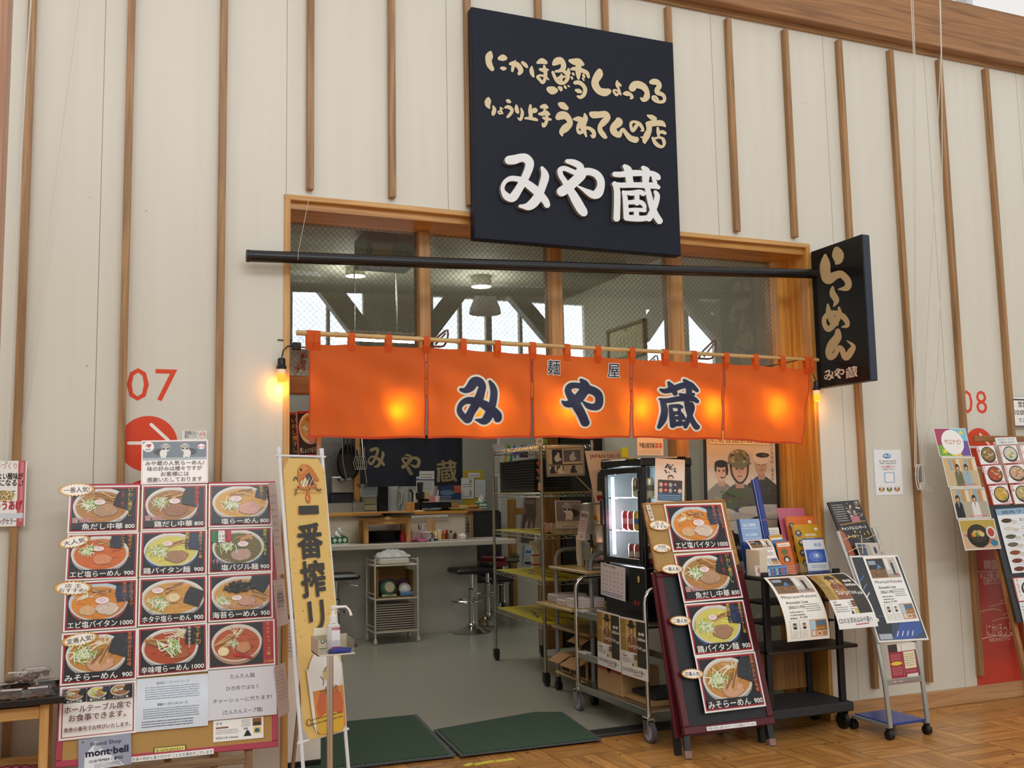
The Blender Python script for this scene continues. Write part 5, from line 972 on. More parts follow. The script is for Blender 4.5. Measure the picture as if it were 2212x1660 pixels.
def bottle(px_, py0, py1, Y, r, body, cap, lab, name='seasoning_bottle', zb=None, neck=.6, glass=False):
    a, c = aY(px_, py1, Y), aY(px_, py0, Y); zb = cz if zb is None else zb; h = c.z-a.z; t = thing(name, lab, 'bottle', (a.x, Y, zb))
    mb = MB(); mb.lathe([(r*.95, 0), (r, h*.05), (r, h*.6), (r*neck, h*.74), (r*neck, h*.78)], (a.x, Y, zb), 14); mb.build('body', M(body, .25, alpha=.75 if glass else 1), t, True)
    mb = MB(); mb.lathe([(r*neck*1.15, h*.78), (r*neck*1.15, h*.98), (r*neck, h)], (a.x, Y, zb), 14); mb.build('cap', M(cap, .4), t, True)
bottle(870, 1145, 1169, 4.85, .03, '9e2430', 'b81c22', 'red bottle with a red cap beside the stacked oval trays', 'sauce_bottle')
tr = aY(967, 1158, 4.9)
mb = MB(); mb.box(aY(945, 1158, 4.9).x, aY(990, 1158, 4.9).x, 4.83, 4.97, cz, cz+.01, .003); one('condiment_tray', mb, M('c9c3b2', .4), 'small pale tray under the row of seasoning bottles', 'tray')
zc = cz+.011
for q in ((949, 1137, 1158, .026, 'd8c78a', 'ecebe6', 'clear seasoning bottle with a white cap on the pale tray'), (958, 1139, 1158, .019, 'b0552a', 'd85a1e', 'seasoning bottle with an orange cap on the pale tray'), (965.5, 1138, 1158, .019, '6a3220', 'b4231c', 'seasoning bottle with a red cap on the pale tray'), (974, 1140, 1158, .02, '9a9890', '16161a', 'seasoning bottle with a black cap on the pale tray'), (983, 1142, 1157, .022, '5a2318', 'a8826a', 'short jar with a tan lid at the right of the pale tray')): bottle(q[0], q[1], q[2], 4.9, q[3], q[4], q[5], q[6], zb=zc)
for px_, py_, n, tint in ((899, 1163, 4, 'left'), (920, 1164, 3, 'right')):
    v = aY(px_, py_, 4.8)
    for i in range(n):
        mb = MB(); mb.lathe([(.03, 0), (.032, .006), (.06, .035), (.066, .05), (.062, .05), (.055, .034), (0, .012)], (v.x, 4.82, cz+.022*i), 20); one('small_bowl', mb, M('dcd3d3', .25), 'small white bowl in the %s stack beside the small wooden table' % tint, 'bowl', 'bowls in the %s stack' % tint, True)
v = aY(912, 1144, 5.0); t = thing('pen_cup', 'white cup of coloured pens behind the small bowls', 'cup', (v.x, 5.03, cz))
mb = MB(); mb.lathe([(.03, 0), (.036, .09), (.033, .09), (.028, .01), (0, .008)], (v.x, 5.03, cz), 16); mb.build('cup', M('e6e2dc', .3), t, True)
for i, c_ in enumerate(('3a6fb0', 'd8d8d8', 'b83a4a', '2a2a30', 'c86a9a', 'e8e8e8')): mb = MB(); a_ = i*1.1; mb.tube([(v.x+.01*math.cos(a_), 5.03+.01*math.sin(a_), cz+.02), (v.x+.035*math.cos(a_), 5.03+.03*math.sin(a_), cz+.16+.01*(i % 3))], .005, 6); mb.build('pen', M(c_, .4), t)
v = aY(934, 1160, 4.86); a, c = aY(924, 1161, 4.86), aY(944, 1140, 4.86); t = thing('chopstick_box', 'patterned box of wooden chopsticks standing on the counter', 'chopstick box', (v.x, 4.9, cz)); hh = c.z-a.z
mb = MB(); mb.box(a.x, c.x, 4.86, 4.95, cz, cz+hh, .002); mb.build('box', M('e8e2cc', .4), t)
P = Pr(frame((a.x, 4.859, cz), (1, 0, 0), (0, 0, 1)), c.x-a.x, hh, None); P.z = .0005; rg = rnd(9); P.clip = (0, 0, c.x-a.x, hh)
for i in range(14): P.ell(rg.uniform(0, c.x-a.x), rg.uniform(0, hh), .014, .013, ('2c4f8e', 'd8a22a', 'c8602a', '1f2f5a')[i % 4], 10)
P.done('pattern', PAPER, t)
for i in range(14): x = a.x+.012+(c.x-a.x-.024)*(i % 7)/6; y = 4.885+.04*(i//7); mb = MB(); mb.bar((x, y, cz+.02), (x+rg.uniform(-.006, .006), y, cz+hh+.14+rg.uniform(-.01, .01)), .008); mb.build('chopstick', wood('d9b27e', 'b98d58', 'z'), t)
v = aY(999, 1158, 4.95); mb = MB(); mb.lathe([(.03, 0), (.042, .02), (.042, .04), (.03, .055), (.012, .06), (.01, .07), (0, .072)], (v.x, 4.95, cz), 18); one('sugar_pot', mb, M('ecebe6', .25), 'round white lidded pot left of the stacked glasses', 'pot', None, True)
v = aY(1011, 1157, 4.98)
for i in range(5): mb = MB(); mb.lathe([(.026, 0), (.034, .085), (.032, .085), (.024, .006), (0, .005)], (v.x, 4.98, cz+.002+.037*i), 16); one('drinking_glass', mb, glassmat('tumbler%d' % i, (.9, .93, .93), .02, 2.5) if i == 0 else bpy.data.materials['tumbler0'], 'clear tumbler in the tall stack of glasses at the counter end', 'glass', 'stack of glasses', True)
v = aY(905, 1166, 4.7); mb = MB(); mb.grid(lambda u, w: (v.x-.09+.18*u, 4.67+.09*w, cz+.008+.012*math.sin(u*7)*math.sin(w*5+1)+.008), 14, 8); o = one('dish_cloth', mb, M('c65a86', .9), 'pink dish cloth at the counter edge', 'cloth', None, True); sd = o.modifiers.new('s', 'SOLIDIFY'); sd.thickness = .006; sd.offset = 1
# kitchen behind: sink, hood, noren, drawers, boards
t = thing('sink', 'stainless sink with a chrome tap behind the counter at left', 'sink', (2.3, 6.0, .9))
a, c = aY(705, 1112, 6.0), aY(808, 1098, 6.0); mb = MB(); mb.box(1.6, c.x, 6.0, 6.48, .004, a.z, .005); mb.build('basin', STEEL, t); mb = MB(); mb.box(1.6, c.x, 6.46, 6.48, a.z, a.z+.12); mb.build('splash_plate', STEEL, t)
v = aY(771, 1110, 6.3); mb = MB(); mb.tube([(v.x, 6.45, a.z), (v.x, 6.45, a.z+.12), (v.x, 6.4, a.z+.15), (v.x, 6.3, a.z+.13)], .014, 8); mb.build('tap', CHROME, t, True)
a, c = aY(690, 1118, 6.75), aY(774, 900, 6.75); mb = MB(); mb.box(a.x-.8, c.x, 6.75, 7.4, .004, c.z+.3); one('kitchen_unit', mb, M('7d7f7c', .35, .7, .12, scale=3), 'stainless kitchen wall unit behind the hanging ladles', 'kitchen unit')
a, c = aY(717, 1066, 6.6), aY(766, 1030, 6.6); mb = MB(); mb.box(a.x, c.x, 6.6, 6.74, a.z, c.z, .01); one('steel_cover', mb, M('b4b5ae', .4, .4, .1), 'pale steel cover panel below the hanging pan', 'panel')
a, c = aY(715, 1098, 6.62), aY(767, 1066, 6.62); mb = MB(); mb.box(a.x, c.x, 6.64, 6.752, a.z, c.z, .004); one('slate_sheet', mb, M('3a404a', .5, 0, .2), 'dark slate coloured panel above the sink', 'panel')
v = aY(769, 1000, 6.5); mb = MB(); mb.box(v.x-.02, v.x+.05, 6.5, 6.56, .004, 2.6, .003); one('kitchen_post', mb, AMBER, 'amber wooden post left of the navy inner curtain', 'post')
hr = aY(750, 925, 6.3).z
mb = MB(); mb.tube([(2.1, 6.3, hr), (3.2, 6.3, hr)], .012, 8); mb.tube([(2.15, 6.3, hr), (2.15, 6.752, hr)], .012, 8); one('utensil_rail', mb, STEEL, 'steel rail holding the hanging ladles in the kitchen', 'rail')
def ladle(px_, py0, py1, Y, lab, r=.045):
    a, c = aY(px_, py0, Y), aY(px_, py1, Y); t = thing('ladle', lab, 'ladle', (c.x, Y, c.z)); mb = MB(); mb.tube([(a.x-.015, 6.3, hr), (a.x-.01, Y, a.z-.05), (c.x+.03, Y, c.z+.03)], .005, 6); mb.build('handle', STEEL, t, True)
    mb = MB(); mb.lathe([(0, -r*.7), (r*.6, -r*.55), (r, 0), (r*.95, 0), (r*.55, -r*.5), (0, -r*.6)], (c.x-.02, Y, c.z+.02), 14); mb.build('bowl', STEEL, t, True)
ladle(787, 985, 1050, 6.2, 'steel ladle hanging in front of the navy inner curtain', .075); ladle(742, 985, 1038, 6.3, 'steel ladle hanging beside the black pan', .06); ladle(711, 925, 990, 6.3, 'steel ladle hanging at the far left of the kitchen', .045)
v = aY(752, 1000, 6.4); t = thing('frying_pan', 'black pan hanging by dark straps in the kitchen', 'pan', (v.x, 6.4, v.z-.2)); A = Matrix.Translation((v.x, 6.42, v.z)) @ Matrix.Rotation(R(90), 4, 'X') @ Matrix.Diagonal((.75, 1.15, 1, 1))
mb = MB(); mb.lathe([(0, 0), (.16, 0), (.19, .04), (.185, .04), (.155, .01), (0, .008)], (0, 0, 0), 24, A); mb.build('pan_body', M('17130f', .25), t, True)
for dx in (-.07, -.02, .04, .08): mb = MB(); mb.tube([(v.x+dx, 6.38, v.z+.1), (v.x+dx*.8, 6.37, v.z+.2), (v.x+dx*.9, 6.38, v.z+.3)], .014, 6); mb.build('strap', BLACK, t, True)
v = aY(778, 985, 6.25); t = thing('whisk_rack', 'bunch of steel whisks hanging beside the inner curtain', 'whisk', (v.x, 6.25, v.z-.2))
for i in range(5): mb = MB(); x = v.x-.05+.025*i; mb.tube([(x, 6.25, v.z+.1), (x, 6.25, v.z), (x-.03, 6.25, v.z-.08), (x-.01, 6.25, v.z-.16), (x+.02, 6.25, v.z-.16), (x+.03, 6.25, v.z-.08), (x, 6.25, v.z)], .004, 5); mb.build('whisk', STEEL, t, True)
# inner noren
IY = 6.6; a, c = aY(775, 1050, IY), aY(1001, 1052, IY); zt3 = aY(880, 940, IY).z; zb3 = (a.z+c.z)/2; wn = c.x-a.x
def nin(x, z): return IY+.02*math.sin(x*11)*(1-.5*(z-zb3)/(zt3-zb3))+.008*math.sin(x*29)
t = thing('inner_curtain', 'navy inner curtain with faded gold lettering behind the counter', 'curtain', ((a.x+c.x)/2, IY, zb3))
mb = MB(); mb.grid(lambda u, w: (a.x+wn*u, nin(a.x+wn*u, zb3+(zt3-zb3)*w), zb3+(zt3-zb3)*w), 60, 12); mb.build('cloth', M('282d38', .9, 0, .15, scale=30), t, True)
class In(Pr):
    def P3(s, x, y, z): return (x, nin(x, y)-z-.002, y)
    def _put(s, pts, c): s.z += 3e-6; s._face(pts, c)
P = In(None, 1, 1, None)
for g, (x0, y0, x1, y1) in zip(NG, ((795, 1011, 831, 966), (866, 1028, 909, 981), (942, 1043, 987, 994))):
    p, q = aY(x0, y0, IY), aY(x1, y1, IY); put_glyph(P, g, p.x, p.z, q.x, q.z, 'a3936c')
P.done('lettering', CLOTH, t)
mb = MB(); mb.tube([(a.x-.1, IY-.02, zt3+.05), (c.x+.1, IY-.02, zt3+.05)], .012, 8); mb.build('rod', STEEL, t)
for i in range(9):
    x = a.x+.05+(wn-.1)*i/8; mb = MB(); mb.box(x-.035, x+.035, IY-.035, IY-.005, zt3-.005, zt3+.065); mb.build('curtain_loop', M('9aa0a6', .8), t)
# things under the inner noren
a, c = aY(783, 1118, 6.9), aY(815, 1073, 6.9); t = thing('drawer_unit', 'cream drawer unit seen under the inner curtain', 'drawers', ((a.x+c.x)/2, 7, .004)); mb = MB(); mb.box(a.x, c.x, 6.92, 7.3, .004, c.z); mb.build('case', M('c9c8c2', .4), t)
n = 4; h = (c.z-a.z)/3.4
for i in range(6):
    z = c.z-.03-h*(i+1)
    if z < .05: break
    mb = MB(); mb.box(a.x+.02, c.x-.02, 6.9, 6.93, z+.008, z+h-.008, .006); mb.build('drawer', M('cfc692', .5), t)
P = sheet('', '', '', frame((0, 6.88, 0), (1, 0, 0), (0, 0, 1)), ((783, 1043), (815, 1043), (815, 1071), (783, 1071)), 'd5dde4'); P.scrib(P.w*.2, P.h*.4, P.w*.9, P.h*.8, 3, '6a7a90', 2); tag(P.done('memo_sheet'), 'pale blue memo sheet above the cream drawers', 'paper')
a, c = aY(818, 1118, 6.95), aY(838, 1040, 6.95); mb = MB(); mb.box(a.x, c.x, 6.95, 7.05, .004, 2.2); one('dark_doorway', mb, M('26292e', .5), 'dark door edge behind the eating counter', 'door edge')
for px_, lab in ((850, 'pale mixer jug standing behind the counter'), (874, 'clear jug with a black handle behind the counter')):
    a = aY(px_, 1110, 6.2); t = thing('mixer_jug', lab, 'jug', (a.x, 6.2, a.z)); h = .32; mb = MB(); mb.lathe([(.06, 0), (.05, .1), (.052, .12), (.066, h), (.06, h), (.048, .13), (0, .12)], (a.x, 6.2, a.z), 16); mb.build('jug', M('b9bdbd', .2, alpha=.75), t, True); mb = MB(); mb.tube([(a.x+.05, 6.14, a.z+.28), (a.x+.08, 6.13, a.z+.24), (a.x+.075, 6.13, a.z+.12), (a.x+.045, 6.14, a.z+.1)], .012, 8); mb.build('handle', BLACK if px_ > 860 else M('b0b4b4', .4), t, True)
mb = MB(); mb.box(2.98, 3.35, 6.1, 6.3, .004, aY(850, 1110, 6.2).z, .004); one('kitchen_shelf', mb, STEEL, 'steel kitchen shelf carrying the jugs', 'shelf')
TBk = frame((0, 6.5, 0), (1, 0, 0), (0, 0, 1))
def pinned(c4, bg, lab, f, cat='paper', Y=6.5, name='pinned_paper'):
    P = sheet('', '', '', frame((0, Y, 0), (1, 0, 0), (0, 0, 1)), c4, bg); f(P); tag(P.done(name), lab, cat)
def r4(x0, y0, x1, y1): return ((x0, y0), (x1, y0), (x1, y1), (x0, y1))
pinned(r4(899, 1030, 938, 1092), 'c9ccca', 'pale papers clipped in front of the inner curtain', lambda P: (P.rect(0, P.h*.86, P.w, P.h*.92, '4a6a9a'), P.scrib(P.w*.1, P.h*.5, P.w*.9, P.h*.84, 5, '7a8088', 1), P.rect(P.w*.1, P.h*.1, P.w*.75, P.h*.45, 'c9ba86')), Y=6.45)
pinned(r4(906, 1018, 938, 1036), 'd5d6d2', 'small white paper at the right of the inner curtain', lambda P: P.scrib(P.w*.1, P.h*.1, P.w*.9, P.h*.8, 2, '777', 1), Y=6.44)
pinned(r4(945, 1050, 996, 1080), '23355e', 'dark blue poster beneath the inner curtain', lambda P: (P.rect(P.w*.7, P.h*.5, P.w, P.h, 'b85a3a'), P.ell(P.w*.4, P.h*.5, P.w*.3, P.h*.2, '5a7aa0'), P.scrib(P.w*.05, P.h*.05, P.w*.6, P.h*.3, 2, 'c8ccd4', 1)), 'poster', name='blue_poster')
def wallp(P):
    P.rect(0, 0, P.w, P.h, 'c4b23a')
mb = MB(); a, c = aY(1001, 1098, 6.62), aY(1046, 1016, 6.62); mb.box(a.x, c.x, 6.62, 6.66, a.z, c.z, .004); one('notice_board', mb, M('b9a52e', .6), 'yellow notice board with calendars behind the counter', 'board')
pinned(r4(996, 1033, 1024, 1078), 'd6d8d6', 'white calendar sheet on the left of the yellow notice board', lambda P: (P.scrib(P.w*.15, P.h*.55, P.w*.85, P.h*.75, 2, '444', 1), P.rect(P.w*.15, P.h*.1, P.w*.85, P.h*.12, '555'), P.rect(P.w*.65, P.h*.15, P.w*.8, P.h*.4, '888'), P.rect(P.w*.65, P.h*.75, P.w*.8, P.h*.92, '888')), Y=6.6)
pinned(r4(1026, 1037, 1048, 1075), 'ccd2da', 'calendar with a pale blue print on the right of the yellow notice board', lambda P: (P.scrib(P.w*.1, P.h*.5, P.w*.9, P.h*.85, 4, '7a9ac0', 1), P.scrib(P.w*.1, P.h*.1, P.w*.9, P.h*.45, 4, 'a89aac', 2)), Y=6.6)
pinned(r4(1011, 1022, 1036, 1032), 'dcdcd8', 'small white card at the top of the yellow notice board', lambda P: P.scrib(P.w*.1, P.h*.2, P.w*.9, P.h*.8, 1, '866', 1), Y=6.605)
mb = MB(); a, c = aY(884, 1098, 6.3), aY(996, 1085, 6.3); mb.box(a.x, c.x, 6.3, 6.5, c.z-.06, c.z-.03, .003).box(a.x, c.x, 6.48, 6.5, c.z-.3, c.z+.0); one('cash_shelf', mb, AMBERX, 'wooden shelf of small office things behind the counter', 'shelf'); zs = c.z-.03
for px_, col, lab in ((893, 'e9e6e0', 'white cup on the wooden office shelf'), (934, 'd88a9a', 'pink pen pot on the wooden office shelf'), (944, 'e3e0da', 'white pen pot on the wooden office shelf')):
    v = aY(px_, 1085, 6.36); mb = MB(); mb.lathe([(.03, 0), (.035, .11), (.03, .11), (.025, .01), (0, .008)], (v.x, 6.36, zs), 12); mb.tube([(v.x, 6.36, zs+.05), (v.x+.02, 6.36, zs+.18)], .006, 5); one('shelf_pot', mb, M(col, .4), lab, 'pot', None, True)
mb = MB(); v = aY(957, 1080, 6.33); mb.box(v.x-.09, v.x+.08, 6.31, 6.36, zs, zs+.035, .006); one('blue_case', mb, M('2f5aa0', .4), 'blue pencil case on the wooden office shelf', 'case')
# black tray, dark grinder, plates of noodles on the ledge
zl = lz+.03
a, c = aY(908, 1112, 5.3), aY(975, 1095, 5.3); t = thing('order_tray', 'black box tray on the wooden ledge', 'tray', ((a.x+c.x)/2, 5.4, zl)); mb = MB(); mb.box(a.x, c.x, 5.3, 5.6, zl, zl+.012).box(a.x, a.x+.01, 5.3, 5.6, zl, zl+.09).box(c.x-.01, c.x, 5.3, 5.6, zl, zl+.09).box(a.x, c.x, 5.3, 5.31, zl, zl+.08).box(a.x, c.x, 5.59, 5.6, zl, zl+.09); mb.build('tray_box', M('141416', .35), t)
v = aY(921, 1100, 5.45); t = thing('coffee_grinder', 'tall black grinder standing on the wooden ledge', 'grinder', (v.x, 5.68, zl)); mb = MB(); mb.lathe([(.055, 0), (.055, .02), (.03, .03), (.03, .12), (.05, .13), (.05, .2), (.035, .21)], (v.x, 5.68, zl), 14); mb.build('body', BLACK, t, True); mb = MB(); mb.lathe([(.032, .21), (.036, .3), (.03, .32), (0, .322)], (v.x, 5.68, zl), 14); mb.build('hopper', M('1f1f22', .2), t, True); mb = MB(); mb.box(v.x+.03, v.x+.09, 5.63, 5.72, zl+.1, zl+.13, .004); mb.build('spout', BLACK, t)
for px_, y, c1, lab in ((933, 5.2, '8fb4d8', 'pale blue plate on the wooden ledge'), (990, 5.2, 'b9c48a', 'green rimmed plate at the right of the wooden ledge')):
    v = aY(px_, 1108, y); mb = MB(); mb.lathe([(.06, 0), (.1, .018), (.11, .03), (.105, .03), (.09, .018), (0, .012)], (v.x, y, zl), 20); one('side_plate', mb, M(c1, .3), lab, 'plate', None, True)
v = aY(905, 1106, 5.25); mb = MB(); mb.box(v.x-.05, v.x+.06, 5.2, 5.28, zl, zl+.012); one('order_pad', mb, M('e3dcae', .7), 'pale yellow order pad on the wooden ledge', 'pad')
mb = MB(); v = aY(893, 1098, 5.3); mb.box(v.x-.045, v.x+.045, 5.4, 5.48, zl, zl+.1, .003); one('wooden_block', mb, PINE, 'small wooden box on the ledge right of the jugs', 'box')
P = sheet('', '', '', frame((0, 5.079, 0), (1, 0, 0), (0, 0, 1)), ((889, 1115), (967, 1112), (967, 1117), (889, 1120)), 'd8d6cf'); P.scrib(.02, .003, P.w-.02, P.h-.003, 1, '666', 4); tag(P.done('ledge_label'), 'long white label on the edge of the wooden ledge', 'label')
for i, (px_, c1) in enumerate(((980, '8a5a34'), (1000, 'caa45e'), (1024, 'c9873a'))):
    v = aY(px_, 1096, 5.95); mb = MB(); mb.ball((v.x, 5.95, v2.z+.03), .05, 10, (1.6, 1, .4)); one('food_packet', mb, M(c1, .6, 0, .3, scale=30), ('brown', 'pale yellow', 'orange')[i]+' food packet on the high side counter', 'packet', None, True)
t = thing('dark_armchair', 'dark chair beyond the end of the side counter', 'chair', (aY(1050, 1100, 6.5).x, 6.4, .004)); v = aY(1047, 1104, 6.5); mb = MB(); mb.box(v.x-.3, v.x+.25, 6.55, 6.62, .45, v.z, .03); mb.build('backrest', M('1d1e20', .5), t); mb = MB(); mb.box(v.x-.3, v.x+.25, 6.15, 6.58, .38, .46, .02); mb.build('seat', M('1d1e20', .5), t)
for dx in (-.27, .22):
    for y in (6.19, 6.55): mb = MB(); mb.box(v.x+dx-.015, v.x+dx+.015, y-.015, y+.015, .004, .39); mb.build('leg', DARKM, t)
# white trolley in front of the counter
f = aZ(811, 1391, .02); Y = f.y; xl, xr_ = aY(810.5, 1300, Y).x, aY(903, 1300, Y).x; D_ = .33; CR = M('d9d4c2', .4)
zt4 = aY(811, 1208, Y).z; sh = [aY(811, p, Y).z for p in (1224, 1297, 1369)]
t = thing('white_trolley', 'cream three tier trolley on casters in front of the counter', 'trolley', ((xl+xr_)/2, Y+.15, .004))
for x in (xl, xr_):
    for y in (Y, Y+D_):
        mb = MB(); mb.tube([(x, y, .06), (x, y, zt4)], .009, 8); mb.build('leg', CR, t, True)
        cw = MB(); A = Matrix.Translation((x, y, .028)) @ Matrix.Rotation(R(90), 4, 'Y'); cw.lathe([(.022, -.014), (.026, -.008), (.026, .008), (.022, .014)], (0, 0, 0), 12, A); cw.box(x-.012, x+.012, y-.02, y+.02, .034, .062, .004); cw.build('caster', CR, t, True)
for z in sh:
    mb = MB()
    for y in (Y, Y+D_): mb.tube([(xl, y, z), (xr_, y, z)], .007, 6)
    for x in (xl, xr_): mb.tube([(x, Y, z), (x, Y+D_, z)], .007, 6); mb.tube([(x, Y, z+.05), (x, Y+D_, z+.05)], .005, 6)
    mb.box(xl, xr_, Y, Y+D_, z-.004, z+.004); mb.build('shelf', CR, t)
mb = MB(); mb.box(xl+.05, xr_-.07, Y+.03, Y+D_-.03, sh[0]+.007, sh[0]+.075, .02); one('foam_tray', mb, M('e2e2dd', .6), 'white foam tray on top of the cream trolley', 'tray')
mb = MB(); mb.grid(lambda u, w: (xl+.04+(xr_-xl-.1)*u, Y+.03+(D_-.06)*w, sh[0]+.08+.07*math.sin(math.pi*min(1, w*1.3))*math.sin(math.pi*u)**.5+.012*math.sin(u*21)*math.sin(w*17)), 30, 12); one('plastic_bag', mb, M('dcdedd', .25, alpha=.8), 'clear plastic bag heaped on the foam tray', 'bag', None, True)
t = thing('carton_box', 'open cardboard carton on the middle shelf of the cream trolley', 'carton', ((xl+xr_)/2, Y+.17, sh[1]+.005)); z = sh[1]+.006; hb = .29
for q in ((xl+.03, xl+.038, Y+.02, Y+D_-.02, z, z+hb), (xr_-.038, xr_-.03, Y+.02, Y+D_-.02, z, z+hb*.9), (xl+.03, xr_-.03, Y+D_-.03, Y+D_-.02, z, z+hb), (xl+.03, xr_-.03, Y+.02, Y+D_-.02, z, z+.006)): mb = MB(); mb.box(*q); mb.build('carton_side', M('a07d50', .8), t)
z += .008
v = aY(839, 1271, Y+.08); t = thing('green_bowl', 'teal bowl lying on its side in the trolley carton', 'bowl', (v.x, Y+.1, z)); A = Matrix.Translation((v.x, Y+.11, z+.085)) @ Matrix.Rotation(R(78), 4, 'X'); mb = MB(); mb.lathe([(.036, .075), (.05, .07), (.08, .03), (.085, 0), (.08, 0), (.05, .055), (0, .06)], (0, 0, 0), 20, A); mb.build('bowl', M('5f8a80', .3), t, True); mb = MB(); mb.lathe([(.05, .066), (.05, .08), (.042, .08), (0, .078)], (0, 0, 0), 18, A); mb.build('foot_ring', M('c4b892', .4), t, True)
v = aY(876, 1275, Y+.08); mb = MB(); A = Matrix.Translation((v.x, Y+.12, z+.06)) @ Matrix.Rotation(R(60), 4, 'X') @ Matrix.Rotation(R(25), 4, 'Y'); mb.lathe([(.025, .065), (.04, .06), (.068, .025), (.072, 0), (.067, 0), (.04, .05), (0, .052)], (0, 0, 0), 20, A); one('white_bowl', mb, M('e8eaec', .2), 'white bowl tipped over in the trolley carton', 'bowl', None, True)
v = aY(880, 1288, Y+.05); mb = MB(); mb.box(v.x-.075, v.x+.08, Y+.035, Y+.06, z, z+.045, .01); one('blue_basket', mb, M('5f86b4', .5), 'blue plastic basket edge in the trolley carton', 'basket')
v = aY(842, 1288, Y+.05); mb = MB(); mb.box(v.x-.085, v.x+.07, Y+.035, Y+.06, z, z+.03, .01); one('green_dish', mb, M('a9b59a', .5), 'pale green dish under the teal bowl', 'dish')
for i in range(5): v = aY(828+14*i, 1250, Y+.25); mb = MB(); mb.ball((v.x, Y+.25, z+.12+.015*(i % 2)), .05, 10, (1, .6, .6)); one('purple_net', mb, M('6f5468', .8, 0, .4, scale=60), 'purple net bag at the back of the trolley carton', 'net bag', 'purple net bags', True)
nst = 12; z0 = sh[2]+.007; hs_ = (sh[1]-.02-z0)/nst*.92
for i in range(nst):
    mb = MB(); mb.box(xl+.015, xr_-.025, Y+.015, Y+D_-.01, z0+hs_*i, z0+hs_*i+hs_*.55, .003); o = one('stacked_tray', mb, M('b8ada0', .6), 'flat pale tray in the stack on the bottom shelf of the cream trolley', 'tray', 'trays on the bottom shelf')
    if i < nst-1: mb = MB(); mb.box(xl+.02, xr_-.03, Y+.022, Y+D_-.015, z0+hs_*i+hs_*.55, z0+hs_*(i+1)); mb.build('dark_liner', M('2a1f1d', .7), o)
# bar stools
def stool(px_, py_base, pys, col, lab, back=True, rot=0, seatw=.4):
    b = aZ(px_, py_base, .006); c = aY(px_, pys, b.y); t = thing('bar_stool', lab, 'stool', (b.x, b.y, .004), 'bar stools at the counter'); zs_ = c.z; o = (b.x, b.y, 0)
    mb = MB(); mb.lathe([(.2, .006), (.205, .012), (.15, .03), (.06, .07), (.035, .1), (.03, .12)], o, 28); mb.build('base', CHROME, t, True)
    mb = MB(); mb.lathe([(.03, .1), (.03, .42), (.036, .43), (.036, .45), (.022, .46), (.022, zs_-.02)], o, 14); mb.build('column', CHROME, t, True)
    mb = MB(); n = 22; mb.tube([(b.x+.15*math.cos(a_)-.08*math.cos(rot), b.y-.05+.15*math.sin(a_)*.9-.08*math.sin(rot), .34) for a_ in [2*math.pi*j/n for j in range(n+1)]], .011, 8, False); mb.tube([(b.x, b.y, .34), (b.x+.07, b.y-.1, .34)], .01, 6); mb.build('foot_ring', CHROME, t, True)
    A = Matrix.Translation((b.x, b.y, zs_)) @ Matrix.Rotation(rot, 4, 'Z'); mb = MB(A); w_ = seatw/2
    mb.grid(lambda u, v: ((u-.5)*2*w_, (v-.5)*.38, .05+.03*(2*u-1)**2+(.0)), 12, 8); k = MB(A); k.box(-w_, w_, -.19, .19, 0, .055, .025); k.build('seat', col, t, True)
    if back: k = MB(A); k.box(w_-.06, w_-.005, -.17, .17, .04, .11, .02); k.build('backrest', col, t, True)
    k = MB(A); k.tube([(.02, -.05, -.01), (.1, -.14, -.05), (.17, -.16, -.06)], .005, 6); k.build('lever', CHROME, t)
BLV = M('141417', .35, 0, .1); CAMO = M('55563f', .7, 0, .5, scale=30)
stool(727, 1397, 1252, BLV, 'black bar stool behind the beer banner', False)
stool(1019, 1366, 1238, BLV, 'black bar stool standing in front of the counter end', True, 0, .42)
stool(1054, 1348, 1225, M('6d1f2a', .4), 'dark red bar stool beyond the counter end', True, .6, .34)
stool(1088, 1318, 1215, CAMO, 'patterned bar stool furthest back beside the wire rack', True, -.3, .4)
# ceiling things seen through the transom
def drum(px_, pyb, Y, lab, w_px):
    v = aY(px_, pyb, Y); r = (aY(px_+w_px/2, pyb, Y).x-v.x); t = thing('ceiling_lamp', lab, 'lamp', (v.x, Y, v.z)); mb = MB(); mb.lathe([(r, 0), (r*.95, .12), (r*.6, .16), (.03, .17), (.03, 3.5-v.z)], (v.x, Y, v.z), 24); mb.build('shade', M('c9c6b4', .5), t, True); mb = MB(); mb.lathe([(0, .012), (r*.94, .012)], (v.x, Y, v.z), 24); mb.build('diffuser', M('fff4dc', .5, 0, 0, emit=4.5), t)
    l = bpy.data.lights.new('lamp_glow', 'POINT'); l.energy = 14; l.color = (1, .95, .86); l.shadow_soft_size = .15; o = bpy.data.objects.new('lamp_glow', l); COL.objects.link(o); o.parent = t; o.location = (0, 0, -.06)
drum(768, 597, 3.4, 'round white ceiling lamp seen through the leftmost transom pane', 42); drum(1040, 620, 3.4, 'round white ceiling lamp seen through the second transom pane', 42); drum(1520, 651, 2.2, 'round lamp seen through the rightmost transom pane', 40)
a, c = aY(715, 737, 3.0), aY(905, 737, 3.0); t = thing('tube_light', 'bright fluorescent tube light just above the curtain at left', 'lamp', ((a.x+c.x)/2, 3.0, a.z)); mb = MB(); mb.box(a.x, c.x, 2.95, 3.05, a.z+.05, a.z+.09, .005); mb.build('housing', WHITEP, t); mb = MB(); mb.tube([(a.x+.02, 3.0, a.z+.025), (c.x-.02, 3.0, a.z+.025)], .018, 10); mb.build('tube', M('f4f8ff', .4, 0, 0, emit=14), t)
for x in (a.x+.2, c.x-.2): mb = MB(); mb.tube([(x, 3, a.z+.09), (x, 3, 3.5)], .006, 6); mb.build('hanger_rod', STEEL, t)
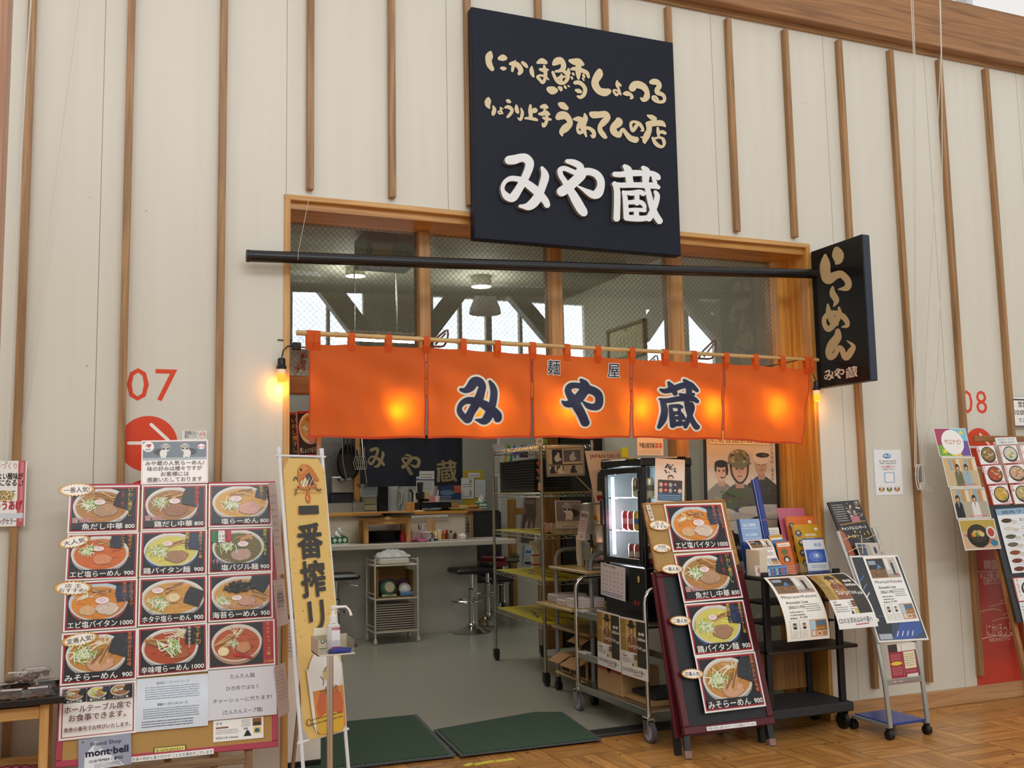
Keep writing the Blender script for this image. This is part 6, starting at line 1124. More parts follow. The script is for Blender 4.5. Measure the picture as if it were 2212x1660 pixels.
for i, (x, y) in enumerate(((2.2, 3.9), (2.9, 6.6))):
    l = bpy.data.lights.new('shop_fill_light', 'AREA'); l.size = 1.2; l.energy = 18; l.color = (1, .98, .94); o = bpy.data.objects.new('shop_fill_light', l); COL.objects.link(o); o.location = (x, y, 3.42)  # added fill lights without any fixture, brightening the shop inside
a, c = aY(792, 560, 2.0), aY(905, 510, 2.0); t = thing('duct_box', 'grey metal duct box with a beige hatch behind the leftmost transom pane', 'duct', ((a.x+c.x)/2, 2.2, a.z)); mb = MB(); mb.box(a.x, c.x, 2.0, 2.4, a.z, 3.48, .005); mb.build('duct', M('83878a', .4, .5, .12), t)
p, q = aY(803, 565, 1.99), aY(847, 527, 1.99); mb = MB(); mb.box(p.x, q.x, 1.98, 2.0, p.z, q.z, .008); mb.build('hatch', M('a89f8a', .5), t)
v = aY(1072, 558, 3.0); mb = MB(); mb.lathe([(0, -.03), (.04, -.028), (.05, 0), (.05, .02)], (v.x, 3.0, v.z), 16); mb.tube([(v.x, 3, v.z), (v.x, 3, 3.5)], .01, 6); one('heat_detector', mb, M('55534a', .6), 'small round detector hanging near the big sign behind the transom', 'detector', None, True)
# framed certificate on the right inner wall
XR = 4.497; a, c = aX(1398, 760, XR), aX(1316, 760, XR); q1, q2 = aX(1397, 692, XR), aX(1316, 710, XR)
T = frame((XR, c.y, a.z-.02), (0, -1, 0), (0, 0, 1)); w_ = c.y-a.y; h_ = (q1.z+q2.z)/2-a.z+.02
t = thing('framed_certificate', 'gold framed certificate on the inner right wall behind the transom', 'certificate', (XR, (a.y+c.y)/2, a.z-.02)); P = Pr(T, w_, h_, 'd9d0ae', .01); P.ell(w_/2, h_*.85, w_*.05, h_*.05, 'b8963a'); 
for i in range(6): P.vtext('表彰状御中様', w_*(.75-.1*i), h_*.7, h_*.07, '4a4638', .0)
P.done('certificate_sheet', PAPER, t); mb = MB(T)
for q in ((0, w_, 0, .03), (0, w_, h_-.03, h_), (0, .03, 0, h_), (w_-.03, w_, 0, h_)): mb = MB(T); mb.box(q[0], q[1], q[2], q[3], .008, .03, .004); mb.build('frame_bar', M('8a7440', .35, .3), t)
# hall pendants (seen only as reflections in the wired glass)
for px_, py_, Y, lab in ((1048, 678, -9.5, 'bell shaped hall pendant opposite the shop'),):
    v = refl(px_, py_, Y); t = thing('hall_pendant', lab, 'lamp', tuple(v)); mb = MB(); mb.lathe([(.27, 0), (.25, .1), (.17, .3), (.1, .42), (.06, .6), (.02, .62), (.02, 2.2)], v, 24); mb.build('bell_shade', M('efe9d6', .4), t, True); mb = MB(); mb.lathe([(0, .03), (.25, .03)], v, 24); mb.build('lamp_disc', M('fffbe8', .5, 0, 0, emit=12), t)
# ================================================================ WIRE RACK
nl, fl_ = Vector((3.13, 1.85, 0)), Vector((3.217, 3.11, 0)); e1 = (fl_-nl).normalized(); LR = (fl_-nl).length; e2 = Vector((e1.y, -e1.x, 0)); WR = .43
TR_ = frame(nl, e2, e1)
zr = lambda py: aY(1176, py, 1.85).z
ztop_, SZ = zr(951), [zr(p) for p in (961, 1066, 1157, 1257, 1352)]
t = thing('wire_rack', 'tall chrome wire rack with yellow shelf boards inside the entrance', 'rack', tuple(nl))
RUST = M('a9a7a2', .3, .9, .25, scale=30)
for u in (0, WR):
    for v in (0, LR):
        mb = MB(TR_); mb.tube([(u, v, .09), (u, v, ztop_)], .0125, 12)
        for z in SZ: mb.tube([(u, v, z-.03), (u, v, z+.01)], .0155, 12)
        mb.build('post', RUST, t, True)
        mb = MB(TR_); A = TR_ @ Matrix.Translation((u, v-.02, .045)) @ Matrix.Rotation(R(90), 4, 'Y'); k = MB(); k.lathe([(.03, -.016), (.044, -.012), (.044, .012), (.03, .016)], (0, 0, 0), 16, A); k.v = k.v; mb.box(u-.022, u-.016, v-.04, v+.015, .03, .095).box(u+.016, u+.022, v-.04, v+.015, .03, .095).box(u-.02, u+.02, v-.02, v+.02, .09, .1); k.T = None; k.v += mb.v; k.f += [tuple(i+len(k.v)-len(mb.v) for i in f) for f in mb.f]; k.build('caster', BLACK, t)
for si, z in enumerate(SZ):
    mb = MB(TR_)
    for (a, c) in (((0, 0), (0, LR)), ((WR, 0), (WR, LR)), ((0, 0), (WR, 0)), ((0, LR), (WR, LR))):
        L_ = math.hypot(c[0]-a[0], c[1]-a[1]); n = max(4, int(L_/.05)); P_ = lambda f_, zz: (a[0]+(c[0]-a[0])*f_, a[1]+(c[1]-a[1])*f_, zz)
        mb.tube([P_(0, z), P_(1, z)], .004, 6).tube([P_(0, z-.03), P_(1, z-.03)], .004, 6); mb.tube([P_(i/n, z if i % 2 else z-.03) for i in range(n+1)], .0025, 5)
    for i in range(1, 24): mb.tube([(0, LR*i/24, z-.002), (WR, LR*i/24, z-.002)], .002, 4)
    mb.build('wire_shelf', CHROME, t)
    if si:
        P = Pr(TR_ @ frame((.012, .012, z+.003), (1, 0, 0), (0, 1, 0)), WR-.024, LR-.024, 'd6c52a', .004); rg = rnd(si)
        for i in range(7): x, y = rg.uniform(.06, WR-.12), rg.uniform(.05, LR-.3); P.line([(x, y), (x+rg.uniform(-.04, .05), y+.08), (x+rg.uniform(-.03, .04), y+.2)], .022, '26240f', 2)
        P.done('yellow_board', GLOSS, t)
for i in range(12):
    z = SZ[1]+.008+.0225*i; mb = MB(TR_); mb.box(.05, .37, .3, 1.2, z, z+.008, .003).box(.045, .055, .295, 1.205, z+.004, z+.021).box(.365, .375, .295, 1.205, z+.004, z+.021).box(.05, .37, .295, .305, z+.004, z+.021).box(.05, .37, 1.195, 1.205, z+.004, z+.021)
    one('stacked_tray', mb, M('121214', .35), 'black rectangular tray in the stack on the wire rack', 'tray', 'black trays on the wire rack')
v = aZ(1157, 1229, SZ[3]); t = thing('spray_bottle', 'white spray bottle with a red label on the wire rack', 'bottle', (v.x, v.y, SZ[3])); o = (v.x, v.y, SZ[3]+.009)
mb = MB(); mb.lathe([(.034, 0), (.038, .01), (.038, .12), (.03, .15), (.015, .18), (.014, .2)], o, 18); mb.build('body', M('e3e0d2', .4), t, True)
mb = MB(); mb.lathe([(.0385, .03), (.0385, .115)], o, 18); mb.build('label', M('d9c8c0', .5), t, True); mb = MB(); mb.lathe([(.039, .02), (.039, .035)], o, 18).lathe([(.039, .105), (.039, .118)], o, 18); mb.build('red_band', M('b8323c', .5), t, True)
mb = MB(); mb.box(o[0]-.05, o[0]+.03, o[1]-.014, o[1]+.014, o[2]+.2, o[2]+.235, .006).box(o[0]-.035, o[0]-.025, o[1]-.006, o[1]+.006, o[2]+.15, o[2]+.2, .003); mb.build('trigger_head', M('ddd8c4', .4), t)
TY = frame((0, 1.8, 0), (1, 0, 0), (0, 0, 1))
t = thing('framed_photos', 'silver framed cat photographs hung on the end of the wire rack', 'picture frame', tuple(aY(1218, 1027, 1.8)))
P = sheet('', '', '', TY, ((1182, 968), (1258, 966), (1256, 1025), (1181, 1028)), 'cdb78d', .012); w_, h_ = P.w, P.h
for q, c1, c2 in (((.13, .4, .42, .93), '3a3036', 'd9cfc0'), ((.46, .47, .95, .9), '6a5f66', 'cbbfb0'), ((.03, .06, .22, .33), 'd8cbb4', '3a3230'), ((.25, .06, .45, .33), '4a4244', 'd8ccb8'), ((.48, .06, .95, .33), 'b9aa94', '3a3230')):
    P.rect(w_*q[0], h_*q[1], w_*q[2], h_*q[3], c1); cx, cy = w_*(q[0]+q[2])/2, h_*(q[1]+q[3])/2; P.clip = (w_*q[0], h_*q[1], w_*q[2], h_*q[3]); P.ell(cx, cy-h_*.06, w_*.08, h_*.13, c2); P.ell(cx+w_*.02, cy+h_*.08, w_*.05, h_*.07, c2); P.ell(cx-w_*.02, cy+h_*.1, w_*.02, h_*.04, '2a2426'); P.ell(cx+w_*.06, cy-h_*.1, w_*.06, h_*.05, c2); P.clip = None
P.rect(0, h_*.35, w_, h_*.39, '3a2a28'); TFf = P.T.copy(); P.done('photo_sheet', PAPER, t)
for q in ((-.01, w_+.01, -.012, .008), (-.01, w_+.01, h_-.008, h_+.012), (-.012, .006, 0, h_), (w_-.006, w_+.012, 0, h_)): mb = MB(TFf); mb.box(q[0], q[1], q[2], q[3], .002, .02, .003); mb.build('frame_bar', STEEL, t)
mb = MB(); mb.bar(aY(1165, 948, 1.82), aY(1290, 1075, 1.82), .012, .006); one('wood_lath', mb, M('b9a07c', .6), 'thin pale lath slanting behind the framed cat photographs', 'lath')
# cat calendar, basket, plush, flower
TYl = frame((0, 1.83, SZ[2]+.01), (1, 0, 0), (0, .12, 1)); P = sheet('', '', '', TYl, ((1197, 1081), (1254, 1083), (1256, 1141), (1202, 1143)), 'e2d8d4', .003); w_, h_ = P.w, P.h; P.rect(w_*.02, h_*.98, w_*.98, h_*.99, 'b8586a'); P.rect(w_*.04, h_*.26, w_*.98, h_*.97, '7d7880'); P.clip = (w_*.04, h_*.26, w_*.98, h_*.97); cat_face(P, w_*.45, h_*.68, w_*.26, flip=1, cap='c9c4ce', stripe='5a4a6a'); P.clip = None
P.text('とうふ', w_*.65, h_*.84, h_*.12, 'd8c05a', wd=w_*.3); P.text('みやぐらめん', w_*.5, h_*.16, h_*.13, 'b8a53a', 'c', .02, wd=w_*.84); P.text('○×○×○×○', w_*.5, h_*.05, h_*.07, '5a4a3a', 'c', wd=w_*.5); tag(P.done('cat_calendar', GLOSS), 'kitten calendar card standing on the basket of the wire rack', 'calendar')
a, c = aY(1194, 1161, 1.87), aY(1252, 1143, 1.87); t = thing('wire_basket', 'pale perforated plastic basket on the end of the wire rack', 'basket', ((a.x+c.x)/2, 1.95, SZ[2])); zb_ = SZ[2]+.008; hb = .075
mb = MB(); mb.box(a.x, c.x, 1.87, 2.1, zb_, zb_+.006)
for i in range(12): x = a.x+(c.x-a.x)*i/11; mb.box(x-.004, x+.004, 1.87, 1.876, zb_, zb_+hb)
for j in range(5): z = zb_+hb*j/4; mb.box(a.x, c.x, 1.868, 1.878, z-.003, z+.003)
mb.box(a.x, a.x+.006, 1.87, 2.1, zb_, zb_+hb).box(c.x-.006, c.x, 1.87, 2.1, zb_, zb_+hb).box(a.x, c.x, 2.094, 2.1, zb_, zb_+hb); mb.build('basket_body', M('d3ccb8', .5), t)
v = aY(1185, 1152, 1.9); mb = MB(); mb.ball((v.x, 1.93, SZ[2]+.05), .038, 12, (1, 1, 1.05)); mb.ball((v.x+.03, 1.91, SZ[2]+.08), .014, 8).ball((v.x-.025, 1.91, SZ[2]+.085), .014, 8).ball((v.x+.02, 1.9, SZ[2]+.03), .012, 8); one('plush_toy', mb, M('d9a9a0', .9, 0, .15, scale=60), 'small round pink plush beside the basket on the wire rack', 'plush toy', None, True)
v = aY(1165, 954, 1.82); t = thing('flower_ornament', 'white and green flower ornament with hanging charms on the rack post', 'ornament', tuple(v)); mb = MB()
for k in range(5): a_ = k*1.257; mb.ball((v.x-.005+.022*math.cos(a_), 1.8, v.z+.022*math.sin(a_)), .018, 8, (1.1, .3, 1.1))
mb.build('petals', M('e8e4d4', .6), t, True); mb = MB(); mb.ball((v.x-.005, 1.795, v.z), .012, 8); mb.build('flower_centre', M('d8b43a', .6), t, True); mb = MB(); mb.ball((v.x+.04, 1.8, v.z+.0), .022, 8, (1.2, .4, .9)); mb.build('leaf', M('7fa03a', .6), t, True)
mb = MB(); mb.tube([aY(1163, 958, 1.8), aY(1165, 1058, 1.8)], .0015, 5); mb.build('string', M('b9a98a', .7), t)
for py_, c1 in ((1003, 'a8552f'), (1019, 'b0633a'), (1035, '6a6a62')): q = aY(1163, py_, 1.8); mb = MB(); mb.add([(q.x-.022, 1.8, q.z+.015), (q.x+.025, 1.8, q.z+.02), (q.x+.004, 1.8, q.z-.022), (q.x, 1.788, q.z)], [(0, 1, 3), (1, 2, 3), (2, 0, 3), (0, 2, 1)]); mb.build('paper_crane', M(c1, .7, 0, .3, scale=60), t)
q = aY(1165, 1052, 1.8); mb = MB(); mb.box(q.x-.01, q.x+.01, 1.797, 1.8, q.z-.03, q.z+.03); mb.build('name_tag', M('d09a80', .7), t)
# posters on the far wall, seen through the rack
TF = frame((0, 6.78, 0), (1, 0, 0), (0, 0, 1))
P = sheet('', '', '', TF, ((1064, 960), (1142, 962), (1142, 1030), (1064, 1030)), 'd3cfc6'); w_, h_ = P.w, P.h; P.scrib(w_*.03, h_*.1, w_*.22, h_*.8, 12, '77736c', 3); P.rect(w_*.78, h_*.6, w_*.98, h_*.98, '3a3028'); P.scrib(w_*.78, h_*.1, w_*.98, h_*.56, 8, '77736c', 4)
for st, c1 in ((((.38, .95), (.36, .6), (.34, .3)), 'c9b52a'), (((.44, .95), (.52, .7), (.48, .4)), '3a9a52'), (((.4, .35), (.5, .2), (.42, .08)), 'd0c030')): P.line([(w_*a, h_*b) for a, b in st], w_*.07, c1, 4)
for st, c1 in ((((.55, .88), (.72, .9)), '2a52b0'), (((.6, .95), (.62, .6)), '2a52b0'), (((.56, .72), (.74, .74), (.76, .62)), '4a3aa0'), (((.58, .3), (.7, .34), (.74, .18), (.7, .08)), '2f4ab0')): P.line([(w_*a, h_*b) for a, b in st], w_*.05, c1, 4)
tag(P.done('newspaper_poster'), 'pale poster with bright rainbow brush lettering behind the wire rack', 'poster')
P = sheet('', '', '', TF, ((1130, 1070), (1157, 1072), (1157, 1175), (1131, 1172)), '5e4a42'); w_, h_ = P.w, P.h; P.scrib(w_*.1, h_*.82, w_*.8, h_*.92, 3, 'c9b9a9', 3)
for i in range(3): P.ell(w_*(.3+.2*i), h_*(.45+.03*(i % 2)), w_*.08, h_*.05, '8a6a54'); P.ell(w_*(.3+.2*i), h_*.3, w_*.13, h_*.16, ('c9b8a0', '6a5040', 'a08a72')[i])
tag(P.done('group_poster'), 'brown poster of a small group seen low behind the wire rack', 'poster')
P = sheet('', '', '', TF, ((1131, 1178), (1160, 1180), (1160, 1224), (1132, 1222)), 'b9c2c8'); w_, h_ = P.w, P.h; P.rect(w_*.1, h_*.6, w_*.9, h_*.75, '3a7ac0'); P.rect(w_*.1, h_*.05, w_*.9, h_*.2, '2a2a2c'); P.scrib(w_*.1, h_*.25, w_*.9, h_*.55, 3, '6a7480', 2); tag(P.done('blue_notice'), 'white and blue notice under the brown group poster', 'notice')
a, c = aY(1101, 1220, 6.5), aY(1115, 1078, 6.5); mb = MB(); mb.box(a.x, c.x, 6.5, 6.56, .004, c.z, .01).box(c.x, c.x+.14, 6.52, 6.54, c.z-.2, c.z-.12, .005); one('wooden_hook_post', mb, wood('a8772e', '7a521a', 'z'), 'brown wooden post with a short arm behind the wire rack', 'post')
# wooden pillar and black cabinet behind the rack
a, c = aY(1178, 1200, 3.4).x, aY(1213, 1200, 3.4).x; mb = MB(); mb.box(a, c, 3.41, 3.6, .004, 2.3, .004); one('wooden_pillar', mb, wood('9a6a2c', '6d4717', 'z', .4), 'brown wooden pillar right behind the wire rack', 'pillar')
t = thing('black_cabinet', 'black glass fronted cabinet behind the rack and the water dispenser', 'cabinet', (4.2, 3.6, .004)); mb = MB(); mb.box(c+.02, 4.49, 3.42, 3.9, .004, 2.0, .006); mb.build('body', M('141414', .3), t); mb = MB(); mb.box(c+.06, 4.44, 3.41, 3.42, .9, 1.9, .003); mb.build('glass_door', M('1f2224', .08, 0, .1), t)
for z in (1.05, 1.25): mb = MB(); mb.box(c+.2, c+.36, 3.405, 3.41, z, z+.05); mb.build('label_strip', M('6a6a66', .6), t)
# ================================================================ WOODEN SERVING CART WITH WATER
xc = 3.1; S1, S2, S3 = aX(1225, 1229, xc).z, aX(1195, 1307, 3.0).z, aX(1230, 1361, xc).z; GREY = M('8d9094', .4, .5); SHW = wood('cdb277', 'b4965a', 'y', .35)
ya, yb2 = aX(1265, 1240, xc).y, aX(1184, 1218, xc).y
t = thing('wooden_cart', 'grey framed cart with pale wooden shelves under the water dispenser', 'cart', (3.3, 1.4, 0))
mb = MB(); mb.box(xc, 3.52, ya, yb2, S1-.022, S1, .006); mb.build('shelf', SHW, t)
mb = MB(); mb.box(2.98, 3.45, aX(1233, 1320, 2.98).y, aX(1158, 1294, 2.98).y, S2-.022, S2, .006); mb.build('pull_out_shelf', SHW, t)
mb = MB(); mb.box(xc, 3.52, ya, yb2-.02, S3-.022, S3, .006); mb.build('shelf', wood('a98b5e', '8a6d44', 'y', .4), t)
mb = MB(); mb.box(xc+.02, 3.5, ya+.02, yb2-.04, .13, .15, .004); mb.build('shelf', SHW, t)
for y in (ya+.02, yb2-.03):
    mb = MB(); mb.tube([(xc+.05, y, .1), (xc+.05, y, S1+.06), (xc+.07, y, S1+.1), (xc+.12, y, S1+.12), (xc+.3, y, S1+.12), (xc+.36, y, S1+.1), (xc+.38, y, S1+.06), (xc+.38, y, .1)], .016, 8); mb.build('end_frame', GREY, t, True)
    for x in (xc+.05, xc+.38): mb = MB(); A = Matrix.Translation((x, y, .035)) @ Matrix.Rotation(R(90), 4, 'Y'); mb.lathe([(.02, -.022), (.034, -.018), (.034, .018), (.02, .022)], (0, 0, 0), 14, A); mb.box(x-.015, x+.015, y-.02, y+.02, .045, .1, .004); mb.build('caster', BLACK, t)
dcx = aY(1300, 1150, 1.3).x; o = (dcx, 1.3, 0); zt5 = aY(1275, 1086, 1.15).z; zb5 = S1+.06
t = thing('water_dispenser', 'round stainless water dispenser with a brass tap', 'dispenser', (dcx, 1.3, S1))
mb = MB(); mb.lathe([(.145, zb5), (.15, zb5+.01), (.15, zb5+.12), (.153, zb5+.125), (.15, zb5+.13), (.15, zb5+.25), (.153, zb5+.255), (.15, zb5+.26), (.15, zt5-.02), (.14, zt5-.005), (0, zt5)], o, 32); mb.build('tank', STEEL, t, True)
for k in range(3): a_ = k*2.1+.9; mb = MB(); x, y = dcx+.12*math.cos(a_), 1.3+.12*math.sin(a_); mb.tube([(x, y, S1+.001), (x, y, zb5+.01)], .012, 8); mb.build('foot', STEEL, t)
v = aY(1256, 1183, 1.2); dv = Vector((-.75, -.66, 0)); p0_ = Vector((dcx, 1.3, v.z))+dv*.145
mb = MB(); mb.tube([p0_, p0_+dv*.04, p0_+dv*.065+Vector((0, 0, -.01)), p0_+dv*.07+Vector((0, 0, -.05))], [.014, .013, .014, .009], 10); mb.build('tap', M('b59a5a', .25, .9), t, True)
mb = MB(); q = p0_+dv*.062; mb.tube([q, q+Vector((0, 0, .05))], .012, 8).tube([q+Vector((0, 0, .05)), q+Vector((0, 0, .09))], .009, 8).box(q.x-.03, q.x+.006, q.y-.008, q.y+.008, q.z+.035, q.z+.05, .002); mb.build('tap_lever', BLACK, t)
T = frame((0, 1.125, 0), (.98, -.2, 0), (0, 0, 1)); T.col[3][0] = dcx-.12
P = sheet('', '', '', T, ((1249, 1103), (1266, 1105), (1270, 1170), (1252, 1166)), 'ded8d6', z=0); w_, h_ = P.w, P.h; P.text('飲料水', w_*.5, h_*.78, h_*.16, '3a4a7a', 'c', wd=w_*.8); P.scrib(w_*.12, h_*.3, w_*.88, h_*.7, 5, 'c4707a', 4); P.text('↓', w_*.5, h_*.08, h_*.16, 'c4505a', 'c'); tag(P.done('water_notice'), 'narrow paper about drinking water hung on the steel dispenser', 'notice')
P = sheet('', '', '', frame((0, 1.148, 0), (1, 0, 0), (0, 0, 1)), ((1279, 1110), (1291, 1110), (1291, 1124), (1279, 1124)), None, z=0); w_, h_ = P.w, P.h; P.poly([(0, 0), (w_, 0), (w_/2, h_)], 'c9b23a'); P.poly([(w_*.2, h_*.1), (w_*.8, h_*.1), (w_/2, h_*.7)], 'a8402a'); tag(P.done('warning_sticker'), 'small triangular warning sticker on the steel dispenser', 'sticker')
v = aY(1243, 1217, 1.55)
for i in range(8): mb = MB(); zz = S1+.035*0+.001+.022*i; mb.lathe([(.024, 0), (.033, .075), (.031, .075), (.022, .004), (0, .003)], (v.x+.02, 1.5, zz), 16); one('paper_cup', mb, M('e6e2d6', .7), 'white paper cup in the upside stack beside the tap', 'cup', 'paper cups', True)
v = aY(1258, 1228, 1.15); mb = MB(); mb.box(3.16, 3.42, ya+.02, ya+.13, S1+.001, S1+.013, .003); one('drip_tray', mb, M('7a6a5c', .4), 'brown drip tray at the front of the wooden cart', 'tray'); mb = MB(); mb.box(3.18, 3.4, ya+.03, ya+.12, S1+.0135, S1+.019, .001); one('folded_cloth', mb, M('cfa9b0', .9), 'pink folded cloth on the brown drip tray', 'cloth')
y3 = aX(1233, 1320, 2.98).y; y4 = aX(1158, 1294, 2.98).y
mb = MB(); mb.box(3.05, 3.3, y4-.22, y4-.04, S2+.001, S2+.06, .01); one('plastic_tub', mb, M('d8d4cc', .2, alpha=.5), 'clear plastic tub at the back of the pull out shelf', 'tub')
for i, (yy, n, c1, lab) in enumerate(((y3+.23, 3, 'd9c9c4', 'shallow pale tray in the middle of the pull out shelf'), (y3+.06, 5, 'e2dcda', 'white tray in the front stack on the pull out shelf'))):
    for k in range(n): z = S2+.001+.013*k; mb = MB(); mb.box(3.02, 3.25, yy-.05, yy+.09, z, z+.012, .004); one('flat_tray', mb, M(c1, .4), lab, 'tray', 'flat trays %d' % i if 0 else ('middle flat trays' if i == 0 else 'front flat trays'))
P = Pr(frame((3.03, y3+.02, S2+.0665), (0, 1, 0), (-1, 0, 0)) @ Matrix.Translation((0, -.2, 0)), .11, .18, 'e9e4e2', .001); P.rect(.02, .03, .09, .1, 'c05a60'); tag(P.done('red_print_card'), 'card with a red print on the front tray stack', 'card')
def carton(x0, x1, y0, y1, z0, z1, lab, op=True):
    t = thing('cardboard_box', lab, 'box', ((x0+x1)/2, (y0+y1)/2, z0)); k = .004
    for q in ((x0, x0+k, y0, y1, z0, z1), (x1-k, x1, y0, y1, z0, z1), (x0, x1, y1-k, y1, z0, z1), (x0, x1, y0, y1, z0, z0+k), (x0, x1, y0, y1, z1-k, z1)): mb = MB(); mb.box(*q); mb.build('box_side', CARD, t)
    mb = MB(); mb.add([(x0-.001, y0, z1), (x0-.001, y1, z1), (x0-.1, y1, z1-.05), (x0-.1, y0, z1-.05), (x0-.001, y0, z1+.004), (x0-.001, y1, z1+.004), (x0-.1, y1, z1-.046), (x0-.1, y0, z1-.046)], [(0, 1, 2, 3), (7, 6, 5, 4), (0, 3, 7, 4), (1, 5, 6, 2), (2, 6, 7, 3), (0, 4, 5, 1)]); mb.build('flap', CARD, t)
    mb = MB(); mb.box(x0-.003, x0, y0+.03, y1-.03, z0+.02, z1-.03); mb.build('opening_shade', M('2a2018', .8), t)  # dark sheet stands in for the shaded inside of the box
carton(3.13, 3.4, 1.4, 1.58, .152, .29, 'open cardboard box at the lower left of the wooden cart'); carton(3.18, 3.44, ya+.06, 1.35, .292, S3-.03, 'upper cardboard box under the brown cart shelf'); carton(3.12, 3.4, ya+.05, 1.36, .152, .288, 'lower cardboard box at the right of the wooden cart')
# ================================================================ STEEL TROLLEY WITH DRINKS FRIDGE
x0t, x1t, y0t, y1t = 2.99, 3.46, .06, 1.0
zbot = aX(1340, 1512, 2.99).z; zsh = aX(1378, 1337, 3.08).z-.01
t = thing('steel_trolley', 'stainless trolley on large grey wheels under the drinks fridge', 'trolley', ((x0t+x1t)/2, .5, 0))
for y in (y0t, y1t):
    pts = [(x0t, y, .14), (x0t, y, .80)]+[(x0t+.08-.08*math.cos(a_), y, .80+.08*math.sin(a_)) for a_ in (.4, .8, 1.2, 1.57)]+[(x1t-.08, y, .88)]+[(x1t-.08+.08*math.sin(a_), y, .8+.08*math.cos(a_)) for a_ in (.4, .8, 1.2, 1.57)]+[(x1t, y, .14)]
    mb = MB(); mb.tube(pts, .0145, 10); mb.build('end_hoop', CHROME, t, True)
    for x in (x0t, x1t):
        mb = MB(); A = Matrix.Translation((x-.01, y-.03, .06)) @ Matrix.Rotation(R(90), 4, 'Y'); mb.lathe([(.046, -.016), (.06, -.012), (.06, .012), (.046, .016)], (0, 0, 0), 24, A); w_o = mb.build('wheel', M('56565a', .6), t, True)
        mb = MB(); mb.lathe([(.0, -.0175), (.044, -.0165), (.044, .0165), (0, .0175)], (0, 0, 0), 20, A); mb.build('hub', M('9a9ab0', .4), w_o, True)
        mb = MB(); mb.box(x-.034, x-.03, y-.045, y+.01, .05, .14, .003).box(x+.01, x+.014, y-.045, y+.01, .05, .14, .003).box(x-.034, x+.014, y-.045, y+.02, .125, .145, .004); mb.build('fork', STEEL, t)
for z in (zbot, (zbot+zsh)/2-.03, zsh):
    mb = MB()
    if z != (zbot+zsh)/2-.03: mb.box(x0t, x1t, y0t, y1t, z-.02, z, .003)
    mb.box(x0t-.002, x0t+.012, y0t, y1t, z-.045, z, .002).box(x1t-.012, x1t+.002, y0t, y1t, z-.045, z, .002); mb.build('shelf', STEEL, t)
for z in (zsh, (zbot+zsh)/2-.03): mb = MB(); mb.box(x0t-.004, x0t+.05, y1t-.12, y1t-.02, z-.01, z+.003, .002); mb.build('white_tape', M('d5d5d2', .5), t)
TSd = frame((x0t-.012, 0, 0), (0, -1, 0), (0, 0, 1))
def person_print(P, x, y, s_, hair='2a2420', coat='8a5030', skin='d8a988', shirt='cfc4b4', hat=True, guitar=False):
    P.poly([(x-.32*s_, y-1.1*s_), (x-.3*s_, y-.3*s_), (x-.16*s_, y-.14*s_), (x+.16*s_, y-.14*s_), (x+.3*s_, y-.3*s_), (x+.34*s_, y-1.1*s_)], coat); P.poly([(x-.07*s_, y-.14*s_), (x+.07*s_, y-.14*s_), (x, y-.55*s_)], shirt); P.poly([(x-.025*s_, y-.2*s_), (x+.025*s_, y-.2*s_), (x, y-.6*s_)], '2a2420')
    P.ell(x, y+.06*s_, .17*s_, .22*s_, hair); P.ell(x, y+.03*s_, .11*s_, .16*s_, skin); P.ell(x-.045*s_, y+.05*s_, .018*s_, .012*s_, '2a1c18', 8); P.ell(x+.045*s_, y+.05*s_, .018*s_, .012*s_, '2a1c18', 8); P.line([(x-.03*s_, y-.05*s_), (x+.03*s_, y-.05*s_)], .014*s_, '9a5a50', 1); P.ell(x, y+.15*s_, .14*s_, .06*s_, hair)
    if hat: P.ell(x, y+.19*s_, .3*s_, .06*s_, '1f1a18'); P.ell(x, y+.28*s_, .17*s_, .12*s_, '2a2320')
def flyer_surprise(P):
    w_, h_ = P.w, P.h; P.rect(0, h_*.42, w_*.62, h_*.97, '9b7a34'); P.rect(w_*.2, h_*.42, w_*.6, h_*.97, 'b9964a'); P.ell(w_*.4, h_*.72, w_*.19, h_*.2, 'cfae62'); P.rect(w_*.62, h_*.2, w_*.96, h_*.97, '2b211b'); P.clip = (0, h_*.42, w_*.7, h_*.97); person_print(P, w_*.43, h_*.78, w_*.52); P.clip = None
    P.text('8/8', w_*.8, h_*.74, h_*.07, 'f0ece4', 'c', .05, wd=w_*.2); P.text('SAKEvin', w_*.8, h_*.65, h_*.07, 'f0ece4', 'c', .04, wd=w_*.28); P.text('Surprise', w_*.3, h_*.5, h_*.11, 'f2ece2', 'l', 0, wd=w_*.5); P.text('出演', w_*.82, h_*.49, h_*.05, 'f2ece2', wd=w_*.12); P.rect(w_*.03, h_*.91, w_*.07, h_*.94, 'c0432a'); P.scrib(w_*.04, h_*.66, w_*.3, h_*.72, 2, 'd8c8a0', 5)
    P.text('マサ', w_*.06, h_*.365, h_*.04, '333', wd=w_*.1); P.rect(w_*.06, h_*.33, w_*.24, h_*.35, '8a5a3c'); P.scrib(w_*.05, h_*.23, w_*.4, h_*.32, 3, '666', 6); P.scrib(w_*.43, h_*.26, w_*.54, h_*.39, 4, '666', 7); P.rect(w_*.52, h_*.3, w_*.62, h_*.4, '7a5028'); P.rect(w_*.53, h_*.2, w_*.61, h_*.28, 'c9b84a'); P.poly([(w_*.42, h_*.2), (w_*.5, h_*.2), (w_*.46, h_*.26)], '222')
    P.text('CDのお求めはみや蔵へ', w_*.04, h_*.08, h_*.085, '2a2440', 'l', 0, wd=w_*.86); P.line([(w_*.45, h_*.05), (w_*.78, h_*.055)], h_*.012, 'b83a4a', 1)
